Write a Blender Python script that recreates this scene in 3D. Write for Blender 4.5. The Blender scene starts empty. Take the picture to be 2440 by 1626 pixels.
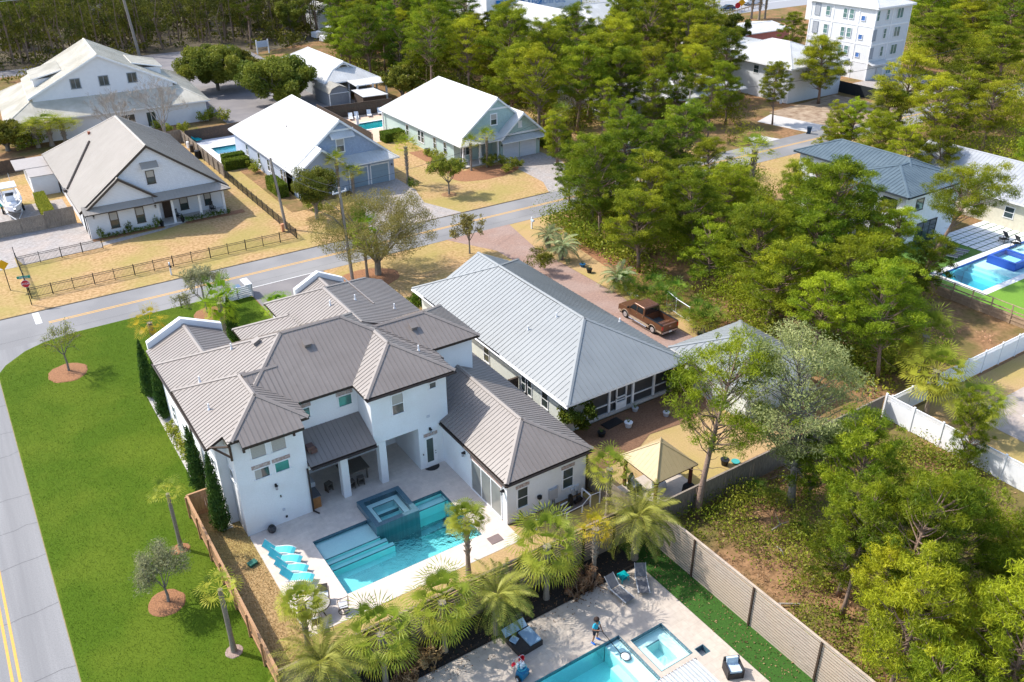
import bpy, math, random
import numpy as np
from mathutils import Vector, Matrix
R = math.radians
scn = bpy.context.scene
COL = scn.collection

# ------------------------------------------------------------------ camera
CH = 36.8                                   # height of the camera over the ground
FPX, PIT, ROL, AZI = 2075.27, R(28.798), R(-0.608), R(33.0)
def _cam_axes():
    fw = Vector((0, math.cos(PIT), -math.sin(PIT))); rt = Vector((1, 0, 0)); up = rt.cross(fw)
    r2 = math.cos(ROL) * rt + math.sin(ROL) * up
    u2 = -math.sin(ROL) * rt + math.cos(ROL) * up
    M = Matrix(((math.cos(AZI), math.sin(AZI), 0), (-math.sin(AZI), math.cos(AZI), 0), (0, 0, 1)))
    return M @ r2, M @ u2, M @ fw
CR, CU, CF = _cam_axes()
cd = bpy.data.cameras.new('camera'); cam = bpy.data.objects.new('camera', cd); COL.objects.link(cam)
cd.sensor_width = 36; cd.lens = 36 * FPX / 2440; cd.clip_start = 0.5; cd.clip_end = 3000
cam.matrix_world = Matrix(((CR.x, CU.x, -CF.x, 0), (CR.y, CU.y, -CF.y, 0), (CR.z, CU.z, -CF.z, CH), (0, 0, 0, 1)))
scn.camera = cam
def at(px, py, z=0.0):
    "photo pixel -> point of the place at height z"
    d = CF * FPX + CR * (px - 1220) - CU * (py - 813)
    t = (z - CH) / d.z
    return Vector((t * d.x, t * d.y, z))

# ------------------------------------------------------------------ world, sun, exposure
SAZ, SEL = math.atan2(-.616, .788), R(47)
w = bpy.data.worlds.new('World'); scn.world = w; w.use_nodes = True
nt = w.node_tree; bg = nt.nodes['Background']
sky = nt.nodes.new('ShaderNodeTexSky'); sky.sky_type = 'NISHITA'; sky.sun_disc = False
sky.sun_elevation = SEL; sky.sun_rotation = SAZ; sky.air_density = 1.0; sky.dust_density = 1.5
nt.links.new(sky.outputs[0], bg.inputs[0]); bg.inputs[1].default_value = 0.15
sd = bpy.data.lights.new('sun', 'SUN'); sd.energy = 2.7; sd.angle = R(0.6); sd.color = (1.0, .95, .87)
sun = bpy.data.objects.new('sun', sd); COL.objects.link(sun)
sdir = Vector((math.sin(SAZ) * math.cos(SEL), math.cos(SAZ) * math.cos(SEL), math.sin(SEL)))
sun.rotation_euler = sdir.to_track_quat('Z', 'Y').to_euler(); sun.location = (0, 0, 80)
scn.view_settings.view_transform = 'Standard'; scn.view_settings.look = 'None'
scn.view_settings.exposure = 1.2; scn.view_settings.gamma = 1; scn.view_settings.use_curve_mapping = False
scn.render.engine = 'CYCLES'
scn.cycles.max_bounces = 6; scn.cycles.transparent_max_bounces = 12; scn.cycles.use_denoising = True

# ------------------------------------------------------------------ materials
MATS = {}
def _n(nt, t, **k):
    n = nt.nodes.new(t)
    for a, v in k.items():
        if hasattr(n, a): setattr(n, a, v)
    return n
def mat(name, c1, c2=None, scale=3.0, rough=.8, detail=6, metal=0.0, bump=0.0, bscale=None, spec=.3,
        c3=None, scale3=.25, amt3=.5, lo=.35, hi=.65, pattern=None, stretch=None):
    """procedural: two colours mixed by a noise, a third by a broad noise, bump, optional line/brick pattern"""
    if name in MATS: return MATS[name]
    m = bpy.data.materials.new(name); m.use_nodes = True; nt = m.node_tree; L = nt.links.new
    p = nt.nodes['Principled BSDF']
    p.inputs['Roughness'].default_value = rough; p.inputs['Metallic'].default_value = metal
    p.inputs['Specular IOR Level'].default_value = spec
    if c2 is None: c2 = tuple(x * .88 for x in c1)
    tc = _n(nt, 'ShaderNodeTexCoord'); mp = _n(nt, 'ShaderNodeMapping'); L(tc.outputs['Object'], mp.inputs[0])
    if stretch: mp.inputs['Scale'].default_value = stretch
    no = _n(nt, 'ShaderNodeTexNoise'); no.inputs['Scale'].default_value = scale; no.inputs['Detail'].default_value = detail
    no.inputs['Roughness'].default_value = .6
    L(mp.outputs[0], no.inputs['Vector'])
    mr = _n(nt, 'ShaderNodeMapRange'); mr.inputs[1].default_value = lo; mr.inputs[2].default_value = hi
    L(no.outputs[0], mr.inputs[0])
    mx = _n(nt, 'ShaderNodeMixRGB'); mx.inputs[1].default_value = (*c1, 1); mx.inputs[2].default_value = (*c2, 1)
    L(mr.outputs[0], mx.inputs[0]); out = mx.outputs[0]
    if c3:
        n3 = _n(nt, 'ShaderNodeTexNoise'); n3.inputs['Scale'].default_value = scale3; n3.inputs['Detail'].default_value = 4
        L(tc.outputs['Object'], n3.inputs['Vector'])
        r3 = _n(nt, 'ShaderNodeMapRange'); r3.inputs[1].default_value = .42; r3.inputs[2].default_value = .62
        r3.inputs[4].default_value = amt3
        L(n3.outputs[0], r3.inputs[0])
        m3 = _n(nt, 'ShaderNodeMixRGB'); L(r3.outputs[0], m3.inputs[0]); L(out, m3.inputs[1]); m3.inputs[2].default_value = (*c3, 1)
        out = m3.outputs[0]
    hgt = no.outputs[0]
    if pattern:
        kind = pattern[0]
        if kind == 'lines':                       # (lines, axis, spacing, width, dark)
            _, ax, sp, wd, dk = pattern
            sx = _n(nt, 'ShaderNodeSeparateXYZ'); L(tc.outputs['Object'], sx.inputs[0])
            mo = _n(nt, 'ShaderNodeMath', operation='PINGPONG'); mo.inputs[1].default_value = sp / 2
            L(sx.outputs[ax], mo.inputs[0])
            lt = _n(nt, 'ShaderNodeMath', operation='LESS_THAN'); lt.inputs[1].default_value = wd / 2
            L(mo.outputs[0], lt.inputs[0])
            md = _n(nt, 'ShaderNodeMixRGB'); md.blend_type = 'MULTIPLY'; L(lt.outputs[0], md.inputs[0]); L(out, md.inputs[1])
            md.inputs[2].default_value = (dk, dk, dk, 1); out = md.outputs[0]; hgt = mo.outputs[0]
        if kind == 'brick':                       # (brick, swap, w, h, mortar, dark, var)
            _, swap, bw, bh, mo_, dk, var = pattern
            br = _n(nt, 'ShaderNodeTexBrick'); br.inputs['Scale'].default_value = 1
            br.inputs['Brick Width'].default_value = bw; br.inputs['Row Height'].default_value = bh
            br.inputs['Mortar Size'].default_value = mo_; br.inputs['Mortar Smooth'].default_value = .2
            br.inputs['Color1'].default_value = (1, 1, 1, 1); br.inputs['Color2'].default_value = (var, var, var, 1)
            br.inputs['Mortar'].default_value = (dk, dk, dk, 1)
            if swap:
                s1 = _n(nt, 'ShaderNodeSeparateXYZ'); cb = _n(nt, 'ShaderNodeCombineXYZ'); L(tc.outputs['Object'], s1.inputs[0])
                a, b = swap
                L(s1.outputs[a], cb.inputs[0]); L(s1.outputs[b], cb.inputs[1]); L(cb.outputs[0], br.inputs['Vector'])
            else: L(tc.outputs['Object'], br.inputs['Vector'])
            md = _n(nt, 'ShaderNodeMixRGB'); md.blend_type = 'MULTIPLY'; md.inputs[0].default_value = 1
            L(out, md.inputs[1]); L(br.outputs[0], md.inputs[2]); out = md.outputs[0]
    L(out, p.inputs['Base Color'])
    if bump:
        bn = _n(nt, 'ShaderNodeBump'); bn.inputs['Strength'].default_value = bump; bn.inputs['Distance'].default_value = .05
        if bscale:
            n2 = _n(nt, 'ShaderNodeTexNoise'); n2.inputs['Scale'].default_value = bscale; n2.inputs['Detail'].default_value = 5
            L(tc.outputs['Object'], n2.inputs['Vector']); hgt = n2.outputs[0]
        L(hgt, bn.inputs['Height']); L(bn.outputs[0], p.inputs['Normal'])
    MATS[name] = m; return m
def leafmat(name, ca, cb, trans=.25, rough=.6, objvar=.35):
    m = bpy.data.materials.new(name); m.use_nodes = True; nt = m.node_tree; L = nt.links.new
    nt.nodes.remove(nt.nodes['Principled BSDF']); out = nt.nodes['Material Output']
    a = _n(nt, 'ShaderNodeAttribute', attribute_name='tint')
    mx = _n(nt, 'ShaderNodeMixRGB'); mx.inputs[1].default_value = (*ca, 1); mx.inputs[2].default_value = (*cb, 1)
    L(a.outputs['Fac'], mx.inputs[0])
    oi = _n(nt, 'ShaderNodeObjectInfo'); hs = _n(nt, 'ShaderNodeHueSaturation')
    mr = _n(nt, 'ShaderNodeMapRange'); mr.inputs[3].default_value = 1 - objvar; mr.inputs[4].default_value = 1 + objvar
    L(oi.outputs['Random'], mr.inputs[0]); L(mr.outputs[0], hs.inputs['Value'])
    mh = _n(nt, 'ShaderNodeMath', operation='MULTIPLY'); mh.inputs[1].default_value = 7.31
    fr = _n(nt, 'ShaderNodeMath', operation='FRACT'); m2 = _n(nt, 'ShaderNodeMapRange')
    m2.inputs[3].default_value = .5 - .035 * objvar * 2; m2.inputs[4].default_value = .5 + .02 * objvar * 2
    L(oi.outputs['Random'], mh.inputs[0]); L(mh.outputs[0], fr.inputs[0]); L(fr.outputs[0], m2.inputs[0]); L(m2.outputs[0], hs.inputs['Hue'])
    L(mx.outputs[0], hs.inputs['Color'])
    d = _n(nt, 'ShaderNodeBsdfDiffuse'); t = _n(nt, 'ShaderNodeBsdfTranslucent'); g = _n(nt, 'ShaderNodeBsdfGlossy')
    g.inputs['Roughness'].default_value = .45; g.inputs[0].default_value = (.6, .6, .55, 1)
    L(hs.outputs[0], d.inputs[0]); L(hs.outputs[0], t.inputs[0])
    s1 = _n(nt, 'ShaderNodeMixShader'); s1.inputs[0].default_value = trans; L(d.outputs[0], s1.inputs[1]); L(t.outputs[0], s1.inputs[2])
    s2 = _n(nt, 'ShaderNodeMixShader'); s2.inputs[0].default_value = .015; L(s1.outputs[0], s2.inputs[1]); L(g.outputs[0], s2.inputs[2])
    L(s2.outputs[0], out.inputs[0]); MATS[name] = m; return m
def watermat(name, tint, dens, rip=6.0, rs=.15):
    m = bpy.data.materials.new(name); m.use_nodes = True; nt = m.node_tree; L = nt.links.new
    nt.nodes.remove(nt.nodes['Principled BSDF']); out = nt.nodes['Material Output']
    t = _n(nt, 'ShaderNodeBsdfTransparent'); g = _n(nt, 'ShaderNodeBsdfGlossy'); g.inputs['Roughness'].default_value = .04
    fr = _n(nt, 'ShaderNodeFresnel'); fr.inputs[0].default_value = 1.33
    no = _n(nt, 'ShaderNodeTexNoise'); no.inputs['Scale'].default_value = rip; no.inputs['Detail'].default_value = 3
    tc = _n(nt, 'ShaderNodeTexCoord'); L(tc.outputs['Object'], no.inputs['Vector'])
    b = _n(nt, 'ShaderNodeBump'); b.inputs['Strength'].default_value = rs; b.inputs['Distance'].default_value = .1
    L(no.outputs[0], b.inputs['Height']); L(b.outputs[0], g.inputs['Normal']); L(b.outputs[0], fr.inputs['Normal'])
    s = _n(nt, 'ShaderNodeMixShader'); L(fr.outputs[0], s.inputs[0]); L(t.outputs[0], s.inputs[1]); L(g.outputs[0], s.inputs[2])
    L(s.outputs[0], out.inputs[0])
    v = _n(nt, 'ShaderNodeVolumeAbsorption'); v.inputs[0].default_value = (*tint, 1); v.inputs[1].default_value = dens
    L(v.outputs[0], out.inputs['Volume']); MATS[name] = m; return m
def glassmat(name, c, rough=.06, spec=.9):
    return mat(name, c, tuple(x * 1.5 for x in c), scale=.9, rough=rough, spec=spec, detail=1, lo=.3, hi=.7)

# ------------------------------------------------------------------ mesh building
ORG = {}
class MB:
    def __init__(s): s.v = []; s.f = []; s.mi = []; s.m = 0; s.sm = False
    def face(s, pts):
        n = len(s.v); s.v += [tuple(p) for p in pts]; s.f.append(tuple(range(n, n + len(pts)))); s.mi.append(s.m)
    def box(s, x0, x1, y0, y1, z0, z1):
        n = len(s.v)
        s.v += [(x, y, z) for z in (z0, z1) for x, y in ((x0, y0), (x1, y0), (x1, y1), (x0, y1))]
        for f in ((0, 3, 2, 1), (4, 5, 6, 7), (0, 1, 5, 4), (1, 2, 6, 5), (2, 3, 7, 6), (3, 0, 4, 7)):
            s.f.append(tuple(n + i for i in f)); s.mi.append(s.m)
    def obox(s, c, size, rot=(0, 0, 0), bev=0):
        from mathutils import Euler
        E = Euler(rot).to_matrix(); hx, hy, hz = (a / 2 for a in size); c = Vector(c)
        n = len(s.v)
        P = [(x, y, z) for z in (-hz, hz) for x, y in ((-hx, -hy), (hx, -hy), (hx, hy), (-hx, hy))]
        s.v += [tuple(c + E @ Vector(p)) for p in P]
        for f in ((0, 3, 2, 1), (4, 5, 6, 7), (0, 1, 5, 4), (1, 2, 6, 5), (2, 3, 7, 6), (3, 0, 4, 7)):
            s.f.append(tuple(n + i for i in f)); s.mi.append(s.m)
    def prism(s, poly, z0, z1, ztop=None):
        k = len(poly); n = len(s.v)
        s.v += [(p[0], p[1], z0) for p in poly] + [(p[0], p[1], z1) for p in poly]
        s.f.append(tuple(n + i for i in reversed(range(k)))); s.f.append(tuple(n + k + i for i in range(k))); s.mi += [s.m] * 2
        for i in range(k):
            j = (i + 1) % k; s.f.append((n + i, n + j, n + k + j, n + k + i)); s.mi.append(s.m)
    def tube(s, pts, rs, seg=8, cap=True):
        pts = [Vector(p) for p in pts]
        if not hasattr(rs, '__len__'): rs = [rs] * len(pts)
        n0 = len(s.v); up = Vector((0, 0, 1)); prev = None
        for i, p in enumerate(pts):
            a = pts[min(i + 1, len(pts) - 1)] - pts[max(i - 1, 0)]
            a = a.normalized() if a.length > 1e-9 else up
            if prev is None:
                x = a.orthogonal().normalized()
            else:
                x = (prev - a * prev.dot(a)); x = x.normalized() if x.length > 1e-6 else a.orthogonal().normalized()
            prev = x; y = a.cross(x)
            for k in range(seg):
                t = 2 * math.pi * k / seg
                s.v.append(tuple(p + (x * math.cos(t) + y * math.sin(t)) * rs[i]))
        for i in range(len(pts) - 1):
            for k in range(seg):
                a = n0 + i * seg + k; b = n0 + i * seg + (k + 1) % seg
                s.f.append((a, b, b + seg, a + seg)); s.mi.append(s.m)
        if cap:
            s.f.append(tuple(n0 + k for k in reversed(range(seg)))); s.f.append(tuple(n0 + (len(pts) - 1) * seg + k for k in range(seg))); s.mi += [s.m] * 2
    def cyl(s, x, y, z0, z1, r, r2=None, seg=16): s.tube([(x, y, z0), (x, y, z1)], [r, r if r2 is None else r2], seg)
    def lathe(s, c, prof, seg=16):
        n0 = len(s.v)
        for r, z in prof:
            for k in range(seg):
                t = 2 * math.pi * k / seg; s.v.append((c[0] + r * math.cos(t), c[1] + r * math.sin(t), c[2] + z))
        for i in range(len(prof) - 1):
            for k in range(seg):
                a = n0 + i * seg + k; b = n0 + i * seg + (k + 1) % seg
                s.f.append((a, b, b + seg, a + seg)); s.mi.append(s.m)
        s.f.append(tuple(n0 + k for k in reversed(range(seg)))); s.f.append(tuple(n0 + (len(prof) - 1) * seg + k for k in range(seg))); s.mi += [s.m] * 2
    def ell(s, c, r, seg=12, rings=7):
        s.lathe_e(c, r, seg, rings)
    def lathe_e(s, c, r, seg, rings):
        n0 = len(s.v)
        for i in range(rings + 1):
            a = math.pi * (i / rings) - math.pi / 2; a = max(-1.55, min(1.55, a))
            for k in range(seg):
                t = 2 * math.pi * k / seg
                s.v.append((c[0] + r[0] * math.cos(a) * math.cos(t), c[1] + r[1] * math.cos(a) * math.sin(t), c[2] + r[2] * math.sin(a)))
        for i in range(rings):
            for k in range(seg):
                a = n0 + i * seg + k; b = n0 + i * seg + (k + 1) % seg
                s.f.append((a, b, b + seg, a + seg)); s.mi.append(s.m)
        s.f.append(tuple(n0 + k for k in reversed(range(seg)))); s.f.append(tuple(n0 + rings * seg + k for k in range(seg))); s.mi += [s.m] * 2
def _mesh(name, mb, mats, org, smooth):
    me = bpy.data.meshes.new(name)
    ox, oy, oz = org
    me.from_pydata([(x - ox, y - oy, z - oz) for x, y, z in mb.v], [], mb.f)
    if not isinstance(mats, (list, tuple)): mats = [mats]
    for m in mats: me.materials.append(m)
    if len(mats) > 1: me.polygons.foreach_set('material_index', mb.mi)
    if smooth or mb.sm: me.polygons.foreach_set('use_smooth', [True] * len(me.polygons))
    me.update(); return me
def tag(o, label=None, cat=None, group=None, kind=None):
    if label: o['label'] = label
    if cat: o['category'] = cat
    if group: o['group'] = group
    if kind: o['kind'] = kind
    return o
def thing(name, label, cat, loc=(0, 0, 0), group=None):
    o = bpy.data.objects.new(name, None); COL.objects.link(o); o.location = loc; o.empty_display_size = .3
    ORG[o.name] = tuple(loc); return tag(o, label, cat, group)
def part(name, mb, mats, parent, label=None, kind=None, smooth=False):
    org = ORG[parent.name]
    o = bpy.data.objects.new(name, _mesh(name, mb, mats, org, smooth)); COL.objects.link(o); o.parent = parent
    ORG[o.name] = org
    if label: o['label'] = label
    if kind: o['kind'] = kind
    return o
def single(name, mb, mats, label, cat, group=None, loc=None, smooth=False, kind=None):
    if loc is None:
        a = np.array(mb.v); loc = (float(a[:, 0].mean()), float(a[:, 1].mean()), float(a[:, 2].min()))
    o = bpy.data.objects.new(name, _mesh(name, mb, mats, loc, smooth)); COL.objects.link(o); o.location = loc; ORG[o.name] = tuple(loc)
    return tag(o, label, cat, group, kind)
def struct(name, mb, mats, smooth=False):
    o = bpy.data.objects.new(name, _mesh(name, mb, mats, (0, 0, 0), smooth)); COL.objects.link(o); o['kind'] = 'structure'; return o
def dup(root, loc, rz=0, sc=1.0, label=None, group=None):
    def cp(o, par):
        c = o.copy(); COL.objects.link(c); c.parent = par
        for ch in CH_OF.get(o.name, []): cp(ch, c)
        return c
    if root.name not in CH_OF:
        def reg(o):
            CH_OF[o.name] = list(o.children)
            for ch in o.children: reg(ch)
        reg(root)
    r = cp(root, None); r.location = loc; r.rotation_euler = (0, 0, rz)
    r.scale = sc if hasattr(sc, '__len__') else (sc, sc, sc)
    if label: r['label'] = label
    if group: r['group'] = group
    return r
CH_OF = {}

def sheet(mb, x0, x1, y0, y1, z, holes=(), sub=0):
    xs = sorted({x0, x1, *[min(max(h[i], x0), x1) for h in holes for i in (0, 1)]})
    ys = sorted({y0, y1, *[min(max(h[i], y0), y1) for h in holes for i in (2, 3)]})
    for i in range(len(xs) - 1):
        for j in range(len(ys) - 1):
            cx, cy = (xs[i] + xs[i + 1]) / 2, (ys[j] + ys[j + 1]) / 2
            if any(h[0] < cx < h[1] and h[2] < cy < h[3] for h in holes): continue
            mb.face([(xs[i], ys[j], z), (xs[i + 1], ys[j], z), (xs[i + 1], ys[j + 1], z), (xs[i], ys[j + 1], z)])

# ------------------------------------------------------------------ roofs: lower envelope of planes over a footprint
def clip(poly, a, b, c):
    out = []
    for i in range(len(poly)):
        p, q = poly[i], poly[(i + 1) % len(poly)]
        dp, dq = a * p[0] + b * p[1] + c, a * q[0] + b * q[1] + c
        if dp >= -1e-9: out.append(p)
        if (dp > 1e-9 and dq < -1e-9) or (dp < -1e-9 and dq > 1e-9):
            t = dp / (dp - dq); out.append((p[0] + t * (q[0] - p[0]), p[1] + t * (q[1] - p[1])))
    return out
def PW(x, z, s): return (z - s * x, s, 0)       # rises towards +x from (x, z)
def PE(x, z, s): return (z + s * x, -s, 0)
def PS(y, z, s): return (z - s * y, 0, s)       # rises towards +y
def PN(y, z, s): return (z + s * y, 0, -s)
def PF(z): return (z, 0, 0)
def zp(P, x, y): return P[0] + P[1] * x + P[2] * y
def rect(x0, x1, y0, y1): return [(x0, y0), (x1, y0), (x1, y1), (x0, y1)]
def roof(mb, foot, planes, thick=.2, rib=.41, rh=.032, rw=.024, cap=.16, drop=0, caps=True):
    """slot 0 sheet metal, slot 1 fascia/underside"""
    planes = [(p[0] - drop, p[1], p[2]) for p in planes]
    faces = []
    for i, P in enumerate(planes):
        poly = list(foot)
        for j, Q in enumerate(planes):
            if i != j and poly: poly = clip(poly, Q[1] - P[1], Q[2] - P[2], Q[0] - P[0])
        if len(poly) < 3: continue
        ar = sum(poly[k][0] * poly[(k + 1) % len(poly)][1] - poly[(k + 1) % len(poly)][0] * poly[k][1] for k in range(len(poly)))
        if abs(ar) < .01: continue
        faces.append((P, poly))
    zf = lambda x, y: min(zp(P, x, y) for P in planes)
    for P, poly in faces:
        mb.m = 0; mb.face([(x, y, zp(P, x, y)) for x, y in poly])
        mb.m = 1; mb.face([(x, y, zp(P, x, y) - thick) for x, y in reversed(poly)])
        mb.m = 0
        g = Vector((P[1], P[2])); 
        if g.length < 1e-6: continue
        d = g.normalized(); p = Vector((-d.y, d.x))
        if rib:
            ts = [q[0] * p.x + q[1] * p.y for q in poly]
            k = math.ceil((min(ts) + .02) / rib)
            while k * rib < max(ts) - .02:
                c = k * rib; k += 1; pts = []
                for i in range(len(poly)):
                    a, b = poly[i], poly[(i + 1) % len(poly)]
                    ta, tb = a[0] * p.x + a[1] * p.y, b[0] * p.x + b[1] * p.y
                    if (ta - c) * (tb - c) < 0:
                        t = (c - ta) / (tb - ta); pts.append((a[0] + t * (b[0] - a[0]), a[1] + t * (b[1] - a[1])))
                if len(pts) < 2: continue
                pts.sort(key=lambda q: q[0] * d.x + q[1] * d.y); a, b = pts[0], pts[-1]
                if math.hypot(b[0] - a[0], b[1] - a[1]) < .1: continue
                h = rw / 2; za, zb = zp(P, *a), zp(P, *b); n = len(mb.v)
                for (q, z) in ((a, za), (b, zb)):
                    mb.v += [(q[0] - p.x * h, q[1] - p.y * h, z - .01), (q[0] - p.x * h, q[1] - p.y * h, z + rh),
                             (q[0] + p.x * h, q[1] + p.y * h, z + rh), (q[0] + p.x * h, q[1] + p.y * h, z - .01)]
                for f in ((0, 1, 5, 4), (1, 2, 6, 5), (2, 3, 7, 6), (0, 3, 2, 1), (4, 5, 6, 7)):
                    mb.f.append(tuple(n + i for i in f)); mb.mi.append(0)
    if caps:
        for i, (P, poly) in enumerate(faces):
            cx = sum(q[0] for q in poly) / len(poly); cy = sum(q[1] for q in poly) / len(poly)
            for k in range(len(poly)):
                a, b = poly[k], poly[(k + 1) % len(poly)]
                L = math.hypot(b[0] - a[0], b[1] - a[1])
                if L < .15: continue
                for j, (Q, _) in enumerate(faces):
                    if j == i: continue
                    if abs(zp(P, *a) - zp(Q, *a)) < 1e-4 and abs(zp(P, *b) - zp(Q, *b)) < 1e-4:
                        n = Vector((-(b[1] - a[1]), b[0] - a[0])) / L
                        if n.x * (cx - a[0]) + n.y * (cy - a[1]) < 0: n = -n
                        h = .06; q = [(a[0], a[1]), (b[0], b[1]), (b[0] + n.x * cap, b[1] + n.y * cap), (a[0] + n.x * cap, a[1] + n.y * cap)]
                        top = [(x, y, zp(P, x, y) + h) for x, y in q]; mb.face(top)
                        mb.face([top[3], top[2], (q[2][0], q[2][1], top[2][2] - h), (q[3][0], q[3][1], top[3][2] - h)])
    # fascia round the footprint
    mb.m = 1
    for i in range(len(foot)):
        a, b = foot[i], foot[(i + 1) % len(foot)]
        ts = brk(a, b, planes)
        for t0, t1 in zip(ts[:-1], ts[1:]):
            p = (a[0] + t0 * (b[0] - a[0]), a[1] + t0 * (b[1] - a[1])); q = (a[0] + t1 * (b[0] - a[0]), a[1] + t1 * (b[1] - a[1]))
            mb.face([(*p, zf(*p) - thick), (*q, zf(*q) - thick), (*q, zf(*q)), (*p, zf(*p))])
    mb.m = 0
def brk(a, b, planes):
    ts = {0.0, 1.0}
    for i in range(len(planes)):
        for j in range(i):
            da = zp(planes[i], *a) - zp(planes[j], *a); db = zp(planes[i], *b) - zp(planes[j], *b)
            if da * db < 0: ts.add(da / (da - db))
    return sorted(ts)
def walls(mb, foot, planes, z0=-.1, drop=.12, skip=()):
    for i in range(len(foot)):
        if i in skip: continue
        a, b = foot[i], foot[(i + 1) % len(foot)]
        ts = brk(a, b, planes)
        pts = [(a[0] + t * (b[0] - a[0]), a[1] + t * (b[1] - a[1])) for t in ts]
        mb.face([(*pts[0], z0), (*pts[-1], z0)] + [(*p, min(zp(P, *p) for P in planes) - drop) for p in reversed(pts)])
def hip(x0, x1, y0, y1, z, s, sy=None):
    sy = sy or s
    return [PW(x0, z, s), PE(x1, z, s), PS(y0, z, sy), PN(y1, z, sy)]

# ------------------------------------------------------------------ openings; ax 'y-': wall at y=c seen from -y, 'x-': wall at x=c seen from -x, 'x+','y+'
def _lx(ax, c, u, d, z):
    if ax == 'y-': return (u, c - d, z)
    if ax == 'y+': return (u, c + d, z)
    if ax == 'x-': return (c - d, u, z)
    return (c + d, u, z)
def wbox(mb, ax, c, u0, u1, z0, z1, d0, d1):
    P = _lx(ax, c, u0, d0, z0); Q = _lx(ax, c, u1, d1, z1)
    mb.box(min(P[0], Q[0]), max(P[0], Q[0]), min(P[1], Q[1]), max(P[1], Q[1]), z0, z1)
def window(parent, ax, c, u0, u1, z0, z1, frame, glass, bars='h', fw=.07, lintel=None, name='window', shade=None, label=None, sill=True):
    m = MB()
    wbox(m, ax, c, u0 - fw, u0, z0, z1, -.03, .05); wbox(m, ax, c, u1, u1 + fw, z0, z1, -.03, .05)
    wbox(m, ax, c, u0 - fw, u1 + fw, z1, z1 + fw, -.03, .053)
    wbox(m, ax, c, u0 - fw - .04, u1 + fw + .04, z0 - fw, z0, -.03, .08)
    if bars == 'h': wbox(m, ax, c, u0, u1, (z0 + z1) / 2 - .025, (z0 + z1) / 2 + .025, 0, .035)
    if bars == 'v2':
        for k in (1,): wbox(m, ax, c, (u0 + u1) / 2 - .04, (u0 + u1) / 2 + .04, z0, z1, 0, .04)
    if bars == 'v3':
        for k in (1, 2):
            u = u0 + (u1 - u0) * k / 3; wbox(m, ax, c, u - .04, u + .04, z0, z1, 0, .04)
    w = part(name, m, frame, parent, label)
    g = MB(); wbox(g, ax, c, u0, u1, z0, z1, -.01, .015); part('pane', g, glass, w)
    if shade:
        s = MB(); wbox(s, ax, c, u0 + .02, u1 - .02, (z0 + z1) / 2 + .03, z1, .016, .024); part('blind', s, shade, w)
    if lintel:
        l = MB(); wbox(l, ax, c, u0 - .14, u1 + .14, z1 + fw + .01, z1 + fw + .26, -.02, .03); part('brick_lintel', l, lintel, w)
    return w
# ------------------------------------------------------------------ palette
M_ROOF = mat('roof_taupe', (.200, .172, .152), (.225, .195, .174), scale=1.2, rough=.42, spec=.4, c3=(.178, .15, .132), scale3=.3, amt3=.4)
M_FASC = mat('fascia_dark', (.035, .025, .02), rough=.5)
M_STUC = mat('stucco_white', (.78, .79, .80), (.72, .73, .74), scale=14, rough=.9, bump=.15, c3=(.64, .63, .61), scale3=.45, amt3=.45)
M_WFRM = mat('frame_white', (.82, .82, .82), rough=.45)
M_GLAS = glassmat('window_glass', (.03, .045, .045))
M_GLAG = glassmat('window_glass_green', (.03, .12, .10))
M_BLND = mat('blind_cloth', (.42, .40, .36), (.36, .34, .31), scale=20)
M_LINT = mat('lintel_brick', (.42, .30, .26), (.30, .20, .17), scale=6, pattern=('lines', 0, .085, .015, .5), c3=(.55, .5, .46), scale3=9, amt3=.8)
M_LINTX = mat('lintel_brick_side', (.42, .30, .26), (.30, .20, .17), scale=6, pattern=('lines', 1, .085, .015, .5))
M_TIMB = mat('timber_dark', (.05, .032, .022), (.08, .05, .035), scale=8, rough=.6)
M_BLACK = mat('metal_black', (.015, .015, .016), rough=.4)
M_TRAV = mat('travertine', (.66, .575, .50), (.57, .49, .42), scale=2.6, rough=.75, detail=8, pattern=('brick', None, .61, .41, .006, .78, .94), c3=(.50, .44, .40), scale3=.9, amt3=.45, spec=.2)
M_COPE = mat('coping_white', (.74, .71, .67), (.68, .65, .61), scale=4, rough=.7, pattern=('brick', None, .61, .305, .006, .85, .97))
M_CONC = mat('concrete', (.52, .50, .47), (.44, .42, .40), scale=5, rough=.9)
M_PLAS = mat('pool_plaster', (.66, .84, .84), (.60, .79, .80), scale=9, rough=.8)
M_TILE = mat('tile_blue', (.06, .13, .175), (.09, .18, .225), scale=30, rough=.25, spec=.6, pattern=('brick', None, .08, .08, .006, .6, .8))
M_WAT = watermat('pool_water', (.0, .955, .965), .36, rip=3.0, rs=.05)
M_WATB = watermat('pool_water_blue', (.0, .88, .985), .38, rip=3.0, rs=.05)
M_DRY = mat('lawn_dormant', (.46, .30, .155), (.30, .19, .085), scale=3, lo=.42, hi=.6, rough=.95, detail=9, bump=.35, bscale=26, c3=(.29, .25, .075), scale3=.14, amt3=.7, spec=.05)
M_DRY2 = mat('lawn_dormant_straw', (.46, .31, .155), (.33, .225, .11), scale=9, rough=.95, detail=9, bump=.35, bscale=26, c3=(.33, .27, .08), scale3=.2, amt3=.6, spec=.05)
M_GREEN = mat('lawn_green', (.076, .128, .010), (.046, .086, .006), scale=12, rough=.9, detail=10, bump=.55, bscale=17, c3=(.108, .145, .014), scale3=.2, amt3=.6, lo=.3, hi=.7, spec=.05)
M_TURF = mat('artificial_turf', (.035, .105, .010), (.022, .07, .007), scale=9, rough=.85, detail=8, bump=.3, bscale=30)
M_TURFL = mat('turf_bright', (.16, .30, .03), (.12, .24, .025), scale=9, rough=.85, detail=8)
M_ASPH = mat('asphalt', (.235, .23, .228), (.175, .172, .17), scale=16, rough=.9, detail=10, bump=.15, c3=(.27, .262, .255), scale3=.18, amt3=.7, spec=.15)
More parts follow.
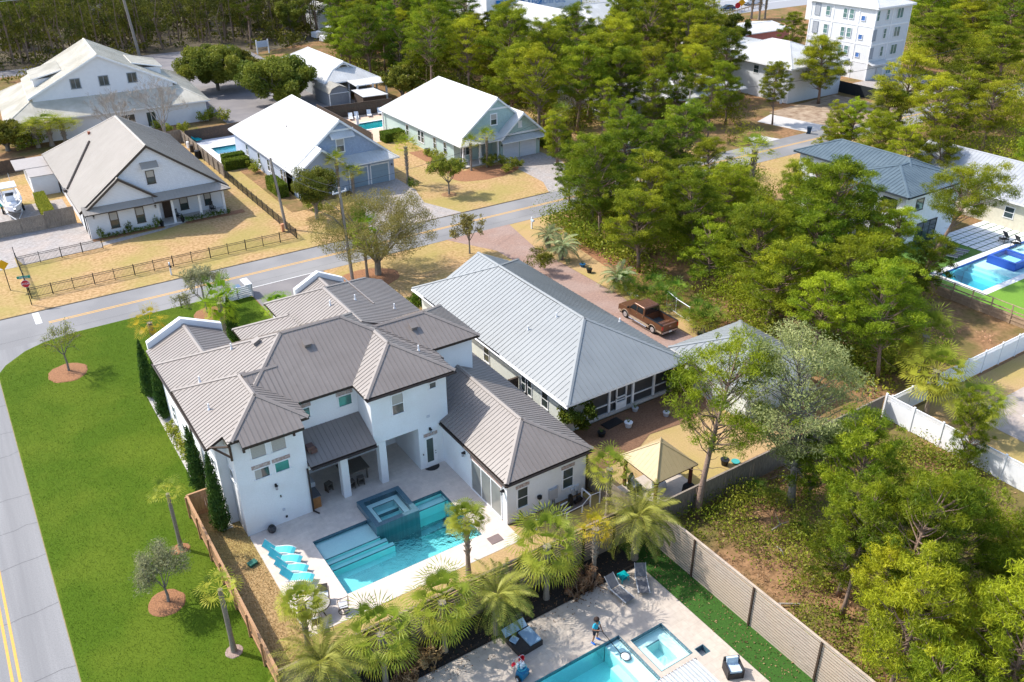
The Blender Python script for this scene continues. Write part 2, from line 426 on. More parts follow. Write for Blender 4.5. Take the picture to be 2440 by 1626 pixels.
M_ASPD = mat('asphalt_drive', (.20, .185, .185), (.15, .14, .14), scale=16, rough=.9, detail=10, c3=(.24, .22, .21), scale3=.3, amt3=.5)
M_YEL = mat('paint_yellow', (.66, .36, .07), (.52, .30, .08), scale=6, rough=.8)
M_WPNT = mat('paint_white', (.70, .69, .66), (.52, .51, .49), scale=5, rough=.8)
M_BRKD = mat('brick_drive', (.36, .235, .185), (.28, .18, .14), scale=5, rough=.9, detail=8, pattern=('brick', None, .22, .11, .008, .72, .82), c3=(.36, .27, .23), scale3=.35, amt3=.5)
M_PAVG = mat('paver_grey', (.42, .385, .36), (.31, .28, .26), scale=3, rough=.9, detail=8, pattern=('brick', None, .3, .2, .012, .65, .8), c3=(.45, .36, .30), scale3=.4, amt3=.4)
M_PAVT = mat('paver_tan', (.52, .45, .375), (.44, .375, .31), scale=3, rough=.85, pattern=('brick', None, .6, .6, .008, .78, .93), c3=(.46, .40, .35), scale3=.5, amt3=.4)
M_FLOOR = mat('wood_floor', (.17, .10, .05), (.33, .19, .10), scale=2.2, rough=1, detail=10, bump=.4, bscale=8, c3=(.10, .105, .03), scale3=.22, amt3=.7, spec=.05)
M_MULCH = mat('pine_straw', (.36, .175, .085), (.17, .08, .04), scale=14, rough=1, detail=9, bump=.5, bscale=22)
M_MULB = mat('mulch_black', (.018, .016, .015), (.04, .034, .03), scale=18, rough=1, detail=9, bump=.6, bscale=25)
M_FENW = mat('fence_grey', (.27, .225, .18), (.17, .14, .11), scale=4, rough=.9, detail=8, stretch=(3, 3, .5))
M_FENR = mat('fence_red', (.42, .245, .13), (.30, .17, .09), scale=4, rough=.8, detail=8, stretch=(3, 3, .4))
M_FENS = mat('fence_silver', (.50, .41, .33), (.33, .265, .21), scale=5, rough=.9, detail=9, stretch=(.4, .4, 5), c3=(.46, .36, .26), scale3=.5, amt3=.5, pattern=('lines', 2, .192, .04, .45))
M_FEND = mat('fence_brown', (.09, .065, .05), (.06, .045, .035), scale=4, rough=.8, stretch=(3, 3, .4))

# ------------------------------------------------------------------ ground and hard surfaces
POOL = (12.05, 21.13, 36.2, 41.5); SPA = (15.73, 18.75, 40.0, 43.0)
NB = (6.5, 30.15, -60, 31.42)
FP = (79.6, 100.0, 38.9, 43.6)
P2 = (32.1, 38.0, 127.3, 131); P3 = (55.4, 64, 127.0, 131.0); VP = (62.0, 72.0, 16.5, 24.5)
g = MB(); sheet(g, -500, 1800, -120, 3000, -.01, [POOL, SPA, NB, FP, P2, P3, VP])
g.m = 1; z0 = -.8
for a, b in (((6.5, 31.42), (30.15, 31.42)), ((30.15, 31.42), (30.15, -60)), ((6.5, -60), (6.5, 31.42))):
    g.face([(*a, z0), (*b, z0), (*b, -.01), (*a, -.01)])
struct('ground', g, [M_FLOOR, M_CONC])
def flat(name, poly, z, m):
    b = MB(); b.face([(x, y, z) for x, y in poly]); return struct(name, b, m)
def slab(name, x0, x1, y0, y1, z, m, holes=()):
    b = MB(); sheet(b, x0, x1, y0, y1, z, holes); return struct(name, b, m)
slab('road', -9.6, 175, 79.75, 86.2, .004, M_ASPH)
flat('side_road', [(-9.6, -60), (-1.9, -60), (-1.9, 75.2), (-1.2, 76.6), (.5, 78.4), (2.2, 79.3), (5, 79.75), (-9.6, 79.75)], .004, mat('asphalt_side', (.20, .197, .197), (.26, .255, .252), scale=1.1, rough=.9, detail=3, stretch=(1, .035, 1), c3=(.17, .166, .165), scale3=14, amt3=.45, spec=.15))
slab('street_east_edge', -60, -9.6, 60, 100, -.002, M_DRY)
b = MB(); b.box(-1.93, -1.87, -60, 75, -.02, .014)
struct('lawn_edge', b, mat('edge_dirt', (.26, .19, .09), (.16, .15, .05), scale=4))
flat('lawn', [(-1.88, -60), (6.42, -60), (6.42, 48.1), (20.5, 52), (20.5, 77.9), (18.6, 79.7), (5, 79.7), (2.2, 79.25), (.5, 78.35), (-1.15, 76.6), (-1.88, 75.2)], .03, M_GREEN)
# dormant lawns
slab('dry_yard', 6.46, 8.98, 31.4, 48.0, .006, M_DRY2)
slab('dry_yard_strip', 8.98, 29.6, 31.4, 35.9, .006, M_DRY2)
slab('side_yard', 29.55, 46.0, 30.7, 41.6, .006, M_DRY2)
flat('oak_yard', [(27.9, 56), (46.2, 45), (46.2, 74), (44.0, 79.7), (28.1, 79.7)], .006, M_DRY)
flat('verge', [(50.1, 38), (52.6, 38), (53.2, 60), (55, 70), (58, 79.7), (50.1, 79.7)], .006, M_DRY2)
slab('front_yards', -60, 92, 86.2, 136, .001, M_DRY, [P2, P3])
slab('east_yards', 73, 120, 66, 79.7, .001, M_DRY)
slab('northern_verge', 100, 117, 85.9, 94.5, .001, M_FLOOR)
slab('vinyl_yard', 53.2, 80, 10, 29.9, .002, M_DRY2, [VP])
slab('park_strip', 39, 62, 205, 235, .002, M_DRY2)
# kerb edge (dark gap of grass along the far side of the road)
b = MB(); b.box(-8, 62, 86.16, 86.3, -.02, .05); struct('road_edge', b, mat('edge_soil', (.10, .075, .045), (.17, .13, .07), scale=3))
flat('driveway', [(20.6, 60), (27.8, 60), (27.95, 72), (28.6, 79.7), (20.3, 79.7), (20.6, 77.8)], .010, M_ASPD)
flat('brick_driveway', [(46.2, 36), (50.05, 36), (50.05, 72), (51.6, 79.8), (43.2, 79.8), (46.2, 74)], .014, M_BRKD)
flat('paver_driveway', [(41.3, 102.4), (48.4, 102.4), (48.4, 97), (47.0, 92), (49.2, 86.1), (36.8, 86.1), (38.9, 91), (40.6, 100)], .012, M_PAVG)
flat('paver_drive_green_house', [(64.3, 101.4), (71.1, 101.4), (71.0, 96), (68.8, 90), (69.6, 86.1), (61.8, 86.1), (63.6, 90)], .012, M_PAVG)
flat('paver_court', [(-40, 98.9), (2.4, 98.9), (2.4, 102), (3, 99), (11, 99.5), (11, 103), (10.2, 109), (-40, 109)], .012, M_PAVG)
flat('boat_court', [(-10, 109), (9.9, 109), (9.9, 119.5), (-10, 119.5)], .010, M_PAVG)
flat('front_path', [(11, 99.9), (11, 101.0), (14, 101.4), (18.2, 101.6), (18.2, 103), (20.6, 103), (20.8, 102.0), (17.5, 100.9)], .012, M_PAVG)
flat('wood_floor_far', [(-100, 212), (60, 212), (62, 200), (250, 262), (250, 500), (-100, 500)], .003, mat('far_floor_shaded', (.07, .05, .03), (.10, .08, .04), scale=.5))  # darkened sheet: shade between the dense trunks is put into its colour
slab('parking_lot', 38.5, 62, 143.5, 205, .004, M_ASPD)
slab('upper_road', -100, 60, 205, 212, .006, M_ASPD)
slab('highway', 100, 420, 176.5, 230, .004, mat('highway_asphalt', (.30, .30, .31), (.25, .25, .26), scale=4))
flat('pale_drive', [(110.6, 86.1), (116, 86.1), (114.3, 97), (109, 95)], .010, M_CONC); flat('pale_apron', [(98.6, 86.1), (104.3, 86.1), (103.2, 89.5), (101, 89.5)], .010, M_CONC)
flat('sandy_lot', [(113, 84), (135, 86), (134, 100), (115, 98)], .0085, mat('sand', (.40, .31, .22), (.20, .13, .08), scale=.8, detail=8))
slab('tower_court', 139, 162, 90, 103.9, .008, M_PAVG)
# road paint
b = MB()
for x in (-4.86, -4.52): b.box(x - .07, x + .07, -60, 55, .004, .010)
for y in (83.02, 83.3): b.box(3.1, 172, y - .06, y + .06, .004, .010)
struct('centre_line', b, M_YEL)
b = MB(); b.box(2.05, 2.6, 83.4, 86.0, .004, .010); b.box(19.8, 28.2, 79.78, 79.9, .004, .0105)
for k in range(7): b.box(50 + .1 * k, 55 + .1 * k, 150.5 + k * 2.9, 150.7 + k * 2.9, .004, .010)
b.box(100, 420, 186, 186.3, .004, .010); b.box(100, 420, 196, 196.3, .004, .010)
struct('road_paint', b, M_WPNT)
# cracks in the old asphalt
b = MB(); rr = random.Random(4)
for k in range(9):
    y = 36 + k * 4.3 + rr.uniform(-1, 1); x = -1.95; pts = []
    n = 12
    for i in range(n):
        pts.append((x - 7 * i / (n - 1), y + rr.uniform(-.12, .12) - i * .03))
    for p, q in zip(pts[:-1], pts[1:]): b.face([(p[0], p[1] - .012, .0085), (q[0], q[1] - .012, .0085), (q[0], q[1] + .012, .0085), (p[0], p[1] + .012, .0085)])
pts = [(-8 + i * 1.5, 81.0 + rr.uniform(-.05, .05)) for i in range(50)]
for p, q in zip(pts[:-1], pts[1:]): b.face([(p[0], p[1] - .012, .0085), (q[0], q[1] - .012, .0085), (q[0], q[1] + .012, .0085), (p[0], p[1] + .012, .0085)])
struct('road_cracks', b, mat('crack_tar', (.07, .07, .07)))
# mulch rings in the lawn
def ring(name, cx, cy, rx, ry, m, z=.05, seed=1):
    r_ = random.Random(seed); b = MB(); n = 28; pts = []
    for k in range(n):
        t = 2 * math.pi * k / n; q = 1 + r_.uniform(-.04, .04); pts.append((cx + rx * q * math.cos(t), cy + ry * q * math.sin(t)))
    c = len(b.v); b.v += [(x, y, .0) for x, y in pts] + [(cx + (x - cx) * .9, cy + (y - cy) * .9, z) for x, y in pts] + [(cx, cy, z + .03)]
    for k in range(n):
        j = (k + 1) % n; b.f.append((c + k, c + j, c + n + j, c + n + k)); b.f.append((c + n + k, c + n + j, c + 2 * n)); b.mi += [0, 0]
    return struct(name, b, m)
ring('mulch_bed', 3.0, 72.3, 1.6, 1.75, M_MULCH, .07, 1); ring('mulch_bed', 3.2, 41.3, 1.05, 1.15, M_MULCH, .07, 2)
ring('mulch_bed', 16.1, 76.1, 1.7, 2.0, M_MULCH, .07, 3); ring('mulch_bed', 5.05, 45.4, .62, .55, M_MULCH, .06, 4)
ring('mulch_bed', 5.3, 35.7, .5, .5, mat('mulch_grey', (.34, .25, .21), (.22, .15, .12), scale=20), .06, 5)
ring('mulch_bed', 31.5, 75.2, 3.4, 2.6, M_MULCH, .03, 6); ring('mulch_bed', 59.5, 97.7, 5.2, 2.6, M_MULCH, .04, 7)
ring('mulch_bed', 51.0, 92.8, 1.0, 1.0, M_FLOOR, .03, 8); ring('mulch_bed', 33.8, 94.3, 1.2, 1.1, M_FLOOR, .03, 9)
b = MB(); b.box(10.4, 18.1, 101.75, 102.5, -.01, .03); b.box(20.6, 27.6, 101.4, 102.6, -.01, .03); struct('flower_bed', b, M_MULCH)
b = MB(); b.box(32.2, 34.4, 98, 118, -.01, .03); b.box(34.4, 41.2, 99.6, 101.6, -.01, .028); struct('flower_bed', b, M_FLOOR)
b = MB(); b.box(55.2, 57.4, 99, 112, -.01, .03); struct('flower_bed', b, M_MULCH)
b = MB(); b.face([(29.8, 42), (45, 42), (45, 39.6), (41, 38.2), (37, 38.6), (34.5, 37.4), (31, 37.2), (29.8, 38)] and [(x, y, .03) for x, y in [(29.8, 42), (29.8, 38), (31, 37.2), (34.5, 37.4), (37, 38.6), (41, 38.2), (45, 39.6), (45, 42)]]); struct('flower_bed', b, mat('mulch_brown', (.22, .12, .07), (.13, .07, .04), scale=9, rough=1, detail=9))
b = MB(); b.box(40, 53, 30.7, 32.4, -.01, .03); struct('flower_bed', b, M_MULCH)
flat('shrub_bed', [(51.9, 38), (54, 38), (56, 66), (54.2, 72), (52.8, 60)], .012, M_MULCH)
# the shell strip against the west wall
b = MB(); b.box(7.55, 8.4, 45.6, 66, -.01, .045); struct('gravel_strip', b, mat('white_gravel', (.55, .53, .50), (.22, .20, .18), scale=9, bump=.5))

# ------------------------------------------------------------------ pool deck
slab('pool_deck', 8.98, 22.95, 34.45, 48.2, .02, M_TRAV, [POOL, SPA])
b = MB(); b.box(8.94, 8.98, 34.41, 44.0, -.02, .02); b.box(8.94, 22.95, 34.41, 34.45, -.02, .02); struct('deck_edge', b, M_CONC)
def pool(label, rc, deep, mats, wm, z=0.0, steps=(), tile=M_TILE, name='swimming_pool', cope=True, cw=.32):
    "steps: boxes of plaster (x0,x1,y0,y1,ztop)"
    x0, x1, y0, y1 = rc
    t = thing(name, label, 'swimming pool', ((x0 + x1) / 2, (y0 + y1) / 2, z))
    m = MB()
    m.face([(x0, y0, z - deep), (x1, y0, z - deep), (x1, y1, z - deep), (x0, y1, z - deep)])
    for a, b_ in (((x0, y0), (x1, y0)), ((x1, y0), (x1, y1)), ((x1, y1), (x0, y1)), ((x0, y1), (x0, y0))):
        m.face([(*b_, z - deep), (*a, z - deep), (*a, z), (*b_, z)])
    part('basin', m, mats, t)
    b = MB(); e = .025
    for q in ((x0, x1, y0, y0 + e), (x0, x1, y1 - e, y1), (x0, x0 + e, y0 + e, y1 - e), (x1 - e, x1, y0 + e, y1 - e)): b.box(*q, z - .24, z + .012)
    part('tile_band', b, tile, t)
    for s in steps:
        b = MB(); b.box(*s[:4], z - deep - .01, z + s[4]); part('step', b, mats, t)
        b = MB(); b.box(s[0], s[1], s[2] - .004, s[2] + .05, z + s[4] - .03, z + s[4] + .006)
        part('step_edge', b, tile, t)
    if cope:
        b = MB(); c = cw
        for q in ((x0 - c, x1 + c, y0 - c, y0), (x0 - c, x1 + c, y1, y1 + c), (x0 - c, x0, y0, y1), (x1, x1 + c, y0, y1)): b.box(*q, z - .02, z + .028)
        part('coping', b, M_COPE, t)
    b = MB(); b.box(x0 + .01, x1 - .01, y0 + .01, y1 - .01, z - deep + .005, z - .10); part('water', b, wm, t)
    return t
pl = pool('large rectangular turquoise pool with a raised tiled spa beside the white two-storey house', POOL, 1.2, M_PLAS, M_WAT,
     steps=[(12.08, 15.85, 39.85, 41.47, -.3), (12.08, 16.2, 39.5, 39.85, -.50), (12.08, 16.5, 39.15, 39.5, -.72), (18.8, 21.1, 40.9, 41.47, -.5)], cope=False)
t = thing('spa', 'raised square spa clad in dark blue tile standing half in the turquoise pool', 'hot tub', ((SPA[0] + SPA[1]) / 2, (SPA[2] + SPA[3]) / 2, 0))
b = MB(); x0, x1, y0, y1 = SPA; e = .34
for q in ((x0, x1, y0, y0 + e), (x0, x1, y1 - e, y1), (x0, x0 + e, y0 + e, y1 - e), (x1 - e, x1, y0 + e, y1 - e)): b.box(*q, -1.5, .46)
part('tiled_wall', b, M_TILE, t)
b = MB(); b.box(x0 + e, x1 - e, y0 + e, y1 - e, -1.4, -.4)
for q in ((x0 + e, x1 - e, y0 + e, y0 + e + .42), (x0 + e, x1 - e, y1 - e - .42, y1 - e), (x0 + e, x0 + e + .42, y0 + e + .42, y1 - e - .42), (x1 - e - .42, x1 - e, y0 + e + .42, y1 - e - .42)): b.box(*q, -.4, .10)
part('bench', b, M_PLAS, t)
b = MB(); a = e + .42
for q in ((x0 + a - .03, x1 - a + .03, y0 + a - .03, y0 + a), (x0 + a - .03, x1 - a + .03, y1 - a, y1 - a + .03), (x0 + a - .03, x0 + a, y0 + a, y1 - a), (x1 - a, x1 - a + .03, y0 + a, y1 - a)): b.box(*q, .07, .112)
part('step_edge', b, M_TILE, t)
b = MB(); b.box(x0 + e - .01, x1 - e + .01, y0 + e - .01, y1 - e + .01, -.42, .43); part('water', b, watermat('spa_water', (.3, .95, .93), .32, 5), t)

# ------------------------------------------------------------------ main white house
H = thing('white_house', 'large white two-storey stucco house with taupe standing-seam metal roofs and a pool', 'house', (15, 50, 0))
wl = MB()
T_ = [(2.85, .5, 0), PE(13.75, 7.3, .5), PS(44.0, 7.3, .5), (8.55 + .5 * 49.2, 0, -.5)]
RM = [(2.4, .5, 0), (9.78 + 9.5, -.5, 0), PS(45.85, 7.3, .5), (9.78 + 25.4, 0, -.5)]
R6 = [PW(17.45, 7.3, .5), PE(23.95, 7.3, .5), PS(43.8, 7.3, .5)]
R5 = [PE(27.85, 7.3, .5), PS(47.1, 7.3, .5), PN(52.9, 7.3, .5)]
G1 = [PW(16.8, 7.3, .5), PE(26.8, 6.6, .39), PN(60.75, 7.3, .5)]
PO = [PW(7.72, 6.15, .46), PE(13.2, 6.3, .46)]
V3 = [PW(13.85, 6.4, .5), PN(59.7, 6.4, .5)]
T3 = [PS(45.85, 7.3, .5), (8.72 + .5 * 48.7, 0, -.5), (2.85, .5, 0)]
RW = [PW(22.75, 3.45, .5), PE(29.5, 3.45, .5), PS(35.85, 3.45, .5)]
CV = [PS(43.7, 3.82, .43)]
rf = MB()
roof(rf, [(8.72, 44.0), (9.4, 44.0), (9.4, 43.45), (13.2, 43.45), (13.2, 44.0), (13.75, 44.0), (13.75, 54), (7.7, 54), (7.7, 45.0), (8.72, 45.0)], T_, rib=.33)
roof(rf, rect(7.7, 24.2, 45.85, 58), RM, drop=.004, rib=.33)
roof(rf, rect(11.35, 13.6, 46.6, 52), T3[:2], drop=.008, rib=.33)
roof(rf, rect(17.45, 23.95, 43.8, 49.6), R6, drop=0, rib=.33)
roof(rf, rect(20.2, 27.85, 47.1, 52.9), R5, drop=.002, rib=.33)
roof(rf, rect(16.8, 26.8, 50.4, 61.0), G1, drop=.006, rib=.33)
roof(rf, rect(7.72, 13.2, 53, 60.4), PO, drop=.003, rib=.33)
roof(rf, rect(13.85, 17.2, 53, 59.9), V3, drop=.001, rib=.33)
b = MB()
part('roof', rf, [M_ROOF, M_FASC], H)
rf = MB(); roof(rf, rect(22.75, 29.5, 35.85, 53.5), RW, rib=.33); part('wing_roof', rf, [M_ROOF, M_FASC], H)
rf = MB(); roof(rf, rect(13.3, 17.82, 43.7, 46.28), CV, rib=.33); part('patio_roof', rf, [M_ROOF, M_FASC], H)
rf = MB(); PO2 = [PW(20.9, 5.1, .5), PE(25.1, 5.1, .5)]; roof(rf, rect(20.9, 25.1, 60.9, 65.4), PO2, rib=.33); part('portico_roof', rf, [M_ROOF, M_FASC], H)
# walls
walls(wl, rect(8.9, 13.27, 44.2, 50), T_)
walls(wl, [(8.3, 46.0), (8.9, 46.0), (8.9, 50), (20, 50), (20, 57.6), (13, 57.6), (13, 60.3), (8.3, 60.3)], RM + [PF(7.6)], drop=.5)
walls(wl, rect(8.35, 12.8, 54, 60.35), PO); walls(wl, rect(14.2, 17, 54, 59.4), V3); walls(wl, rect(17.25, 26.4, 50.5, 60.4), G1)
walls(wl, rect(21.3, 24.7, 58, 65.2), PO2)
wl.box(13.27, 17.85, 46.3, 46.5, 3.6, 7.4)                         # upper wall over the patio roof
walls(wl, rect(17.85, 23.4, 44.2, 49), R6, z0=3.45)                # upper block
wl.box(17.85, 23.4, 44.21, 48.1, 3.42, 3.6)
wl.box(13.27, 21.1, 48.1, 48.3, -.1, 7.4); wl.box(13.27, 17.9, 44.6, 48.1, 3.45, 3.58)
wl.box(21.1, 22.95, 44.2, 48.3, -.1, 3.45)                         # ground floor pier with the door
wl.box(13.3, 18.72, 44.3, 44.62, 3.2, 3.5)                         # beam over the columns
walls(wl, rect(23.4, 27.4, 47.5, 52.5), R5, z0=3)
walls(wl, rect(22.95, 29.2, 36.1, 53), RW)
part('wall', wl, M_STUC, H)
# parapets of the two street gables
def parapet(xa, xm, xb, y, za, zm, zb):
    m = MB()
    for (p, q, zp_, zq) in ((xa, xm, za, zm), (xm, xb, zm, zb)):
        n = len(m.v)
        m.v += [(p, y - .3, zp_ - .6), (q, y - .3, zq - .6), (q, y + .12, zq - .6), (p, y + .12, zp_ - .6), (p, y - .3, zp_), (q, y - .3, zq), (q, y + .12, zq), (p, y + .12, zp_)]
        for f in ((0, 3, 2, 1), (4, 5, 6, 7), (0, 1, 5, 4), (1, 2, 6, 5), (2, 3, 7, 6), (3, 0, 4, 7)): m.f.append(tuple(n + i for i in f)); m.mi.append(0)
    part('parapet', m, M_STUC, H)
parapet(7.9, 10.5, 13.3, 60.7, 6.7, 7.95, 6.75); parapet(20.8, 23.0, 25.2, 65.7, 5.5, 6.6, 5.5)
for x in (15.45, 18.2):
    m = MB(); m.box(x, x + .5, 44.28, 44.8, 0, 3.3); part('column', m, M_STUC, H)
# openings
LW = [(9.99, 10.87), (11.27, 12.13)]
for i, (a, c) in enumerate(LW):
    window(H, 'y-', 44.2, a, c, 3.98, 4.66, M_WFRM, M_GLAG if i else M_GLAS, None, lintel=M_LINT)
    window(H, 'y-', 44.2, a, c, 5.52, 6.45, M_WFRM, M_GLAS, None)
    if not i:
        pass
for q_ in ((10.0, 10.4, 4.0, 4.64), (10.0, 10.86, 5.54, 6.4), (11.28, 12.12, 5.54, 6.4)): m = MB(); m.box(q_[0], q_[1], 44.17, 44.183, q_[2], q_[3]); part('blind', m, M_BLND, H)
window(H, 'y-', 46.3, 16.56, 17.44, 5.72, 6.46, M_WFRM, M_GLAG, None, lintel=M_LINT)
window(H, 'y-', 46.3, 13.9, 14.55, 5.72, 6.46, M_WFRM, M_GLAS, None, lintel=M_LINT)
window(H, 'y-', 44.2, 19.36, 20.14, 5.2, 6.66, M_WFRM, M_GLAS, 'h', lintel=M_LINT, shade=M_BLND)
window(H, 'y-', 44.2, 22.14, 22.6, 6.26, 6.66, M_WFRM, M_GLAS, None, lintel=M_LINT)
for a, c in ((23.74, 24.48), (27.26, 28.04)): window(H, 'y-', 36.1, a, c, .95, 2.42, M_WFRM, M_GLAS, 'h', lintel=M_LINT)
for y, z0_, z1_, hh in ((46.6, 3.9, 4.6, None), (51.2, 1.2, 2.6, 'h'), (54.5, 1.2, 2.6, 'h'), (57.5, 1.2, 2.6, 'h'), (52.5, 4.4, 5.6, 'h'), (56.5, 4.4, 5.6, 'h')):
    window(H, 'x-', 8.3, y, y + .8, z0_, z1_, M_WFRM, M_GLAS, hh)
for y in (44.9,): window(H, 'x-', 8.9, y, y + .7, 3.9, 4.6, M_WFRM, M_GLAS, None)
# patio sliding doors
for a in (13.9, 15.75, 17.3, 19.0):
    window(H, 'y-', 48.1, a, a + 1.35, .32, 2.5, M_WFRM, M_GLAS, None, name='patio_door')
w_ = window(H, 'x-', 22.95, 36.75, 40.35, .14, 2.5, M_WFRM, mat('slider_glass', (.16, .17, .16), (.22, .23, .21), scale=.7, rough=.12, spec=.8), 'v3', name='sliding_door', lintel=M_LINTX)
# back door
m = MB(); m.box(21.5, 22.42, 44.155, 44.2, .03, 2.5); d = part('door', m, M_WFRM, H)
m = MB(); m.box(21.63, 22.12, 44.14, 44.156, .45, 2.35); part('pane', m, mat('door_glass', (.05, .08, .07), rough=.1, spec=.8), d)
m = MB(); m.cyl(22.28, 44.13, 1.0, 1.05, .03); m.cyl(22.28, 44.13, 1.2, 1.24, .03); part('door_handle', m, M_BLACK, d)
m = MB(); m.box(21.46, 22.5, 44.16, 44.2, 2.56, 2.8); part('brick_lintel', m, M_LINT, H)
# brackets
def bracket(x, y, z, dy, L=.55, drop=.75, mat_=M_TIMB):
    m = MB(); m.box(x - .07, x + .07, y - .12 if dy < 0 else y, y if dy < 0 else y + .12, z - drop, z)
    m.box(x - .07, x + .07, y - L, y - .12, z - .14, z)
    m.tube([(x, y - .1, z - drop + .08), (x, y - L * .55, z - .3), (x, y - L + .06, z - .1)], .055, 6); part('bracket', m, mat_, H)
bracket(9.6, 44.2, 6.95, -1); bracket(12.72, 44.2, 6.95, -1)
m = MB(); m.box(8.78, 8.9, 44.1, 44.25, 5.9, 6.95); m.tube([(8.84, 44.2, 6.1), (8.0, 44.9, 6.75)], .07, 6); m.tube([(8.84, 44.15, 6.9), (7.85, 44.98, 6.75)], .07, 6); part('bracket', m, M_TIMB, H)
m = MB(); m.obox((20.2, 47.7, 2.9), (.12, .9, .12)); m.obox((20.2, 47.85, 2.5), (.12, .12, .9)); part('bracket', m, M_TIMB, H)
# gutters with their clips, downpipes
def gutter(p, q, clips=True):
    m = MB(); p, q = Vector(p), Vector(q); m.tube([p, q], .075, 6); d = q - p; n = max(2, int(d.length / 1.3))
    part('gutter', m, M_FASC, H)
gutter((17.45, 43.72, 7.16), (23.95, 43.72, 7.16)); gutter((22.68, 35.8, 3.3), (22.68, 44.1, 3.3)); gutter((22.7, 35.78, 3.3), (29.55, 35.78, 3.3))
gutter((7.62, 45.1, 6.58), (7.62, 58, 6.2)); gutter((13.35, 43.62, 3.66), (17.8, 43.62, 3.66))
for x, y, z in ((8.25, 52.5, 6.1), (29.15, 36.03, 3.2), (13.2, 44.1, 3.5)):
    m = MB(); m.box(x - .05, x + .05, y - .05, y + .05, .1, z); m.tube([(x, y, .14), (x + .25, y - .35, .05)], .05, 6); part('downpipe', m, M_FASC, H)
# wall lamps
def lamp(parent, x, y, z, ax='y-'):
    m = MB(); dx, dy = (0, -1) if ax == 'y-' else (-1, 0)
    m.obox((x + dx * .04, y + dy * .04, z + .15), (.12, .12, .2)); m.tube([(x + dx * .06, y + dy * .06, z + .2), (x + dx * .18, y + dy * .18, z + .22)], .025, 6)
    m.lathe((x + dx * .18, y + dy * .18, z), [(.09, .2), (.11, .16), (.05, .14), (.05, .12)], 10)
    l = part('wall_lamp', m, M_BLACK, parent)
    m = MB(); m.lathe((x + dx * .18, y + dy * .18, z), [(.04, -.12), (.08, -.1), (.08, .11), (.05, .13)], 10); part('lamp_glass', m, mat('lamp_glass', (.35, .36, .38), rough=.1, spec=.8), l)
lamp(H, 11.1, 44.2, 2.95); lamp(H, 21.95, 44.2, 2.98); lamp(H, 22.95, 41.2, 2.4, 'x-'); lamp(H, 22.95, 36.45, 2.35, 'x-')
m = MB(); m.obox((11.3, 44.17, 2.14), (.07, .05, .16)); m.obox((11.45, 44.16, .45), (.12, .06, .14)); m.obox((21.35, 44.17, 1.2), (.06, .05, .12)); part('outlet', m, M_BLACK, H)
m = MB(); m.obox((21.9, 44.185, 4.15), (.24, .03, .18)); m.obox((11.35, 44.17, 1.05), (.16, .06, .16)); part('vent_grille', m, mat('grille_grey', (.55, .57, .62)), H)
# rooftop vents: hooded box vents, thin white pipes
def hood(x, y, P, ax):
    z = zp(P, x, y); m = MB(); m.obox((x, y, z + .12), (.42, .42, .2), (math.atan(P[2]), -math.atan(P[1]), 0)); m.obox((x, y, z + .26), (.52, .52, .05), (math.atan(P[2]), -math.atan(P[1]), 0)); part('roof_vent', m, M_ROOF, H)
hood(16.0, 49.4, RM[2], 0); hood(23.6, 49.0, R5[1], 0); hood(13.3, 51.6, RM[0], 0)
for x, y, P in ((19.8, 54.6, None), (24.5, 53.9, G1[1]), (21.9, 55.0, G1[1]), (22.6, 46.4, R6[1]), (12.0, 53.0, RM[0]), (9.3, 51.5, T_[0]), (8.9, 48.2, T_[0])):
    z = zp(P, x, y) if P else zp(G1[0], x, y)
    m = MB(); m.cyl(x, y, z - .05, z + .42, .06, .05, 8); m.cyl(x, y, z - .02, z + .1, .11, .07, 8); part('vent_pipe', m, M_WFRM, H)
m = MB(); m.box(23.1, 23.2, 54.5, 60.2, zp(G1[1], 23.15, 0) - .02, zp(G1[1], 23.15, 0) + .07); part('roof_diverter', m, M_ROOF, H)
m = MB(); m.obox((13.75, 44.7, 4.55), (.45, .5, .4)); m.obox((13.9, 44.55, 4.4), (.4, .3, .3)); part('flue_cap', m, mat('flue_rust', (.12, .07, .06)), H)
# service panel wall of the wing
m = MB(); m.obox((26.43, 36.0, 1.0), (.62, .18, .78)); m.obox((26.75, 36.03, 1.36), (.14, .1, .2)); part('meter_box', m, mat('meter_grey', (.40, .41, .43)), H)
m = MB(); m.obox((28.35, 36.03, .62), (.34, .14, .42)); m.obox((28.0, 36.03, .55), (.2, .12, .28)); part('meter_box', m, mat('meter_white', (.6, .62, .65)), H)
m = MB(); m.lathe((25.35, 35.98, 1.1), [(.04, 0), (.16, .02), (.16, .2), (.04, .22)], 12); m.tube([(25.35, 35.95, 1.1), (25.3, 35.9, .5), (24.9, 35.8, .1)], .02, 5); part('hose_reel', m, M_BLACK, H)
m = MB(); m.tube([(26.4, 36.0, .7), (26.4, 36.0, 0)], .03, 6); m.tube([(26.5, 36.0, .7), (26.55, 36.0, 0)], .03, 6); m.tube([(28.4, 36.02, .5), (28.4, 36.02, 0)], .04, 6); part('conduit', m, mat('conduit_grey', (.12, .13, .14)), H)
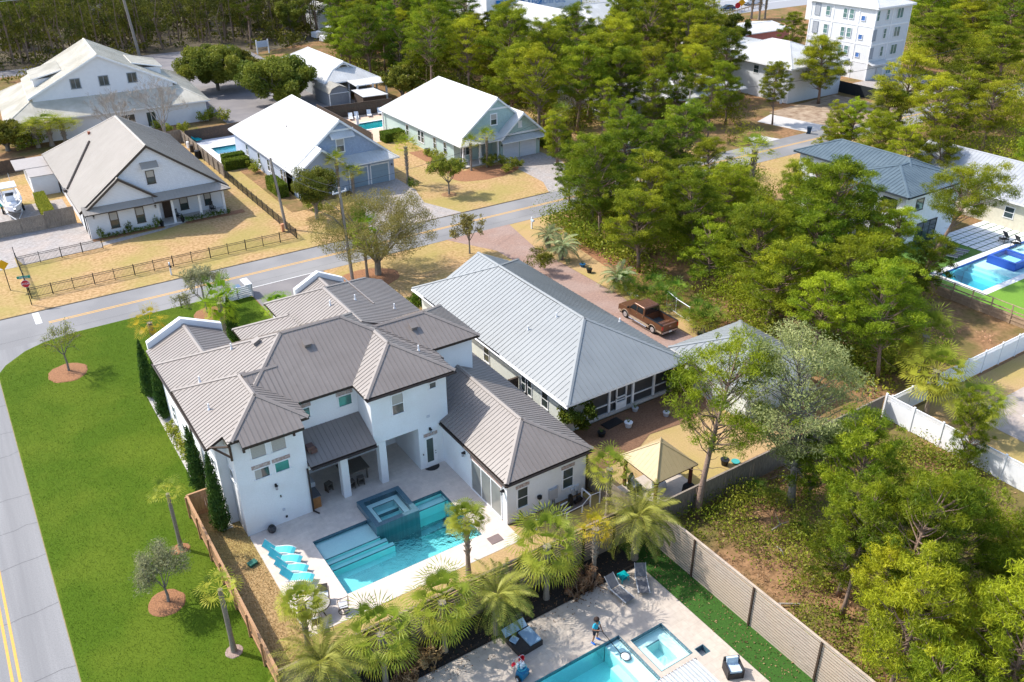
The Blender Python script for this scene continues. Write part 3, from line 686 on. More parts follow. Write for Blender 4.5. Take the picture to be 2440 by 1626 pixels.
# ------------------------------------------------------------------ fences
def fence(name, label, p, q, h, m, kind='boards', z=0, post=2.4, cat='fence', group=None, topz=None, top=None, side=1, seed=0, cap=None):
    p, q = Vector((p[0], p[1], 0)), Vector((q[0], q[1], 0)); L = (q - p).length; d = (q - p) / L; n = Vector((-d.y, d.x, 0)) * side
    t = thing(name, label, cat, (p.x, p.y, z), group); r_ = random.Random(seed); ang = math.atan2(d.y, d.x)
    N = max(1, round(L / post))
    def bx(mb, s0, s1, o0, o1, z0, z1):
        a = p + d * s0 + n * o0; b = p + d * s1 + n * o1; c = (a + b) / 2
        mb.obox((c.x, c.y, z + (z0 + z1) / 2), (abs(s1 - s0), abs(o1 - o0), z1 - z0), (0, 0, ang))
    if kind == 'iron':
        b = MB(); bx(b, 0, L, -.015, .015, h - .06, h - .02); bx(b, 0, L, -.015, .015, h - .24, h - .20); bx(b, 0, L, -.015, .015, .12, .16); part('rail', b, m, t)
        b = MB(); s = .12
        while s < L: bx(b, s - .011, s + .011, -.009, .009, .05, h); s += .125
        part('pickets', b, m, t)
        for k in range(N + 1): b = MB(); bx(b, L * k / N - .035, L * k / N + .035, -.035, .035, 0, h + .1); part('post', b, m, t)
        return t
    for k in range(N):
        a, c = L * k / N, L * (k + 1) / N; b = MB()
        if kind == 'boards':
            s = a
            while s < c - .02:
                e = min(s + .142, c); bx(b, s + .004, e - .004, r_.uniform(-.008, .008), .02 + r_.uniform(-.006, .006), 0, h + r_.uniform(-.012, .012)); s = e
            bx(b, a, c, .02, .06, .3, .39); bx(b, a, c, .02, .06, h - .35, h - .26)
            if top: bx(b, a, c, -.05, .08, h + .012, h + .05)
        elif kind == 'slats':
            zz = .03
            while zz < h - .42:
                bx(b, a, c, -.012 + r_.uniform(-.006, .006), .012, zz, zz + .165); zz += .192
            bx(b, a, c, -.012, .012, h - .40, h - .27); bx(b, a, c, -.012, .012, h - .20, h - .05)
            bx(b, a, c, -.07, .07, h, h + .04)
        elif kind == 'vinyl':
            zz = .05
            bx(b, a + .06, c - .06, -.02, .02, .03, h - .5)
            while zz < h - .5: bx(b, a + .06, c - .06, -.023, .023, zz, zz + .14); zz += .152
            for j in range(5): bx(b, a + .06, c - .06, -.02, .02, h - .47 + j * .09, h - .42 + j * .09)
            bx(b, a, c, -.04, .04, h - .03, h + .03)
        elif kind == 'rails':
            for zz in (.35, .75, 1.15): bx(b, a, c, -.02, .02, zz, zz + .12)
            bx(b, a, c, -.05, .05, h, h + .05)
            bx(b, a, c, .03, .05, 0, h * .55)
        elif kind == 'guard':
            bx(b, a, c, -.05, .05, h - .3, h)
        part('panel', b, m, t)
    pm = M_TIMB if kind == 'slats' else m
    for k in range(N + 1):
        b = MB(); o = .06 if kind in ('slats',) else -.0; w_ = .05 if kind != 'vinyl' else .07
        if kind == 'slats': bx(b, L * k / N - w_, L * k / N + w_, -.11, -.012, 0, h + .0)
        elif kind == 'boards': bx(b, L * k / N - w_, L * k / N + w_, .06, .16, 0, h - .1)
        else: bx(b, L * k / N - w_, L * k / N + w_, -w_, w_, 0, h + (.12 if kind == 'vinyl' else .02))
        part('post', b, pm, t)
        if cap: pass
    return t
M_FENRC = M_FENR
fence('wood_fence', 'long reddish board fence with a pale cap between the green lawn and the dry strip', (6.46, 31.5), (6.46, 48.0), 1.8, M_FENR, top=True, side=1, seed=1)
fence('wood_fence', 'short return of the reddish board fence meeting the white pool house at the tall cypress', (6.46, 48.0), (8.3, 48.0), 1.8, M_FENR, top=True, side=-1, seed=2)
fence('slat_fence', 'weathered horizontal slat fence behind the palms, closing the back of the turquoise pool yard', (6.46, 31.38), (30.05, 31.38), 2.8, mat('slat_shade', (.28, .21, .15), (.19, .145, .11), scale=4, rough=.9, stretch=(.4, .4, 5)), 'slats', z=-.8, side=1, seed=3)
fence('slat_fence', 'silvery horizontal slat fence between the strip of turf and the wild woodland lot', (30.07, 4.0), (30.07, 31.4), 2.9, M_FENS, 'slats', z=-.8, side=-1, seed=4, post=4.5)
fence('wood_fence', 'brown board fence between the wing of the white pool house and the gazebo yard', (29.5, 30.8), (29.5, 37.2), 1.9, M_FENW, side=-1, seed=5)
fence('wood_fence', 'grey weathered board fence along the back of the gazebo yard, facing the woodland', (30.3, 30.6), (52.7, 30.6), 1.9, M_FENW, side=1, seed=6, top=True)
fence('vinyl_fence', 'white vinyl fence of the corner yard, the sunlit run facing the woodland', (53.0, 10), (53.0, 30.6), 1.95, mat('vinyl_white', (.76, .77, .78), (.72, .73, .75), rough=.4, scale=2), 'vinyl', seed=7)
fence('vinyl_fence', 'white vinyl fence running behind the two palms up to the right edge', (53.1, 30.2), (82, 30.2), 1.95, MATS['vinyl_white'], 'vinyl', seed=8)
fence('cable_fence', 'brown post-and-rail retaining fence below the blue pool at the right', (75.3, 30.0), (75.3, 43.2), 1.75, mat('fence_tan', (.40, .29, .19), (.30, .21, .14), scale=4), 'rails', side=-1, seed=9, post=1.9)
M_IRON = mat('iron_black', (.02, .02, .02), rough=.5)
fence('iron_fence', 'long low black iron fence along the street in front of the brown-roofed white house', (2.5, 89.65), (29.6, 89.65), 1.15, M_IRON, 'iron', post=1.87)
fence('iron_fence', 'short side run of black iron fence behind the stop sign', (2.5, 89.65), (2.5, 101.8), 1.15, M_IRON, 'iron', post=1.9)
fence('iron_fence', 'black iron fence between the grey paver court and the fenced dry lawn', (2.5, 98.8), (10.9, 99.1), 1.15, M_IRON, 'iron', post=1.9)
fence('iron_fence', 'black iron fence running back between the brown-roofed and the blue-gabled house', (29.6, 89.65), (29.6, 116.0), 1.15, M_IRON, 'iron', post=1.9)
fence('wood_fence', 'light board fence between the small pool and the brown-roofed house', (29.6, 115.8), (29.6, 137.2), 1.8, M_FENW, side=1, seed=11)
fence('wood_fence', 'short light board fence behind the brown-roofed house next to the white hall', (24.5, 137.2), (29.6, 137.2), 1.8, M_FENW, side=1, seed=12)
fence('wood_fence', 'dark fence behind the small blue pool, below the parking lot', (30.0, 136.2), (38.8, 136.2), 1.8, M_FEND, side=1, seed=13)
fence('wood_fence', 'tall dark brown fence behind the loungers of the kidney pool', (52.4, 136.3), (64.2, 135.4), 2.1, M_FEND, side=1, seed=14, top=True)
fence('wood_fence', 'dark brown fence running down beside the blue-gabled house', (52.3, 118), (52.3, 139.2), 2.0, M_FEND, side=-1, seed=15, top=True)
fence('wood_gate', 'weathered board gate and fence in front of the boat court', (-6, 109.0), (6.7, 109.0), 1.8, M_FENW, side=1, seed=16, cat='gate')
fence('wood_gate', 'taller double board gate beside the brown-roofed white house', (6.8, 109.0), (9.9, 109.2), 2.1, M_FENW, side=1, seed=17, cat='gate', post=1.55)
fence('wood_fence', 'dark board fence behind the boat yard at the far left', (-14, 131.0), (8.0, 135.2), 1.9, M_FEND, side=1, seed=18)
fence('wood_fence', 'black fence in front of the tall apartment tower', (136.2, 101.5), (135.8, 87.4), 2.0, mat('fence_black', (.02, .025, .03)), side=1, seed=19)
fence('guard_rail', 'timber guard rail beside the highway at the top edge', (176, 172.5), (206, 183), .9, mat('rail_timber', (.45, .33, .22)), 'guard', seed=20, cat='guard rail')

# ------------------------------------------------------------------ neighbour's yard below the palms
slab('pool_terrace', 6.5, 28.1, -60, 29.3, -.79, M_PAVT, [(8.0, 23.55, 15.2, 25.75), (23.85, 26.1, 22.55, 25.1), (26.35, 26.98, 22.1, 22.7)])
slab('mulch_strip', 6.5, 28.1, 29.3, 31.42, -.77, M_MULB)
slab('turf_strip', 28.1, 30.15, -60, 31.42, -.77, M_TURF)
slab('under_pools', 6.5, 30.15, -60, 31.42, -2.6, M_CONC)
pool('long turquoise pool of the lower yard with a person skimming it', (8.0, 23.55, 15.2, 25.75), 1.5, M_PLAS, watermat('pool_water_bright', (.0, .95, .97), .38, 3, .05), z=-.79,
     steps=[(22.6, 23.5, 15.3, 25.7, -.25), (22.1, 22.6, 15.3, 24.6, -.6)], cope=False)
pool('sunken square spa beside the lower pool, white benches under pale water', (23.85, 26.1, 22.55, 25.1), 1.1, M_PLAS, watermat('spa_water_pale', (.3, .96, .95), .3, 5), z=-.79,
     steps=[(23.88, 24.5, 22.58, 25.08, -.4), (25.45, 26.08, 22.58, 25.08, -.4), (24.5, 25.45, 22.58, 23.0, -.4), (24.5, 25.45, 24.5, 25.08, -.4)], name='hot_tub', cope=False)
t = thing('drain_pit', 'small square open catch basin in the paving beside the sunken spa', 'basin', (26.65, 22.4, -.8))
b = MB(); b.box(26.37, 26.96, 22.12, 22.68, -1.3, -1.2); part('bottom', b, M_CONC, t)
b = MB()
for q in ((26.35, 26.98, 22.1, 22.13), (26.35, 26.98, 22.67, 22.7), (26.35, 26.38, 22.13, 22.67), (26.95, 26.98, 22.13, 22.67)): b.box(*q, -1.3, -.785)
part('tile_lining', b, M_TILE, t)

# patio cover at the bottom
t = thing('patio_cover', 'white ribbed metal patio cover over the lower pool terrace at the bottom edge', 'pergola', (20.5, 17, -.8))
b = MB()
for k in range(34):
    x = 16.9 + k * .215; b.box(x, x + .19, 10.0, 20.7, 1.72, 1.76); b.box(x, x + .04, 10.0, 20.7, 1.76, 1.86)
part('roof_panel', b, mat('metal_white', (.50, .51, .52), (.45, .46, .47), rough=.4), t)
b = MB(); b.box(16.85, 24.25, 20.62, 20.74, 1.6, 1.74); part('beam', b, M_TIMB, t)
for x, y in ((17.1, 20.5), (24.0, 20.5)):
    b = MB(); b.box(x, x + .14, y - .1, y + .04, -.79, 1.62); part('post', b, MATS['metal_white'], t)

# ------------------------------------------------------------------ generic houses
M_SIDW = mat('siding_white', (.70, .705, .72), (.66, .665, .68), scale=1.5, rough=.7, pattern=('lines', 2, .17, .025, .82))
M_SIDB = mat('siding_blue', (.40, .46, .56), (.36, .42, .52), scale=2, rough=.7, pattern=('lines', 2, .17, .025, .8))
M_SHIB = mat('shingle_blue', (.34, .41, .53), (.29, .36, .48), scale=3, rough=.75, pattern=('brick', (0, 2), .25, .2, .012, .75, .88))
M_SIDG = mat('siding_seafoam', (.44, .54, .50), (.40, .50, .46), scale=2, rough=.7, pattern=('lines', 2, .17, .025, .82))
M_SHIG = mat('shingle_seafoam', (.40, .52, .50), (.35, .47, .45), scale=3, rough=.75, pattern=('brick', (0, 2), .25, .2, .012, .8, .9))
M_SHIW = mat('shingle_white', (.70, .72, .76), (.64, .66, .70), scale=3, rough=.75, pattern=('brick', (0, 2), .25, .2, .012, .82, .93))
M_RTAN = mat('roof_greige', (.31, .275, .235), (.35, .31, .27), scale=.8, rough=.45, c3=(.28, .25, .21), scale3=.2, amt3=.4)
M_RWHT = mat('roof_white', (.56, .56, .545), (.49, .49, .475), scale=.8, rough=.5, c3=(.44, .43, .41), scale3=.3, amt3=.5)
M_RWST = mat('roof_white_stained', (.54, .50, .42), (.45, .42, .34), scale=1.2, rough=.6, c3=(.34, .31, .24), scale3=.22, amt3=.7)
M_RGRY = mat('roof_grey', (.225, .24, .242), (.205, .218, .22), scale=.6, rough=.4, spec=.5, c3=(.25, .265, .265), scale3=.2, amt3=.5)
M_RBLU = mat('roof_slate_blue', (.075, .105, .125), (.10, .135, .155), scale=.8, rough=.4)
M_RGAL = mat('roof_galvanised', (.36, .37, .38), (.32, .33, .34), scale=.7, rough=.4, c3=(.40, .40, .39), scale3=.2, amt3=.6)
M_TRIM = mat('trim_white', (.78, .78, .78), rough=.5)
M_TRIMD = mat('trim_brown', (.07, .055, .045), rough=.5)
M_GARB = mat('garage_blue', (.26, .34, .40), (.24, .32, .38), rough=.5, pattern=('lines', 2, .53, .03, .8))
M_GARW = mat('garage_white', (.66, .67, .72), (.63, .64, .69), rough=.5, pattern=('lines', 2, .53, .03, .85))
M_SCRN = mat('screen_dark', (.035, .04, .045), (.05, .055, .06), rough=.35, spec=.6)
def trimline(parent, ax, c, pts, w, m, name='trim'):
    b = MB()
    for (u0, z0_), (u1, z1_) in zip(pts[:-1], pts[1:]):
        P = [_lx(ax, c, u0, .0, z0_), _lx(ax, c, u1, .0, z1_), _lx(ax, c, u1, .0, z1_ + w), _lx(ax, c, u0, .0, z0_ + w)]
        Q = [_lx(ax, c, u0, .035, z0_), _lx(ax, c, u1, .035, z1_), _lx(ax, c, u1, .035, z1_ + w), _lx(ax, c, u0, .035, z0_ + w)]
        n = len(b.v); b.v += P + Q
        for f in ((0, 1, 2, 3), (7, 6, 5, 4), (0, 4, 5, 1), (1, 5, 6, 2), (2, 6, 7, 3), (3, 7, 4, 0)): b.f.append(tuple(n + i for i in f)); b.mi.append(0)
    part(name, b, m, parent)
def awning(parent, x0, x1, y, z, m, trim, depth=.75, drop=.45):
    b = MB(); roof(b, rect(x0, x1, y - depth, y), [PS(y - depth, z - drop, drop / depth)], thick=.07, rib=.3, caps=False); part('awning', b, [m, trim], parent)
def rocker(x, y, z, label, rz, m, group):
    t = thing('rocking_chair', label, 'chair', (0, 0, 0), group)
    b = MB(); b.obox((0, 0, .42), (.55, .5, .05)); part('seat', b, m, t)
    b = MB()
    for k in range(5): b.obox((-.2 + .1 * k, .27 + .0, .78), (.06, .03, .7), (-.2, 0, 0))
    b.obox((0, .34, 1.12), (.52, .04, .12), (-.2, 0, 0)); part('backrest', b, m, t)
    for s in (-1, 1):
        b = MB(); b.tube([(s * .27, -.4, .08), (s * .27, -.2, .02), (s * .27, .1, .02), (s * .27, .5, .1)], .025, 6); part('rocker', b, m, t)
        b = MB(); b.box(s * .27 - .03, s * .27 + .03, -.25, .3, .62, .66); b.box(s * .27 - .02, s * .27 + .02, -.22, -.18, .03, .62); b.box(s * .27 - .02, s * .27 + .02, .2, .24, .03, .62); part('armrest', b, m, t)
    t.location = (x, y, z); t.rotation_euler = (0, 0, rz); return t

# ---- brown-roofed white house at the left (B1)
h1 = thing('white_house', 'white shingle house with greige metal roof and corner porch behind the iron fence', 'house', (18, 110, 0))
s = .75
MAIN1 = [PW(9.8, 3.2, s), PE(26.5, 3.2, s), PN(129.8, 3.2, .5625)]
b = MB(); roof(b, rect(9.8, 26.5, 102.75, 129.8), MAIN1, rib=.4)
SG1 = [PW(10.1, 3.2, s), PE(18.75, 3.2, s)]
roof(b, rect(10.1, 18.75, 102.3, 108.5), SG1, rib=.4, drop=.0)
roof(b, rect(10.1, 18.4, 101.6, 102.9), [PS(101.6, 3.12, .5)], rib=.4, thick=.12, caps=False)
roof(b, [(17.6, 101.5), (26.3, 101.5), (26.3, 106.2), (17.6, 106.2)], [PS(101.5, 3.25, .40), PE(26.3, 3.25, .5)], rib=.4, thick=.14)
b.m = 1; b.obox((9.75, 111.5, 3.4), (.3, .9, .3))
part('roof', b, [M_RTAN, M_TRIMD], h1)
b = MB(); walls(b, rect(10.4, 25.9, 104.6, 129.2), MAIN1, drop=.15); walls(b, rect(10.4, 18.2, 102.6, 106), SG1, drop=.15)
b.box(25.9 - 7.9, 25.9, 104.62, 104.7, 0, 3.3)
part('wall', b, M_SIDW, h1)
b = MB(); walls(b, rect(10.4, 25.9, 103.0, 104.9), MAIN1, z0=3.3, drop=.12); part('gable_wall', b, M_SHIW, h1)
b = MB(); roof(b, rect(10.9, 15.0, 111.6, 119.5), [PW(9.75, 3.0, .55)], rib=.4, caps=False) if False else None
def raked(parent, xa, xb, za, s, y, m, w=.22, name='rake_board'):
    xm = (xa + xb) / 2; zm = za + s * (xm - xa)
    trimline(parent, 'y-', y, [(xa, za - .3), (xm, zm - .3)], w, m, name); trimline(parent, 'y-', y, [(xm, zm - .3), (xb, za - .3)], w, m, name)
raked(h1, 9.8, 26.5, 3.2, s, 102.74, M_TRIMD); raked(h1, 10.1, 18.75, 3.2, s, 102.28, M_TRIMD)
for a, c in ((12.74, 13.55), (15.55, 16.38)): window(h1, 'y-', 102.6, a, c, .85, 2.62, M_TRIMD, M_GLAS, 'h', shade=M_BLND)
window(h1, 'y-', 103.0, 17.6, 18.42, 5.0, 6.46, M_TRIMD, M_GLAS, 'h', shade=M_BLND)
awning(h1, 17.1, 19.0, 103.0, 7.55, M_RTAN, M_TRIM, .8, .6)
for a, c in ((20.95, 21.8), (23.85, 24.55)): window(h1, 'y-', 104.6, a, c, .7, 2.15, M_TRIMD, M_GLAS, 'h', shade=M_BLND)
b = MB(); b.box(18.9, 19.9, 104.52, 104.6, .05, 2.2); part('door', b, M_TIMB, h1)
for x in (19.6, 22.7, 25.5): b = MB(); b.box(x - .13, x + .13, 102.3, 102.56, 0, 3.1); part('porch_post', b, M_TRIM, h1)
b = MB(); b.box(18.2, 25.9, 102.2, 104.6, -.05, .12); part('porch_floor', b, M_CONC, h1)
b = MB(); b.tube([(10.15, 102.4, 3.1), (10.3, 102.5, 2.8), (10.3, 102.5, .1)], .05, 6); part('downpipe', b, M_TRIMD, h1)
lamp(h1, 11.1, 102.6, 2.45); lamp(h1, 17.75, 102.6, 2.35)
b = MB(); b.obox((15.0, 121.0, zp(MAIN1[0], 15.0, 0) + .15), (.3, .3, .35)); part('flue_cap', b, mat('flue_red', (.35, .12, .07)), h1)
b = MB(); b.tube([(10.1, 111.6, zp(MAIN1[0], 10.1, 0) + .08), (14.5, 118.5, zp(MAIN1[0], 14.5, 0) + .1)], .16, 6); part('valley_flashing', b, M_TRIMD, h1)
rocker(20.1, 103.3, .12, 'black rocking chair on the white porch, the one nearer the front door', .3, M_BLACK, 'rocking chairs on the corner porch')
rocker(24.3, 103.4, .12, 'black rocking chair on the white porch, the one by the outer corner post', .2, M_BLACK, 'rocking chairs on the corner porch')
# small outbuilding by the boat
o = thing('garden_shed', 'small white outbuilding with a flat grey roof between the hedge and the boat', 'shed', (8, 127, 0))
b = MB(); b.box(7.2, 10.2, 122.3, 131, -.1, 2.5); part('wall', b, M_SIDW, o)
b = MB(); b.box(6.0, 10.6, 126.2, 131.4, 2.5, 2.62); b.box(7.1, 10.3, 122.2, 126.2, 2.5, 2.56); part('roof', b, mat('flat_roof', (.34, .31, .29)), o)

# ---- blue-gabled house (B2)
h2 = thing('blue_house', 'blue shingle-gabled house with a white metal roof and two blue garage doors', 'house', (41, 110, 0))
s2 = .775
MAIN2 = [PW(34.2, 3.3, s2), PE(48.5, 3.3, s2), PN(127.6, 3.3, .65)]
b = MB(); roof(b, rect(34.2, 48.5, 102.7, 127.6), MAIN2, rib=.4)
SG2 = [PW(34.25, 3.3, .75), PE(41.65, 3.3, .75)]
roof(b, rect(34.25, 41.65, 101.0, 107), SG2, rib=.4, drop=.01)
roof(b, [(40.8, 101.1), (48.5, 101.1), (48.5, 105.5), (40.8, 105.5)], [PS(101.1, 3.28, .45), PE(48.5, 3.28, .6)], rib=.4, thick=.15)
part('roof', b, [M_RWHT, M_TRIM], h2)
b = MB(); walls(b, rect(34.7, 48.1, 103.6, 127), MAIN2, drop=.15); walls(b, rect(34.7, 41.2, 101.5, 106), SG2, drop=.15); b.box(41.0, 48.1, 102.2, 103.7, -.1, 3.35); part('wall', b, M_SIDB, h2)
b = MB(); walls(b, rect(34.7, 48.1, 103.0, 103.8), MAIN2, z0=3.3, drop=.15); part('gable_wall', b, M_SHIB, h2)
raked(h2, 34.2, 48.5, 3.3, s2, 102.69, M_TRIM, .25); raked(h2, 34.25, 41.65, 3.3, .75, 100.99, M_TRIM, .25)
trimline(h2, 'y-', 103.0, [(39.6, 7.35), (43.2, 7.35)], .25, M_TRIM)
window(h2, 'y-', 103.0, 40.75, 41.7, 4.75, 6.3, M_TRIM, M_GLAS, 'h', fw=.12, shade=M_BLND)
awning(h2, 39.85, 43.0, 103.0, 7.3, M_RWHT, M_TRIM, .9, .6)
for a, c in ((41.75, 44.2), (44.75, 47.2)):
    b = MB(); b.box(a, c, 102.12, 102.2, 0, 2.45); part('garage_door', b, M_GARB, h2)
    b = MB(); b.box(a - .16, a, 102.08, 102.2, 0, 2.6); b.box(c, c + .16, 102.08, 102.2, 0, 2.6); b.box(a - .16, c + .16, 102.07, 102.2, 2.45, 2.62); part('door_frame', b, M_TRIM, h2)
lamp(h2, 41.2, 102.2, 2.0); lamp(h2, 47.75, 102.2, 2.0)
for y in (106, 107.2, 111, 112.2, 116, 121): window(h2, 'x-', 34.7, y, y + .75, .9, 2.4, M_TRIM, M_GLAS, 'h')
b = MB(); b.cyl(38, 113, 5.9, 6.4, .06); part('vent_pipe', b, M_TRIMD, h2)

# ---- seafoam house (B3)
h3 = thing('green_house', 'pale seafoam-green house with a white metal roof, porch and two white garage doors', 'house', (64, 110, 0))
MAIN3 = [PW(57.4, 3.2, .79), PE(71.1, 3.2, .79), PN(126.0, 3.2, .72)]
b = MB(); roof(b, rect(57.4, 71.1, 101.8, 126), MAIN3, rib=.42)
SG3 = [PW(63.7, 3.25, .84), PE(71.3, 3.25, .84)]
roof(b, rect(63.7, 71.3, 100.3, 107), SG3, rib=.42, drop=-.01)
roof(b, rect(57.3, 64.2, 100.4, 105), [PS(100.4, 3.2, .45), PW(57.3, 3.2, .6)], rib=.42, thick=.15)
roof(b, rect(63.9, 71.1, 100.1, 101.3), [PS(100.1, 2.65, .45)], rib=.42, thick=.1, caps=False)
part('roof', b, [M_RWHT, M_TRIM], h3)
b = MB(); walls(b, rect(57.9, 70.7, 103.4, 125.5), MAIN3, drop=.15); b.box(64.1, 70.8, 101.2, 103.5, -.1, 3.3); part('wall', b, M_SIDG, h3)
b = MB(); walls(b, rect(57.9, 70.7, 102.0, 103.6), MAIN3, z0=3.3, drop=.15); walls(b, rect(64.1, 70.8, 101.2, 104), SG3, z0=3.2, drop=.15); part('gable_wall', b, M_SHIG, h3)
raked(h3, 57.4, 71.1, 3.2, .79, 101.79, M_TRIM, .28); raked(h3, 63.7, 71.3, 3.25, .84, 100.28, M_TRIM, .28)
trimline(h3, 'y-', 101.18, [(64.0, 3.3), (70.9, 3.3)], .28, M_TRIM); trimline(h3, 'y-', 101.98, [(62.4, 7.0), (66.2, 7.0)], .25, M_TRIM)
window(h3, 'y-', 102.0, 63.15, 64.05, 5.0, 6.4, M_TRIM, M_GLAS, 'h', fw=.14, shade=M_BLND)
window(h3, 'y-', 101.2, 67.2, 67.65, 4.25, 5.0, M_TRIM, M_TRIM, None, fw=.1)
window(h3, 'y-', 103.4, 59.0, 60.5, 1.0, 2.4, M_TRIM, M_GLAS, 'v2', fw=.1)
b = MB(); b.box(61.9, 62.8, 103.32, 103.4, .1, 2.2); part('door', b, mat('door_grey', (.30, .33, .33)), h3)
for a, c in ((64.65, 67.05), (67.5, 69.95)):
    b = MB(); b.box(a, c, 101.12, 101.2, 0, 2.3); part('garage_door', b, M_GARW, h3)
    b = MB(); b.box(a - .14, a, 101.08, 101.2, 0, 2.42); b.box(c, c + .14, 101.08, 101.2, 0, 2.42); b.box(a - .14, c + .14, 101.07, 101.2, 2.3, 2.45); part('door_frame', b, M_TRIM, h3)
lamp(h3, 70.5, 101.2, 2.0); lamp(h3, 64.3, 101.2, 2.0)
for x in (58.0, 60.7, 63.6): b = MB(); b.box(x - .12, x + .12, 100.9, 101.14, 0, 3.1); part('porch_post', b, M_TRIM, h3)
b = MB(); b.box(57.8, 64.1, 100.8, 103.4, -.05, .14); part('porch_floor', b, M_CONC, h3)
for y in (105.5, 108.5, 112.2, 113.2, 117): window(h3, 'x-', 57.9, y, y + .75, .9, 2.5, M_TRIM, M_GLAS, 'h')
b = MB(); b.box(57.5, 57.7, 125.0, 125.2, 0, 3.1); part('porch_post', b, M_TRIM, h3)
rocker(58.9, 102.0, .14, 'white rocking chair on the seafoam porch under the wide window', .1, M_TRIM, 'white chairs on the seafoam porch')
rocker(61.4, 102.0, .14, 'white rocking chair on the seafoam porch beside the front door', -.2, M_TRIM, 'white chairs on the seafoam porch')
t = thing('air_conditioner', 'grey air conditioner unit against the long wall of the seafoam house', 'air conditioner', (57.0, 109.6, 0))
b = MB(); b.cyl(57.0, 109.6, 0, .8, .42, seg=14); part('housing', b, mat('ac_grey', (.12, .13, .13), pattern=('lines', 2, .08, .03, .4)), t)
b = MB(); b.cyl(57.0, 109.6, .8, .86, .4, seg=14); part('fan_grille', b, M_BLACK, t)

# ---- grey-roofed neighbour (N)
hn = thing('grey_house', 'long house with light grey hip metal roof and screened porch beside the brick driveway', 'house', (37, 52, 0))
N1 = [PW(31.3, 3.2, .5), PE(42.8, 3.2, .5), PS(41.1, 3.2, .5), PN(64.7, 3.2, .5)]
N2 = [PW(31.3, 3.2, .5), PE(42.8, 3.2, .5)]
b = MB(); roof(b, rect(31.3, 42.8, 41.1, 64.7), N1, rib=.46, thick=.16); roof(b, rect(31.3, 42.8, 50, 62.5), N2, rib=.46, thick=.16, drop=.004, caps=True)
part('roof', b, [M_RGRY, M_TRIM], hn)
b = MB(); walls(b, rect(31.9, 42.3, 45.6, 64.1), N1, drop=.15); walls(b, rect(31.9, 42.3, 55, 62.0), N2, z0=3, drop=.16); b.box(31.9, 33.9, 42.1, 45.6, -.1, 3.1); part('wall', b, mat('wall_cream', (.62, .64, .58), (.57, .59, .54), scale=1.2), hn)
b = MB(); b.box(34.0, 42.2, 42.1, 42.35, -.1, .35); b.box(34, 42.2, 42.1, 45.6, -.1, .05); part('porch_floor', b, M_CONC, hn)
b = MB(); b.box(34.0, 42.2, 42.25, 42.28, .35, 2.5); b.box(42.2, 42.23, 42.25, 45.6, .35, 2.6); part('insect_screen', b, M_SCRN, hn)
b = MB(); b.box(33.9, 42.3, 42.1, 42.4, 2.45, 3.05); b.box(33.9, 42.3, 42.17, 42.24, 1.05, 1.13); part('screen_rail', b, M_TRIM, hn)
for x in (34.0, 36.0, 38.3, 40.4, 42.2): b = MB(); b.box(x - .09, x + .09, 42.1, 42.24, .3, 2.5); part('porch_post', b, M_TRIM, hn)
b = MB(); b.box(36.62, 36.72, 42.08, 42.18, .4, 2.4); b.box(37.55, 37.65, 42.08, 42.18, .4, 2.4); b.box(36.62, 37.65, 42.078, 42.18, 2.25, 2.4); b.box(36.62, 37.65, 42.078, 42.18, .35, .95); b.box(36.62, 37.65, 42.08, 42.18, 1.35, 1.43); part('screen_door', b, M_TRIM, hn)
for y in (44.3, 46.45, 47.0, 52.55, 57.0): window(hn, 'x-', 31.9, y, y + .75, .95, 2.3, M_TRIM, M_GLAS, 'h')
b = MB(); b.tube([(31.2, 41.0, 3.06), (31.2, 64.6, 3.06)], .07, 6); part('gutter', b, M_TRIM, hn)
for x, y, P in ((36.0, 49.0, N1[0]), (42.0, 48.4, N1[1]), (34.0, 50.0, N1[0])):
    b = MB(); z = zp(P, x, y); b.cyl(x, y, z - .05, z + .35, .06, seg=8); b.cyl(x, y, z - .02, z + .08, .12, .08, 8); part('vent_pipe', b, M_TRIM, hn)
b = MB(); b.box(30.9, 31.8, 48.1, 48.3, 0, 1.9); part('side_gate', b, M_FEND, hn)
t = thing('garage', 'small square garage with a pale grey pyramid roof at the end of the brick driveway', 'garage', (47.5, 39.5, 0))
GA = hip(43.4, 51.5, 35.4, 44.0, 2.85, .42)
b = MB(); roof(b, rect(43.4, 51.5, 35.4, 44.0), GA, rib=.46, thick=.16); part('roof', b, [M_RGRY, M_TRIM], t)
b = MB(); walls(b, rect(43.9, 51.0, 35.9, 43.5), GA); part('wall', b, MATS['wall_cream'], t)
t = thing('wagon_wheel', 'rust coloured wreath hanging on the corner of the pale garage', 'wreath', (43.3, 42.2, 2.0))
b = MB(); b.tube([(43.3 + .34 * math.cos(k * math.pi / 8), 42.2 + .05 * math.sin(k * math.pi / 4), 2.2 + .34 * math.sin(k * math.pi / 8)) for k in range(17)], .08, 6); part('ring', b, mat('rust', (.22, .08, .04), (.10, .04, .03), scale=8), t)

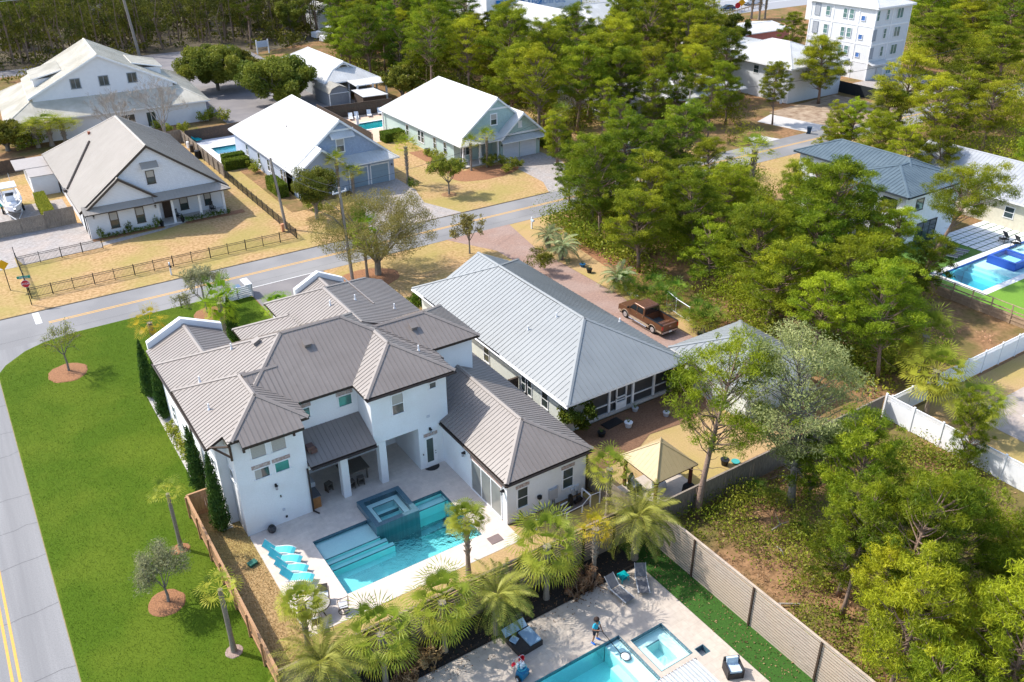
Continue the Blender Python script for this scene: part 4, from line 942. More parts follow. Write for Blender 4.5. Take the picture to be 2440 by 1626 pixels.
# ---- big white hall top left (B0)
hb = thing('white_hall', 'large white gabled hall with weathered pale metal roof, dormers and a skirt roof, top left', 'building', (22.5, 151.6, 0))
hb_parts = []
b = MB(); HX = 22.5; HY = 151.6
MB0 = [PW(HX - 10.9, 6.0, .5), PE(HX + 10.9, 6.0, .5)]
roof(b, rect(HX - 10.9, HX + 10.9, HY - .35, HY + 16.5), MB0, rib=.5)
SK = [PW(HX - 15.0, 3.4, .5), PE(HX + 15.0, 3.4, .5), PS(HY - 4.0, 3.4, .5), PN(HY + 20.5, 3.4, .5)]
roof(b, rect(HX - 15.0, HX + 15.0, HY - 4.0, HY + 20.5), SK + [PF(5.5)], rib=.5, drop=.0)
roof(b, rect(HX - 9.8, HX - 5.2, HY + 4, HY + 12), [PW(HX - 9.8, 8.0, .22)], rib=.5, caps=False); roof(b, rect(HX + 5.2, HX + 9.8, HY + 4, HY + 12), [PE(HX + 9.8, 8.0, .22)], rib=.5, caps=False)
part('roof', b, [M_RWST, M_TRIM], hb)
b = MB(); walls(b, rect(HX - 10.3, HX + 10.3, HY, HY + 16), MB0); walls(b, rect(HX - 14.2, HX + 14.2, HY - 3.3, HY + 19.8), SK + [PF(5.5)])
b.box(HX - 9.5, HX - 5, HY + 4.3, HY + 11.7, 6.5, 7.9); b.box(HX + 5, HX + 9.5, HY + 4.3, HY + 11.7, 6.5, 7.9); part('wall', b, M_SIDW, hb)
raked(hb, HX - 10.9, HX + 10.9, 6.0, .5, HY - .36, M_TRIM, .3)
for a in (-4.6, -.5, 3.7): window(hb, 'y-', HY, HX + a + .1, HX + a + 1.35, 6.75, 8.1, mat('frame_grey', (.22, .25, .28)), M_GLAS, 'v2', fw=.12)
for a, c in ((1.2, 3.2), (5.0, 6.3)): window(hb, 'y-', HY - 3.3, HX + a, HX + c, .3, 2.5, M_TRIM, M_GLAS, 'v2')
for s_ in (-1, 1): b = MB(); b.box(HX + s_ * 14.25 - .06, HX + s_ * 14.25 + .06, HY - 3.42, HY - 3.3, 0, 3.3); part('downpipe', b, M_TRIM, hb)
hb.rotation_euler = (0, 0, R(-3.5))

# ---- white pavilion house top centre (C), shed, lean-to
hc = thing('white_cottage', 'white-roofed cottage with an arched gable window and an open porch, top centre', 'house', (62.5, 158, 0))
C1 = [PW(57.3, 3.2, .54), PE(67.7, 3.2, .54), PS(147.5, 3.2, .54), PN(172.5, 3.2, .54)]; C2 = [PW(57.3, 3.2, .54), PE(67.7, 3.2, .54)]
b = MB(); roof(b, rect(57.3, 67.7, 147.5, 172.5), C1, rib=.5); roof(b, rect(57.3, 67.7, 150.4, 166.5), C2, rib=.5, drop=.004); roof(b, rect(61.6, 67.8, 143.8, 148), [PS(143.8, 3.0, .06)], rib=.5, caps=False, thick=.14); part('roof', b, [M_RWHT, M_TRIM], hc)
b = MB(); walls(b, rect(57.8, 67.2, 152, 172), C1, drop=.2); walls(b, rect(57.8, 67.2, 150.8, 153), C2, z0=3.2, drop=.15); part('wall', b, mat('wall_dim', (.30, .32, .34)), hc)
raked(hc, 57.3, 67.7, 3.2, .54, 150.39, M_TRIM, .3)
b = MB(); n = 12; b.face([(62.5 + .95 * math.cos(math.pi * k / n), 150.74, 4.55 + .85 * math.sin(math.pi * k / n)) for k in range(n + 1)]); part('arched_window', b, M_GLAS, hc)
b = MB(); b.tube([(62.5 + 1.05 * math.cos(math.pi * k / n), 150.7, 4.5 + .95 * math.sin(math.pi * k / n)) for k in range(n + 1)] , .09, 6); b.box(61.4, 63.6, 150.62, 150.78, 4.4, 4.56); part('window_frame', b, M_TRIM, hc)
for x, y in ((57.6, 147.9), (62.0, 144.1), (64.9, 144.1), (67.5, 144.1), (62.0, 147.9), (67.4, 147.9)): b = MB(); b.box(x - .14, x + .14, y - .14, y + .14, 0, 3.1); part('porch_post', b, M_TRIM, hc)
t = thing('sofa', 'brown wicker sofa on the open porch of the white-roofed cottage', 'sofa', (65.2, 146.2, 0))
b = MB(); b.box(63.8, 66.6, 145.8, 146.7, 0, .45); part('seat', b, mat('wicker_brown', (.13, .09, .06)), t); b = MB(); b.box(63.8, 66.6, 146.6, 146.9, 0, .9); part('backrest', b, MATS['wicker_brown'], t)
t = thing('gambrel_shed', 'weathered barn-shaped garden shed behind the dark fence', 'shed', (58.5, 148, 0))
b = MB(); X = (56.6, 57.1, 58.5, 59.9, 60.4); Z = (2.2, 3.0, 3.5, 3.0, 2.2)
for k in range(4): b.face([(X[k], 143.8, Z[k]), (X[k + 1], 143.8, Z[k + 1]), (X[k + 1], 151, Z[k + 1]), (X[k], 151, Z[k])]); b.face([(X[k], 143.8, Z[k] - .1), (X[k + 1], 143.8, Z[k + 1] - .1), (X[k + 1], 143.8, Z[k + 1]), (X[k], 143.8, Z[k])])
part('roof', b, mat('shingle_grey', (.33, .31, .27), (.24, .22, .18), scale=3), t)
b = MB(); b.prism([(56.7, 144.0), (60.3, 144.0), (60.3, 150.8), (56.7, 150.8)], 0, 2.15); b.face([(56.7, 144.0, 2.15), (60.3, 144.0, 2.15), (59.85, 144.0, 2.9), (58.5, 144.0, 3.4), (57.15, 144.0, 2.9)]); part('wall', b, mat('shed_grey', (.25, .26, .28)), t)
b = MB()
for x in (56.65, 60.3): b.box(x - .06, x + .06, 143.9, 143.99, 0, 2.2)
b.box(56.6, 60.4, 143.9, 143.98, 2.1, 2.22); part('corner_board', b, M_TRIM, t)
t = thing('lean_to', 'low white-roofed lean-to beside the barn-shaped shed', 'shed', (62.5, 141, 0))
b = MB(); b.face([(60.6, 139.0, 2.1), (65.2, 138.6, 2.1), (64.6, 143.5, 2.4), (60.6, 143.8, 2.4)]); b.face([(60.6, 139.0, 2.0), (60.6, 139.0, 2.1), (65.2, 138.6, 2.1), (65.2, 138.6, 2.0)]); part('roof', b, M_RWHT, t)
b = MB(); b.box(60.8, 64.8, 139.4, 143, 0, 2.05); part('wall', b, M_FEND, t)

# ---- apartment tower (top right) and houses round it
hd = thing('apartment_tower', 'white and grey four-storey apartment tower at the top right', 'building', (152, 110, 0))
TR = hip(147.0, 158.2, 103.3, 119.2, 13.05, .35)
b = MB(); roof(b, rect(147.0, 158.2, 103.3, 119.2), TR, rib=.55, thick=.3); part('roof', b, [M_RWHT, M_TRIM], hd)
b = MB(); b.box(147.5, 157.7, 103.9, 118.7, -.1, 12.95); part('wall', b, mat('tower_wall', (.62, .63, .64), (.58, .59, .60), pattern=('lines', 1, .4, .04, .9)), hd)
b = MB()
for z in (3.2, 6.4, 9.6, 12.7): b.box(147.44, 147.5, 103.9, 118.7, z - .12, z + .16); b.box(147.44, 157.76, 103.84, 103.9, z - .12, z + .16)
for x in (147.44, 152.2, 157.6): b.box(x, x + .2, 103.83, 103.9, 0, 12.9)
for y in (103.85, 107.4, 113.2, 118.5): b.box(147.43, 147.5, y, y + .22, 0, 12.9)
b.box(147.42, 157.78, 103.82, 103.9, 0, 3.0) if False else None
part('band_course', b, M_TRIM, hd)
M_GLB = glassmat('glass_blue', (.05, .12, .30)); M_GLT = glassmat('glass_teal', (.10, .17, .16)); M_SHUT = mat('shutter_grey', (.36, .38, .41), pattern=('lines', 2, .1, .03, .8))
for z in (3.9, 7.1, 10.4):
    window(hd, 'x-', 147.44, 116.5, 117.6, z, z + 2.0, M_SHUT, M_SHUT, None, name='shutter')
    window(hd, 'x-', 147.44, 114.1, 115.0, z + .15, z + 1.75, M_TRIM, M_GLT, 'h'); window(hd, 'x-', 147.44, 110.2, 111.0, z + .15, z + 1.75, M_TRIM, M_GLT, 'h'); window(hd, 'x-', 147.44, 108.7, 109.6, z + .15, z + 1.75, M_TRIM, M_GLT, 'h')
    window(hd, 'x-', 147.44, 106.1, 106.9, z + .1, z + .9, M_TRIM, M_GLB, None)
    if z > 9: window(hd, 'y-', 103.84, 147.7, 148.4, z + .3, z + 2.0, M_TRIM, M_GLT, 'h')
    else: window(hd, 'y-', 103.84, 147.4, 148.3, z + .1, z + 2.0, M_SHUT, M_SHUT, None, name='shutter')
    window(hd, 'y-', 103.84, 150.5, 151.2, z + .3, z + 2.0, M_TRIM, M_GLT, 'h'); window(hd, 'y-', 103.84, 153.6, 155.3, z + .3, z + 2.0, M_TRIM, M_GLT, 'v2')
window(hd, 'y-', 103.84, 153.4, 154.7, .6, 2.1, M_TRIM, M_GLT, 'v2')
b = MB(); roof(b, rect(147.2, 152.4, 102.6, 103.9), [PS(102.6, 3.0, .35)], rib=.5, thick=.1, caps=False); part('entrance_canopy', b, [M_RWHT, M_TRIM], hd)
b = MB(); b.box(150.3, 151.6, 103.74, 103.84, 0, 2.15); part('door', b, mat('door_pale', (.55, .57, .58)), hd)
hd2 = thing('white_villa', 'large white hip-roofed villa in front of the apartment tower', 'house', (128, 109, 0))
D1 = hip(121.0, 136.0, 99.5, 118.5, 6.0, .36)
b = MB(); roof(b, rect(121.0, 136.0, 99.5, 118.5), D1, rib=.6, thick=.25); part('roof', b, [M_RWHT, M_TRIM], hd2)
b = MB(); b.box(122, 135.3, 100.3, 117.6, -.1, 5.8); part('wall', b, MATS['tower_wall'], hd2)
for y in (102, 107.5, 113.5): window(hd2, 'x-', 122, y, y + 1.1, 3.9, 5.2, M_TRIM, M_GLAS, 'h')
for y in (101, 117): b = MB(); b.box(121.1, 121.4, y - .1, y + .2, 0, 5.8); part('porch_post', b, M_TRIM, hd2)
# cottages half hidden in the pines
he = thing('grey_cottage', 'low cottage with a dull grey roof half hidden behind the middle pines', 'house', (93, 113, 0))
E1 = hip(88, 99, 106.5, 122, 3.1, .4)
b = MB(); roof(b, rect(88, 99, 106.5, 122), E1, rib=.5); part('roof', b, [mat('roof_dull', (.32, .30, .28), (.26, .245, .23), scale=1), M_TRIM], he)
b = MB(); b.box(88.6, 98.4, 107.1, 121.4, -.1, 3.0); part('wall', b, mat('wall_mauve', (.45, .41, .39)), he)
window(he, 'x-', 88.6, 110.3, 111.6, .8, 2.4, M_TRIM, M_GLAS, 'h'); window(he, 'y-', 107.1, 92.5, 94, .8, 2.4, M_TRIM, M_GLAS, 'v2')
he2 = thing('white_bungalow', 'bungalow with a bright white metal roof glimpsed through the pines left of the villa', 'house', (106, 110, 0))
E2 = hip(98.5, 114.5, 102.8, 117.5, 3.2, .34)
b = MB(); roof(b, rect(98.5, 114.5, 102.8, 117.5), E2, rib=.5, drop=-.05); part('roof', b, [M_RWHT, M_TRIM], he2)
b = MB(); b.box(99.3, 113.8, 103.6, 116.8, -.1, 3.05); part('wall', b, mat('wall_brick', (.36, .27, .20), (.30, .22, .16), scale=4), he2)
window(he2, 'y-', 103.6, 108.5, 110.3, .8, 2.5, M_TRIM, M_GLAS, 'v2'); window(he2, 'y-', 103.6, 101.5, 103, .8, 2.5, M_TRIM, M_GLAS, 'v2')
# slate-blue modern house and the grey-roofed one behind (right)
hf = thing('modern_house', 'two-storey white house with slate-blue metal roofs at the right, behind the pines', 'house', (86, 57, 0))
F1 = hip(83.6, 91.0, 54.0, 66.8, 6.5, .42); F2 = hip(80.3, 91.0, 49.0, 58.4, 6.1, .3); F3 = hip(79.0, 85, 56, 61.5, 5.0, .3)
b = MB(); roof(b, rect(83.6, 91.0, 50.5, 66.8), hip(83.6, 91.0, 50.5, 66.8, 6.5, .42), rib=.45, drop=0); roof(b, rect(80.3, 91.2, 48.9, 58.4), hip(80.3, 91.2, 48.9, 58.4, 6.35, .3), rib=.45)
part('roof', b, [M_RBLU, mat('fascia_slate', (.03, .04, .05))], hf)
b = MB(); b.box(84.2, 90.5, 51, 66.2, -.1, 6.4); part('wall', b, mat('board_batten', (.70, .71, .73), (.67, .68, .70), pattern=('lines', 1, .4, .05, .88)), hf)
b = MB(); b.box(81.0, 90.6, 49.6, 57.8, -.1, 6.2); b.box(79.2, 84, 56.5, 61.2, -.1, 4.4); part('wall', b, mat('wall_white', (.74, .75, .77)), hf)
b = MB(); roof(b, rect(78.6, 84.2, 56.0, 61.8), hip(78.6, 84.2, 56.0, 61.8, 4.6, .3), rib=.45); part('lower_roof', b, [M_RBLU, MATS['fascia_slate']], hf)
for y, z, hh in ((50.6, 4.6, .9), (53, 4.6, .9), (51.5, 1.0, 1.6)): window(hf, 'x-', 81.0, y, y + 1.6, z, z + hh, M_BLACK, M_GLAS, 'v2')
window(hf, 'y-', 49.6, 84, 87.5, .1, 2.5, M_BLACK, M_GLAS, 'v3'); window(hf, 'y-', 49.6, 83, 84.2, 4.2, 5.4, M_BLACK, M_GLAS, None); window(hf, 'y-', 49.6, 88, 89.2, 4.2, 5.4, M_BLACK, M_GLAS, None)
hg = thing('grey_roofed_house', 'long house with a galvanised metal gable roof at the right edge behind the slate-blue roofs', 'house', (103, 50, 0))
GG = [PW(96.6, 3.3, .5), PE(107.8, 3.3, .5)]
b = MB(); roof(b, rect(96.6, 107.8, 38, 61.2), GG, rib=.45); part('roof', b, [M_RGAL, M_TRIM], hg)
b = MB(); walls(b, rect(97.3, 107.2, 38.5, 60.7), GG); part('wall', b, mat('wall_cream2', (.60, .56, .44)), hg)
for y in (50.5, 46.5): window(hg, 'x-', 97.3, y, y + 1, 1.2, 2.4, M_TRIM, M_GLAS, 'h')
# blue pool yard at the right
slab('pool_patio', 78.9, 104, 38.2, 44.3, .02, mat('patio_white', (.72, .72, .71), (.66, .66, .65), scale=3), [FP])
slab('turf_yard', 76.2, 88.6, 44.3, 49.5, .014, mat('turf_mid', (.10, .19, .03), (.07, .15, .02), scale=8))
slab('turf_yard', 75.6, 100, 30.5, 38.2, .014, M_TURFL)
slab('turf_yard', 75.6, 78.9, 38.2, 44.3, .013, MATS['turf_mid'])
slab('sand_yard', 75.6, 84, 26, 33.2, .018, mat('sand_light', (.55, .38, .22), (.48, .33, .20), scale=3))
b = MB(); b.box(88.6, 100, 44.3, 49.5, -.01, .012); struct('turf_joints', b, M_TURF)
b = MB()
for i in range(13):
    for j in range(6): b.box(88.7 + i * .9, 89.5 + i * .9, 44.4 + j * .88, 45.14 + j * .88, .012, .035)
struct('paver_grid', b, MATS['patio_white'])
pool('bright blue pool with a wide sun shelf at the right edge', FP, 1.5, M_PLAS, M_WATB, tile=mat('tile_cobalt', (.02, .07, .35), (.03, .10, .45), scale=20, rough=.3),
     steps=[(85.4, 99.9, 38.95, 43.55, -.3), (84.9, 85.4, 38.95, 43.55, -.6), (84.4, 84.9, 38.95, 43.55, -.9)], cope=False)
t = thing('raised_spa', 'raised spa with cobalt tile walls in the blue pool at the right edge', 'hot tub', (88.6, 42, 0))
b = MB(); x0, x1, y0, y1 = 87.1, 90.3, 40.0, 43.0; e = .3
for q in ((x0, x1, y0, y0 + e), (x0, x1, y1 - e, y1), (x0, x0 + e, y0 + e, y1 - e), (x1 - e, x1, y0 + e, y1 - e)): b.box(*q, -1, .55)
part('tiled_wall', b, MATS['tile_cobalt'], t); b = MB(); b.box(x0 + e, x1 - e, y0 + e, y1 - e, -1, 0); part('bench', b, M_PLAS, t)
b = MB(); b.box(x0 + e - .01, x1 - e + .01, y0 + e - .01, y1 - e + .01, -.02, .5); part('water', b, M_WATB, t)
# the other pools
pool('small blue pool beside the blue-gabled house', P2, 1.3, M_PLAS, M_WATB)
slab('pool_surround', 29.7, 34.2, 119, 136.1, .02, mat('surround_white', (.66, .64, .64), scale=3), [P2]); slab('pool_surround', 34.2, 44, 127.9, 136.1, .02, MATS['surround_white'], [P2])
pool('turquoise pool behind the dark fence between the blue and seafoam houses', P3, 1.3, M_PLAS, M_WAT)
slab('pool_surround', 52.5, 68, 119.5, 136, .02, mat('surround_peach', (.60, .44, .32), (.54, .40, .30), scale=3), [P3])
pool('round-edged teal pool in the corner yard at the right edge', VP, 1.2, M_PLAS, M_WAT)
slab('pool_surround', 58.5, 75, 14, 27, .02, mat('surround_tan', (.46, .38, .32), (.36, .30, .25), scale=2), [VP])
# ------------------------------------------------------------------ vegetation
M_BARK = mat('bark_pine', (.28, .19, .14), (.15, .105, .08), scale=7, rough=.95, bump=.5, stretch=(3, 3, .7))
M_BARKG = mat('bark_grey', (.24, .215, .18), (.14, .125, .105), scale=7, rough=.95, stretch=(3, 3, .7))
M_TWIG = mat('twig_pale', (.40, .36, .31), (.27, .24, .21), scale=9, rough=.95)
M_PTRK = mat('palm_trunk', (.30, .25, .20), (.17, .14, .11), scale=9, rough=.95, bump=.5, stretch=(1.5, 1.5, 4))
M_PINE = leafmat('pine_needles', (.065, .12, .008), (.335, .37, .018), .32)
M_PINEG = leafmat('pine_needles_grey', (.13, .16, .05), (.35, .35, .14), .3)
M_OAK = leafmat('oak_leaves', (.075, .10, .014), (.22, .225, .03), .28)
M_OLIV = leafmat('olive_leaves', (.17, .155, .04), (.36, .30, .085), .3, objvar=.12)
M_YGRN = leafmat('yellow_green_leaves', (.14, .19, .02), (.36, .36, .045), .3, objvar=.12)
M_CYPR = leafmat('cypress_leaves', (.028, .07, .016), (.07, .13, .022), .15, objvar=.15)
M_HEDG = leafmat('hedge_leaves', (.05, .10, .012), (.17, .23, .02), .2)
M_PALM = leafmat('palm_fan', (.14, .20, .02), (.44, .43, .05), .35, objvar=.15)
M_PALMG = leafmat('palm_fan_green', (.11, .24, .01), (.38, .46, .02), .3, objvar=.1)
M_PHNX = leafmat('date_palm_frond', (.13, .17, .03), (.38, .37, .07), .3, objvar=.15)
M_DEADP = leafmat('dead_frond', (.20, .11, .05), (.36, .24, .13), .15)
M_YPALM = leafmat('palm_fan_yellow', (.34, .30, .02), (.55, .36, .03), .3, objvar=.1)
M_SCRUB = leafmat('scrub_green', (.11, .15, .012), (.27, .27, .03), .3)
M_BRUSH = leafmat('scrub_brown', (.26, .14, .07), (.46, .30, .17), .2)
M_SAW = leafmat('saw_palmetto', (.06, .13, .015), (.26, .28, .03), .3)

def leafmesh(name, C_, D_, E_, tint, mats, mi=None):
    "diamond leaves: centres, half long axis, half short axis"
    n = len(C_); V = np.empty((n, 4, 3), np.float32)
    V[:, 0] = C_ - D_; V[:, 1] = C_ + E_; V[:, 2] = C_ + D_; V[:, 3] = C_ - E_
    me = bpy.data.meshes.new(name); me.vertices.add(n * 4); me.loops.add(n * 4); me.polygons.add(n)
    me.vertices.foreach_set('co', V.ravel()); me.loops.foreach_set('vertex_index', np.arange(n * 4, dtype=np.int32))
    me.polygons.foreach_set('loop_start', np.arange(0, n * 4, 4, dtype=np.int32)); me.polygons.foreach_set('loop_total', np.full(n, 4, np.int32))
    a = me.attributes.new('tint', 'FLOAT', 'FACE'); a.data.foreach_set('value', np.clip(tint, 0, 1).astype(np.float32))
    for m in (mats if isinstance(mats, (list, tuple)) else [mats]): me.materials.append(m)
    me.update(calc_edges=True); return me
def meshobj(name, me, parent=None):
    o = bpy.data.objects.new(name, me); COL.objects.link(o)
    if parent: o.parent = parent; ORG[o.name] = ORG[parent.name]
    return o
def rdir(g, n, up=0.0):
    v = g.normal(size=(n, 3)); v[:, 2] += up; return v / np.linalg.norm(v, axis=1, keepdims=True)
def cloud(g, clumps, per, L, W, up=.0, shell=.5, tvar=.25, flat_=0.0):
    """clumps (x,y,z,rx,ry,rz,tint) -> leaf arrays; leaves spread through each clump's volume"""
    Cs, Ts = [], []
    for (x, y, z, rx, ry, rz, t) in clumps:
        n = max(6, int(per * (rx * ry * rz) ** .66)); d = rdir(g, n); r = g.random(n) ** shell
        p = d * r[:, None] * np.array([rx, ry, rz]) + np.array([x, y, z]); Cs.append(p); Ts.append(np.full(n, t) + g.normal(size=n) * tvar * .5 + (d[:, 2] * r) * .0)
    P = np.concatenate(Cs); T = np.concatenate(Ts); n = len(P)
    D = rdir(g, n, up); q = rdir(g, n); E = np.cross(D, q); E /= np.linalg.norm(E, axis=1, keepdims=True) + 1e-9
    if flat_: E[:, 2] *= (1 - flat_)
    s = (.7 + .6 * g.random(n))[:, None]
    return P, D * L / 2 * s, E * W / 2 * s, T
def merge(*a): return tuple(np.concatenate(x) for x in zip(*a))
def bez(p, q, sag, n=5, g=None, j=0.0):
    out = []
    for i in range(n):
        t = i / (n - 1); v = p.lerp(q, t) + Vector((0, 0, sag * 4 * t * (1 - t)))
        if g is not None and 0 < i < n - 1: v += Vector(g.normal(size=3)) * j
        out.append(v)
    return out
PROTO_Z = -300
def pine_proto(label, seed, h, w, c0=.38, nc=46, per=150, L=.27, W=.034, lean=(0, 0), mt=None, r0=.17, bare=6, flatz=.55, clr=(.5, .95), trunkm=None, top=1.0):
    g = np.random.default_rng(seed); t = thing('pine_tree', label, 'tree', (0, 0, 0))
    tp = []; a0 = g.random() * 6.28
    for i in range(8):
        s = i / 7; tp.append(Vector((lean[0] * s ** 1.3 + .25 * math.sin(a0 + 3 * s) * s * h / 10, lean[1] * s ** 1.3 + .25 * math.cos(a0 + 2.3 * s) * s * h / 10, h * s * .96)))
    def on(s):
        s = max(0, min(.999, s)) * 7; i = int(s); return tp[i].lerp(tp[i + 1], s - i)
    tr = MB(); tr.tube(tp, [r0 * (1 - .85 * i / 7) * (1.25 if i == 0 else 1) for i in range(8)], 8); cl = []
    for k in range(nc):
        s = c0 + (1 - c0) * ((k + g.random()) / nc); u = (s - c0) / (1 - c0)
        prof = (math.sin(min(1, u * 1.15 + .12) * math.pi * .85) ** .7) if u < .95 else .35
        rad = w / 2 * prof * (.35 + .65 * math.sqrt(g.random())); a = k * 2.4 + g.normal() * .5
        b0 = on(max(.2, s - .08 - .1 * g.random())); e = on(s) + Vector((math.cos(a) * rad, math.sin(a) * rad, .35 + g.normal() * .3))
        tr.tube(bez(b0, e, -.1, 4, g, .06), [.05, .035, .025, .012], 4, cap=False)
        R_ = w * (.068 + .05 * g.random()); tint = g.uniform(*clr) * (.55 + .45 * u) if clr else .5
        cl.append((e.x, e.y, e.z, R_ * 1.15, R_ * 1.15, R_ * flatz, tint))
        if g.random() < .6:
            f = b0.lerp(e, .62) + Vector(g.normal(size=3)) * .25; cl.append((f.x, f.y, f.z, R_ * .8, R_ * .8, R_ * flatz * .8, tint * .85))
        if g.random() < .5:
            f = e + Vector((g.normal() * R_, g.normal() * R_, .25 * R_)); cl.append((f.x, f.y, f.z, R_ * .6, R_ * .6, R_ * flatz * .8, tint + .1))
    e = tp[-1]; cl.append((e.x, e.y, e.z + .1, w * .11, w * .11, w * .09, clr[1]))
    for k in range(bare):
        s = g.uniform(.2, c0 + .15); b0 = on(s); a = g.random() * 6.28; l = g.uniform(.6, 1.8)
        p = bez(b0, b0 + Vector((math.cos(a) * l, math.sin(a) * l, g.uniform(-.1, .5))), 0, 4, g, .08); tr.tube(p, [.03, .022, .015, .007], 4, cap=False)
    part('trunk', tr, trunkm or M_BARK, t, smooth=True)
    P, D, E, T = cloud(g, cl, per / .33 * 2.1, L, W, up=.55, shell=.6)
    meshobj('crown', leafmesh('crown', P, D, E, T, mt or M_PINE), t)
    return t
def branch(mb, g, p, d, l, r, depth, tips, spread=.6, up=.12, k=(2, 4), ratio=.68):
    q = p + d * l; m = p.lerp(q, .5) + Vector(g.normal(size=3)) * l * .05
    r = max(r, .016); mb.tube([p, m, q], [r, r * .85, r * .7], 6 if depth > 2 else 3, cap=False)
    if depth == 0: tips.append(q); return
    if depth <= 2: tips.append(m)
    for i in range(g.integers(k[0], k[1] + 1)):
        nd = (d + Vector(g.normal(size=3)) * spread + Vector((0, 0, up))).normalized()
        branch(mb, g, q if i else m.lerp(q, .8), nd, l * ratio * g.uniform(.8, 1.2), r * .6, depth - 1, tips, spread, up, k, ratio)
def broad_proto(name, label, seed, h, w, trunk=.3, depth=4, leaf=M_OLIV, per=26, L=.16, W=.09, clump=.34, spread=.55, r0=.14, k=(2, 3), bark=None, extra=None, stems=1, mats=None, cat='tree', up=.12):
    g = np.random.default_rng(seed); t = thing(name, label, cat, (0, 0, 0)); tr = MB(); tips = []
    for s in range(stems):
        a = 6.28 * s / stems + .5; p = Vector((.1 * s, 0, 0)); d = Vector((math.cos(a) * .16 * (stems > 1), math.sin(a) * .16 * (stems > 1), 1)).normalized()
        q = p + d * h * trunk; tr.tube([p, p.lerp(q, .5) + Vector((.04, .03, 0)), q], [r0 * 1.2, r0, r0 * .85], 8)
        n0 = 5 if stems == 1 else 3
        for i in range(n0):
            b = 6.28 * i / n0 + g.random(); nd = Vector((math.cos(b) * w / h * .8, math.sin(b) * w / h * .8, .75 + g.random() * .4)).normalized()
            branch(tr, g, q, nd, h * (1 - trunk) * .36 * g.uniform(.85, 1.15), r0 * .55, depth, tips, spread, up, k)
        branch(tr, g, q, d, h * (1 - trunk) * .38, r0 * .6, depth, tips, spread, up, k)
    A = np.array([list(q) for q in tips]); c = A.mean(0); cur = np.percentile(np.hypot(A[:, 0], A[:, 1]), 93); f = (w / 2) / cur; top = A[:, 2].max(); fz = (h - h * trunk) / (top - h * trunk)
    def fix(v):
        x, y, z = v
        if z <= h * trunk: return v
        return (x * f, y * f, h * trunk + (z - h * trunk) * fz)
    tr.v = [fix(v) for v in tr.v]; part('trunk', tr, bark or M_BARKG, t)
    if leaf:
        cl = []
        for q in tips:
            x, y, z = fix(q); cs = clump * g.uniform(.6, 1.3); cl.append((x, y, z, cs, cs, cs * .8, g.random()))
        P, D, E, T = cloud(g, cl, per / (clump ** 2), L, W, tvar=.3)
        meshobj('crown', leafmesh('crown', P, D, E, T, leaf), t)
    return t
def round_proto(name, label, seed, rx, rz, z0, leaf, n=26, per=900, L=.2, W=.11, trunk=.2, bark=None, cat='tree', lumps=.34, tint=(.1, .9), core=True):
    "dense rounded crown: leaf clumps over a rounded volume, trunk below"
    g = np.random.default_rng(seed); t = thing(name, label, cat, (0, 0, 0)); cl = []
    for i in range(n):
        d = rdir(g, 1)[0]; d[2] = d[2] * .9 + .15; q = .45 + .55 * g.random(); R_ = rx * lumps * g.uniform(.6, 1.1)
        cl.append((d[0] * rx * q, d[1] * rx * q, z0 + rz + d[2] * rz * q, R_, R_, R_ * .8, g.uniform(*tint)))
    P, D, E, T = cloud(g, cl, per, L, W, shell=.42)
    if trunk:
        tr = MB(); tr.tube([(0, 0, 0), (.08, .05, (z0 + rz) * .5), (0, 0, z0 + rz)], [trunk * 1.2, trunk, trunk * .6], 8)
        for i in range(6):
            a = 6.28 * i / 6 + g.random(); tr.tube([(0, 0, z0 * .8 + .1), (math.cos(a) * rx * .3, math.sin(a) * rx * .3, z0 + rz * .5), (math.cos(a) * rx * .6, math.sin(a) * rx * .6, z0 + rz)], [trunk * .5, trunk * .35, trunk * .1], 5)
            for j in range(4): c_ = a + (j - 1.5) * .35; tr.tube([(math.cos(a) * rx * .3, math.sin(a) * rx * .3, z0 + rz * .5), (math.cos(c_) * rx * .62, math.sin(c_) * rx * .62, z0 + rz * (.7 + .25 * j)), (math.cos(c_) * rx * .85, math.sin(c_) * rx * .85, z0 + rz * (.8 + .3 * j))], [trunk * .3, trunk * .15, .02], 4)
        part('trunk', tr, bark or M_BARKG, t)
    meshobj('crown' if trunk else 'foliage', leafmesh('crown', P, D, E, T, leaf), t)
    return t
